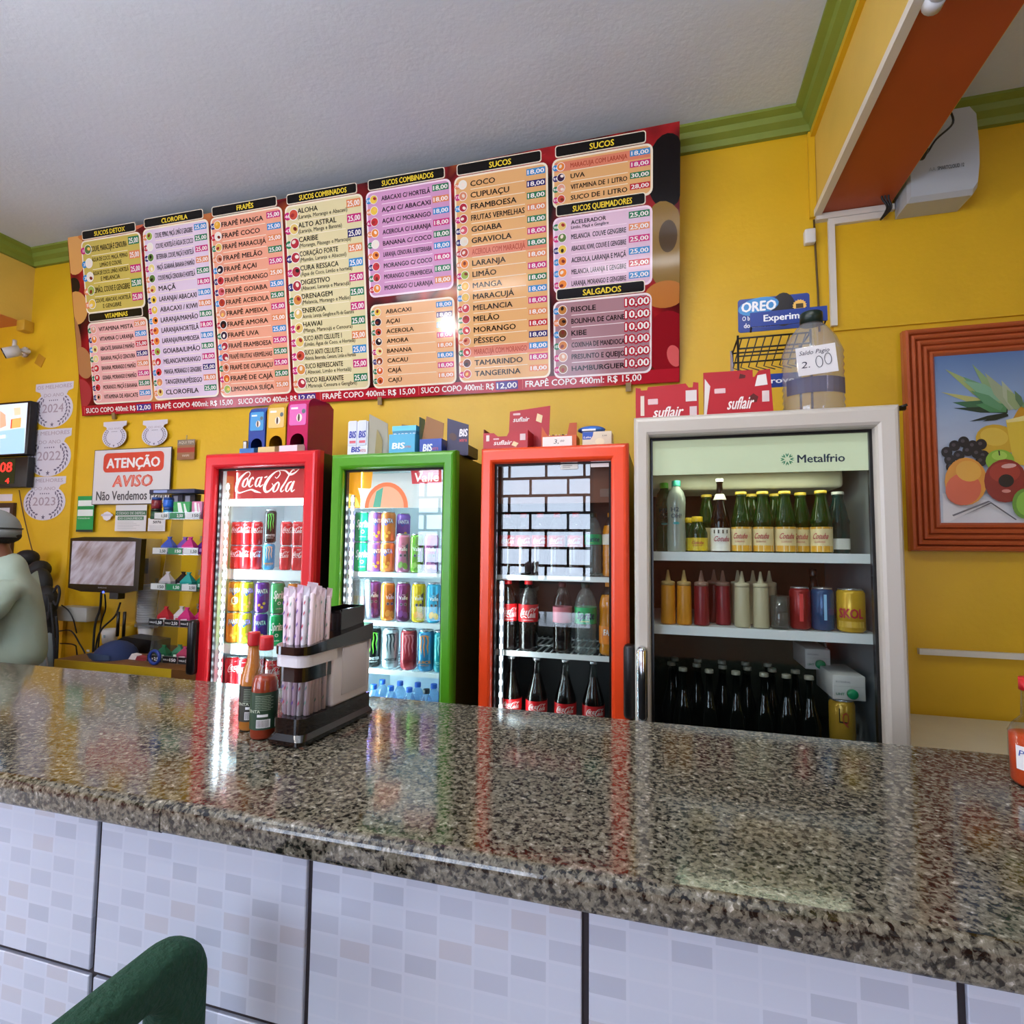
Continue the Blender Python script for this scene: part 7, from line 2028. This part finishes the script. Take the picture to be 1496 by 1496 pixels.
# white wall box with cables
xa, xb = px(82, 898, 2.44), px(126, 898, 2.44)
root = thing('wall_box', ((xa+xb)/2, YL, pz(104, 908, 2.44)), 'grey white cable box on the yellow wall left of monitor', 'wall box')
w = xb-xa; h = pz(104, 887, 2.44)-pz(104, 908, 2.44)
MB().box(-w/2, w/2, -.09, -.0005, 0, h, C('A8A8A0', .5), .005).build('box_body', root)
def cable(pts, r, label, col='121214', Y0=2.40):
    q = [(px(x, y, Y), Y, pz(x, y, Y)) for x, y, Y in pts]
    b = MB().tube(catmull(q, 6), r, C(col, .55), 6)
    o = b.build('cable', None, q[0]); tag(o, label, 'cable')
cable([(28, 716, 2.515), (34, 750, 2.515), (46, 800, 2.50), (54, 822, 2.48)], .003, 'thin brown cable running down the pillar from the queue display', '5A3A20')
cable([(148, 866, 2.36), (146, 890, 2.38), (138, 920, 2.38), (134, 1000, 2.38)], .006, 'thick black cable hanging straight below the monitor')
cable([(176, 880, 2.38), (168, 900, 2.36), (148, 920, 2.34), (140, 945, 2.34), (135, 1000, 2.34)], .005, 'black cable curving from the monitor arm to the desk')
cable([(153, 868, 2.40), (154, 890, 2.41), (147, 915, 2.42), (138, 1000, 2.42)], .004, 'thin black cable behind the thick monitor cable')
cable([(86, 922, 2.46), (104, 922, 2.46), (116, 940, 2.46), (126, 960, 2.46), (134, 1000, 2.44)], .004, 'black cable drooping from the bags to the desk')
cable([(88, 940, 2.47), (108, 942, 2.47), (112, 952, 2.49), (116, 1000, 2.49)], .004, 'black cable running low along the yellow wall')
cable([(90, 884, 2.42), (100, 892, 2.42), (107, 905, 2.43), (112, 925, 2.46)], .0035, 'black cable looping over the cable box')
# bags hanging in the corner
root = thing('hanging_bag', (px(62, 880, 2.36), 2.40, pz(62, 978, 2.36)), 'black bags and straps hanging on the wall behind the person', 'bag')
og = root.location
bk_ = mat('black_nylon', '121214', .7, bump=.3, bscale=30)
m = MB()
def bl(x, y, Y, rx, rz, ry=.06, mt=None): 
    c_ = P(x, y, Y); m.sphere(tuple(c_), 1, mt or bk_, 14, 10, (rx, ry, rz))
bl(40, 815, 2.42, .06, .05); bl(58, 832, 2.40, .05, .055); bl(54, 855, 2.38, .10, .11); bl(66, 880, 2.36, .07, .10); bl(62, 905, 2.36, .08, .14); bl(66, 945, 2.36, .06, .16); bl(45, 835, 2.44, .06, .06)
m.build('bag_body', root, og)
m = MB()
for pts in ([(78, 866), (84, 856), (87, 866), (83, 884), (78, 878)], [(62, 868), (70, 872), (72, 890), (70, 905)], [(74, 880), (78, 920), (80, 960), (80, 976)], [(82, 900), (84, 930), (82, 976)]):
    q = [P(x, y, 2.33) for x, y in pts]; m.tube(catmull([tuple(p) for p in q], 5), .007, bk_, 6)
m.build('strap', root, og)
m = MB(); q = [P(x, y, 2.30) for x, y in ((55, 880), (60, 915), (66, 950), (70, 975))]; m.tube(catmull([tuple(p) for p in q], 5), .005, C('8A8880', .6), 6); tag(m.build('strap', root, og), 'thin grey strap')
m = MB(); q = P(70, 955, 2.33); m.sphere(tuple(q), 1, mat('grey_cloth', '7A8484', .8), 12, 8, (.05, .04, .12)); tag(m.build('cloth_pouch', root, og), 'grey cloth pouch')

# ------------------------------------------------------------------ the person behind the counter, facing left, stooping
def skinned(name, parent, verts, edges, radii, m, root_i=0, sub=2, off=(0, 0, 0)):
    me = bpy.data.meshes.new(name)
    me.from_pydata([Vector(v)-Vector(off) for v in verts], edges, [])
    o = bpy.data.objects.new(name, me)
    COL.objects.link(o)
    o.parent = parent
    md = o.modifiers.new('skin', 'SKIN')
    md.use_smooth_shade = True
    sd = o.modifiers.new('sub', 'SUBSURF'); sd.levels = sub; sd.render_levels = sub
    if not me.skin_vertices: me.attributes
    sk = me.skin_vertices[0].data if me.skin_vertices else None
    for i, r in enumerate(radii):
        sk[i].radius = r if isinstance(r, tuple) else (r, r)
        sk[i].use_root = (i == root_i)
    me.materials.append(m)
    return o
def skin_layer(me):
    pass
PX, PY = -2.76, 1.74
person = thing('person', (PX, PY, 0), 'person in pale green T-shirt and grey cap seen from the side behind the counter', 'person')
skinc = mat('brown_skin', '6E4430', .5)
shirt = mat('sage_tshirt_cloth', '9FB0A2', .85, bump=.7, bscale=9)
jeans = mat('dark_denim', '2A3040', .85)
def V3(*a): return a
bv = [(0, 0, .90), (0, 0, 1.05), (0, 0, 1.20), (-.015, 0, 1.33), (-.055, 0, 1.415), (-.09, 0, 1.49), (-.105, 0, 1.55),       # 0-6 pelvis..skull
      (-.015, -.12, 1.27), (-.085, -.21, 1.09), (-.28, -.16, 1.11), (-.35, -.15, 1.115),                                          # 7-10 near arm
      (-.015, .12, 1.27), (-.075, .17, 1.09), (-.28, .16, 1.11), (-.35, .15, 1.115),                                            # 11-14 far arm
      (0, -.09, .84), (-.02, -.10, .47), (.0, -.10, .08), (-.13, -.11, .04),                                                    # 15-18
      (0, .09, .84), (-.02, .10, .47), (.0, .10, .08), (-.13, .11, .04),
      (-.145, 0, 1.505), (-.155, 0, 1.45)]
be = [(0, 1), (1, 2), (2, 3), (3, 4), (4, 5), (5, 6), (3, 7), (7, 8), (8, 9), (9, 10), (3, 11), (11, 12), (12, 13), (13, 14), (0, 15), (15, 16), (16, 17), (17, 18), (0, 19), (19, 20), (20, 21), (21, 22), (5, 23), (5, 24)]
br = [.12, .115, .105, .06, .046, .082, .078, .036, .042, .034, .03, .036, .042, .034, .03, .085, .058, .042, .036, .085, .058, .042, .036, .048, .042]
fing = []
for s, base in ((-1, 10), (1, 14)):
    bx_, by_, bz_ = bv[base]
    for k in range(4):
        i0 = len(bv); L = (.075, .085, .08, .062)[k]
        yk_ = by_+(k-1.5)*.019
        bv += [(bx_-.045, yk_, bz_-.002), (bx_-.045-L*.5, yk_, bz_-.012), (bx_-.045-L*.9, yk_, bz_-.035)]
        be += [(base, i0), (i0, i0+1), (i0+1, i0+2)]; br += [.0115, .009, .0075]
    i0 = len(bv)
    bv += [(bx_-.01, by_-s*.038, bz_-.008), (bx_-.045, by_-s*.055, bz_-.02), (bx_-.065, by_-s*.052, bz_-.03)]
    be += [(base, i0), (i0, i0+1), (i0+1, i0+2)]; br += [.012, .0095, .008]
def make_skin(name, verts, edges, radii, m, par, sub=2):
    bm = bmesh.new()
    lay_ = bm.verts.layers.skin.verify()
    vv = [bm.verts.new(v) for v in verts]
    for a, b2 in edges: bm.edges.new((vv[a], vv[b2]))
    for i, (v, r) in enumerate(zip(vv, radii)):
        v[lay_].radius = r if isinstance(r, tuple) else (r, r)
        v[lay_].use_root = (i == 0)
    me = bpy.data.meshes.new(name); bm.to_mesh(me); bm.free(); me.materials.append(m)
    o = bpy.data.objects.new(name, me); COL.objects.link(o); o.parent = par
    md = o.modifiers.new('skin', 'SKIN'); md.use_smooth_shade = True; md.branch_smoothing = .4
    sd = o.modifiers.new('sub', 'SUBSURF'); sd.levels = sub; sd.render_levels = sub
    return o
make_skin('body', bv, be, br, skinc, person)
tv = [(0.0, 0, .90), (.0, 0, 1.03), (.0, 0, 1.17), (-.005, 0, 1.29), (-.035, 0, 1.375), (-.058, 0, 1.425), (-.01, -.135, 1.305), (-.035, -.185, 1.235), (-.06, -.205, 1.16), (-.01, .130, 1.30), (-.03, .150, 1.235), (-.05, .16, 1.16)]
te = [(0, 1), (1, 2), (2, 3), (3, 4), (4, 5), (3, 6), (6, 7), (7, 8), (3, 9), (9, 10), (10, 11)]
tr_ = [.148, .142, .138, .125, .090, .062, .082, .074, .068, .082, .074, .068]
make_skin('tshirt', tv, te, tr_, shirt, person)
jv = [(0, 0, .92), (0, 0, .86), (0, -.092, .80), (-.02, -.10, .47), (0, -.10, .10), (0, .092, .80), (-.02, .10, .47), (0, .10, .10)]
make_skin('trousers', jv, [(0, 1), (1, 2), (2, 3), (3, 4), (1, 5), (5, 6), (6, 7)], [(.145, .14), (.13, .13), .100, .074, .062, .100, .074, .062], jeans, person)
m = MB()
for s in (-1, 1):
    m.sphere((-.06, s*.105, .04), 1, C('2A2A2C', .6), 14, 8, (.13, .05, .045))
    m.build('shoe', person) if s == 1 else None
# face: nose, mouth, eyes, ears as small children
m = MB()
for s in (-1, 1):
    m.sphere((-.272, s*.032, 1.53), .012, C('E8E4DC', .3), 10, 8); m.sphere((-.281, s*.032, 1.53), .006, C('1A1410', .3), 8, 6)
m.build('eyes', person)
m = MB().sphere((-.292, 0, 1.50), 1, skinc, 12, 8, (.018, .014, .024)); m.build('nose', person)
m = MB().sphere((-.285, 0, 1.462), 1, C('7A3A34', .5), 12, 6, (.008, .024, .007)); m.build('mouth', person)
for s in (-1, 1): MB().sphere((-.185, s*.082, 1.515), 1, skinc, 10, 8, (.022, .010, .032)).build('ear', person)
m = MB().sphere((-.175, 0, 1.520), 1, mat('black_hair', '14100E', .8, bump=.4, bscale=80), 18, 12, (.090, .082, .042)); m.build('hair', person)
capm = mat('grey_cap_cloth', '7E8588', .85)
vs_ = []
for j in range(8):
    t = pi/2*j/7
    for i in range(24):
        a = 2*pi*i/24; vs_.append((-.195+.108*cos(t)*cos(a), .098*cos(t)*sin(a), 1.545+.095*sin(t)))
m = MB().add(vs_, [(j*24+i, j*24+(i+1) % 24, (j+1)*24+(i+1) % 24, (j+1)*24+i) for j in range(7) for i in range(24)], capm, True)
m.lathe([(.1065, -.022), (.1085, 0), (.1085, .012)], capm, (-.195, 0, 1.535), 24, sy=.91)
m.sphere((-.195, 0, 1.64), .008, capm, 8, 6)
n = 12
f1 = [(-.28-.10*sin(pi*i/n)-.01, -.085+.17*i/n, 1.54-.012*sin(pi*i/n)) for i in range(n+1)]; f0 = [(-.265, -.085+.17*i/n, 1.55) for i in range(n+1)]
m.add(f0+f1, [(i, i+1, n+2+i, n+1+i) for i in range(n)], capm, True); m.add([(p[0], p[1], p[2]-.004) for p in f0+f1], [(i, n+1+i, n+2+i, i+1) for i in range(n)], capm, True)
m.build('cap', person)
m = MB().tube([(-.195+.11*cos(a*pi/16), .1*sin(a*pi/16), 1.552) for a in range(-8, 9)], .003, C('2A2E30', .7), 6); m.build('cap_seam', person)

for ch in person.children:
    if ch.name.split('.')[0] in ('eyes', 'nose', 'mouth', 'ear', 'hair', 'cap', 'cap_seam'): ch.location = (.10, 0, -.012)
person.rotation_euler = (0, 0, radians(48))
# ------------------------------------------------------------------ bar chair with knitted green cover, sideways to the counter
root = thing('bar_chair', (-.70, .37, 0), 'bar chair with green knitted back cover in front of the tiled counter', 'chair')
og = root.location
knit = mat('green_knit_cover', '0B3C2A', .9, bump=.9, bscale=110)
def ringslab(x0, x1, oy0, oy1, oz0, oz1, r, iy0, iy1, iz0, iz1, r2, mt):
    n = 8
    A = rrect(oy0, oy1, oz0, oz1, r, n); B = rrect(iy0, iy1, iz0, iz1, r2, n); N = len(A)
    v = [(x0, p[0], p[1]) for p in A]+[(x0, p[0], p[1]) for p in B]+[(x1, p[0], p[1]) for p in A]+[(x1, p[0], p[1]) for p in B]
    f = []
    for i in range(N):
        j = (i+1) % N
        f += [(i, j, N+j, N+i), (2*N+i, 3*N+i, 3*N+j, 2*N+j), (i, 2*N+i, 2*N+j, j), (N+i, N+j, 3*N+j, 3*N+i)]
    return MB().add(v, f, mt, True)
m = ringslab(-.605, -.553, .13, .600, .60, .998, .05, .20, .538, .74, .948, .035, knit)
o = m.build('backrest', root, og)
bm_ = o.modifiers.new('bevel', 'BEVEL'); bm_.width = .02; bm_.segments = 4; bm_.limit_method = 'ANGLE'; bm_.angle_limit = radians(40)
o.modifiers.new('wn', 'WEIGHTED_NORMAL')
MB().box(-1.0, -.56, .15, .58, .58, .64, knit, .025, seg=3).build('seat', root, og)
dm = mat('dark_wood_leg', '2A1C14', .4)
for (a, b2), (c_, d_) in (((-.60, .18), (-.57, .15)), ((-.60, .55), (-.57, .58)), ((-.96, .18), (-.99, .15)), ((-.96, .55), (-.99, .58))):
    MB().tube([(c_, d_, 0), (a, b2, .585)], [.016, .02], dm, 10).build('leg', root, og)
for z, ya in ((.22, .165), (.22, .565)):
    MB().tube([(-.97, ya, z), (-.59, ya, z)], .011, dm).build('stretcher', root, og)

# ------------------------------------------------------------------ lamps behind the photographer, plus added fill tubes by the counter
bulbm = mat('lit_bulb', 'FFFFFF', .4, emit='FFF6E8', es=330)
root = thing('pendant_bulb', (-1.98, 0, CZ), 'bare bulb hanging from the ceiling behind the photographer', 'lamp')
MB().tube([(0, 0, 0), (0, 0, -.42)], .004, blackpl, 6).build('cord', root)
MB().sphere((0, 0, -.51), .045, bulbm, 16, 10).lathe([(.02, -.47), (.022, -.42)], white_pl, seg=12).build('bulb', root)
lamp('bulb_light', (-1.98, 0, CZ-.44), 3, .03, color=(1, .95, .88), kind='POINT')
tubem = mat('lit_tube', 'FFFFFF', .4, emit='F4F6FF', es=9)
def fill_tube(x, y, label):  # made-up tube fixture, added to brighten the ceiling and walls
    root = thing('fill_light', (x, y, CZ), label, 'added light')
    for sx in (-.55, .55): MB().tube([(sx, 0, 0), (sx, 0, -.22)], .005, white_pl, 6).build('cord', root)
    MB().box(-.62, .62, -.02, .02, -.235, -.22, white_pl, .003).build('housing', root)
    MB().tube([(-.6, 0, -.255), (.6, 0, -.255)], .018, tubem, 12).build('lamp_tube', root)
    lamp('fill_lamp', (x, y, CZ-.28), LAMP_FILL, 1.2, (0, 0, 0), (1, .98, .95), .04)
    lamp('fill_lamp', (x, y, CZ-.20), LAMP_FILL*.8, 1.2, (radians(180), 0, 0), (1, .98, .95), .04)
fill_tube(-1.7, .35, 'added fill tube lamp over the left half of the counter')
fill_tube(.0, .45, 'added fill tube lamp over the right half of the counter')
# warm wall lamp seen mirrored in the orange fridge
root = thing('wall_lamp', (-.66, ROOM_F, 2.2), 'small warm wall lamp on the front wall', 'wall lamp')
MB().box(-.10, .04, 0, .06, -.05, .05, C('D8D8D4', .4), .01).build('lamp_base', root)
MB().box(.04, .09, .005, .055, -.04, .04, mat('warm_glow', 'FFE0B0', .4, emit='FFC880', es=8)).build('lamp_glass', root)

# ------------------------------------------------------------------ keep every item inside its fridge cavity and clear of its neighbours
def rad(o):
    return max([abs(v.co.x) for ch in o.children for v in ch.data.vertices])
for F in (F1, F2, F3, F4):
    its = []
    for o in [q for q in SC.objects if q.parent is None and q.get('category') in ('can', 'bottle', 'squeeze bottle', 'mug', 'carton')]:
        x, y, z = o.location
        if F['a0']-.12 < x < F['a1']+.12 and F['yc'] < y < F['d1'] and z < F['b1']:
            its.append((o, rad(o)))
    rows = []
    for o, r_ in sorted(its, key=lambda t: (t[0].location.z, t[0].location.y)):
        for R2 in rows:
            if abs(R2[0][0].location.z-o.location.z) < .02 and abs(R2[0][0].location.y-o.location.y) < .028:
                R2.append((o, r_)); break
        else:
            rows.append([(o, r_)])
    for R2 in rows:
        R2.sort(key=lambda t: t[0].location.x)
        lim = F['a0']+.008
        for o, r_ in R2:
            o.location.x = max(o.location.x, lim+r_); lim = o.location.x+r_+.001
        lim = F['a1']-.008
        for o, r_ in reversed(R2):
            o.location.x = min(o.location.x, lim-r_); lim = o.location.x-r_-.001
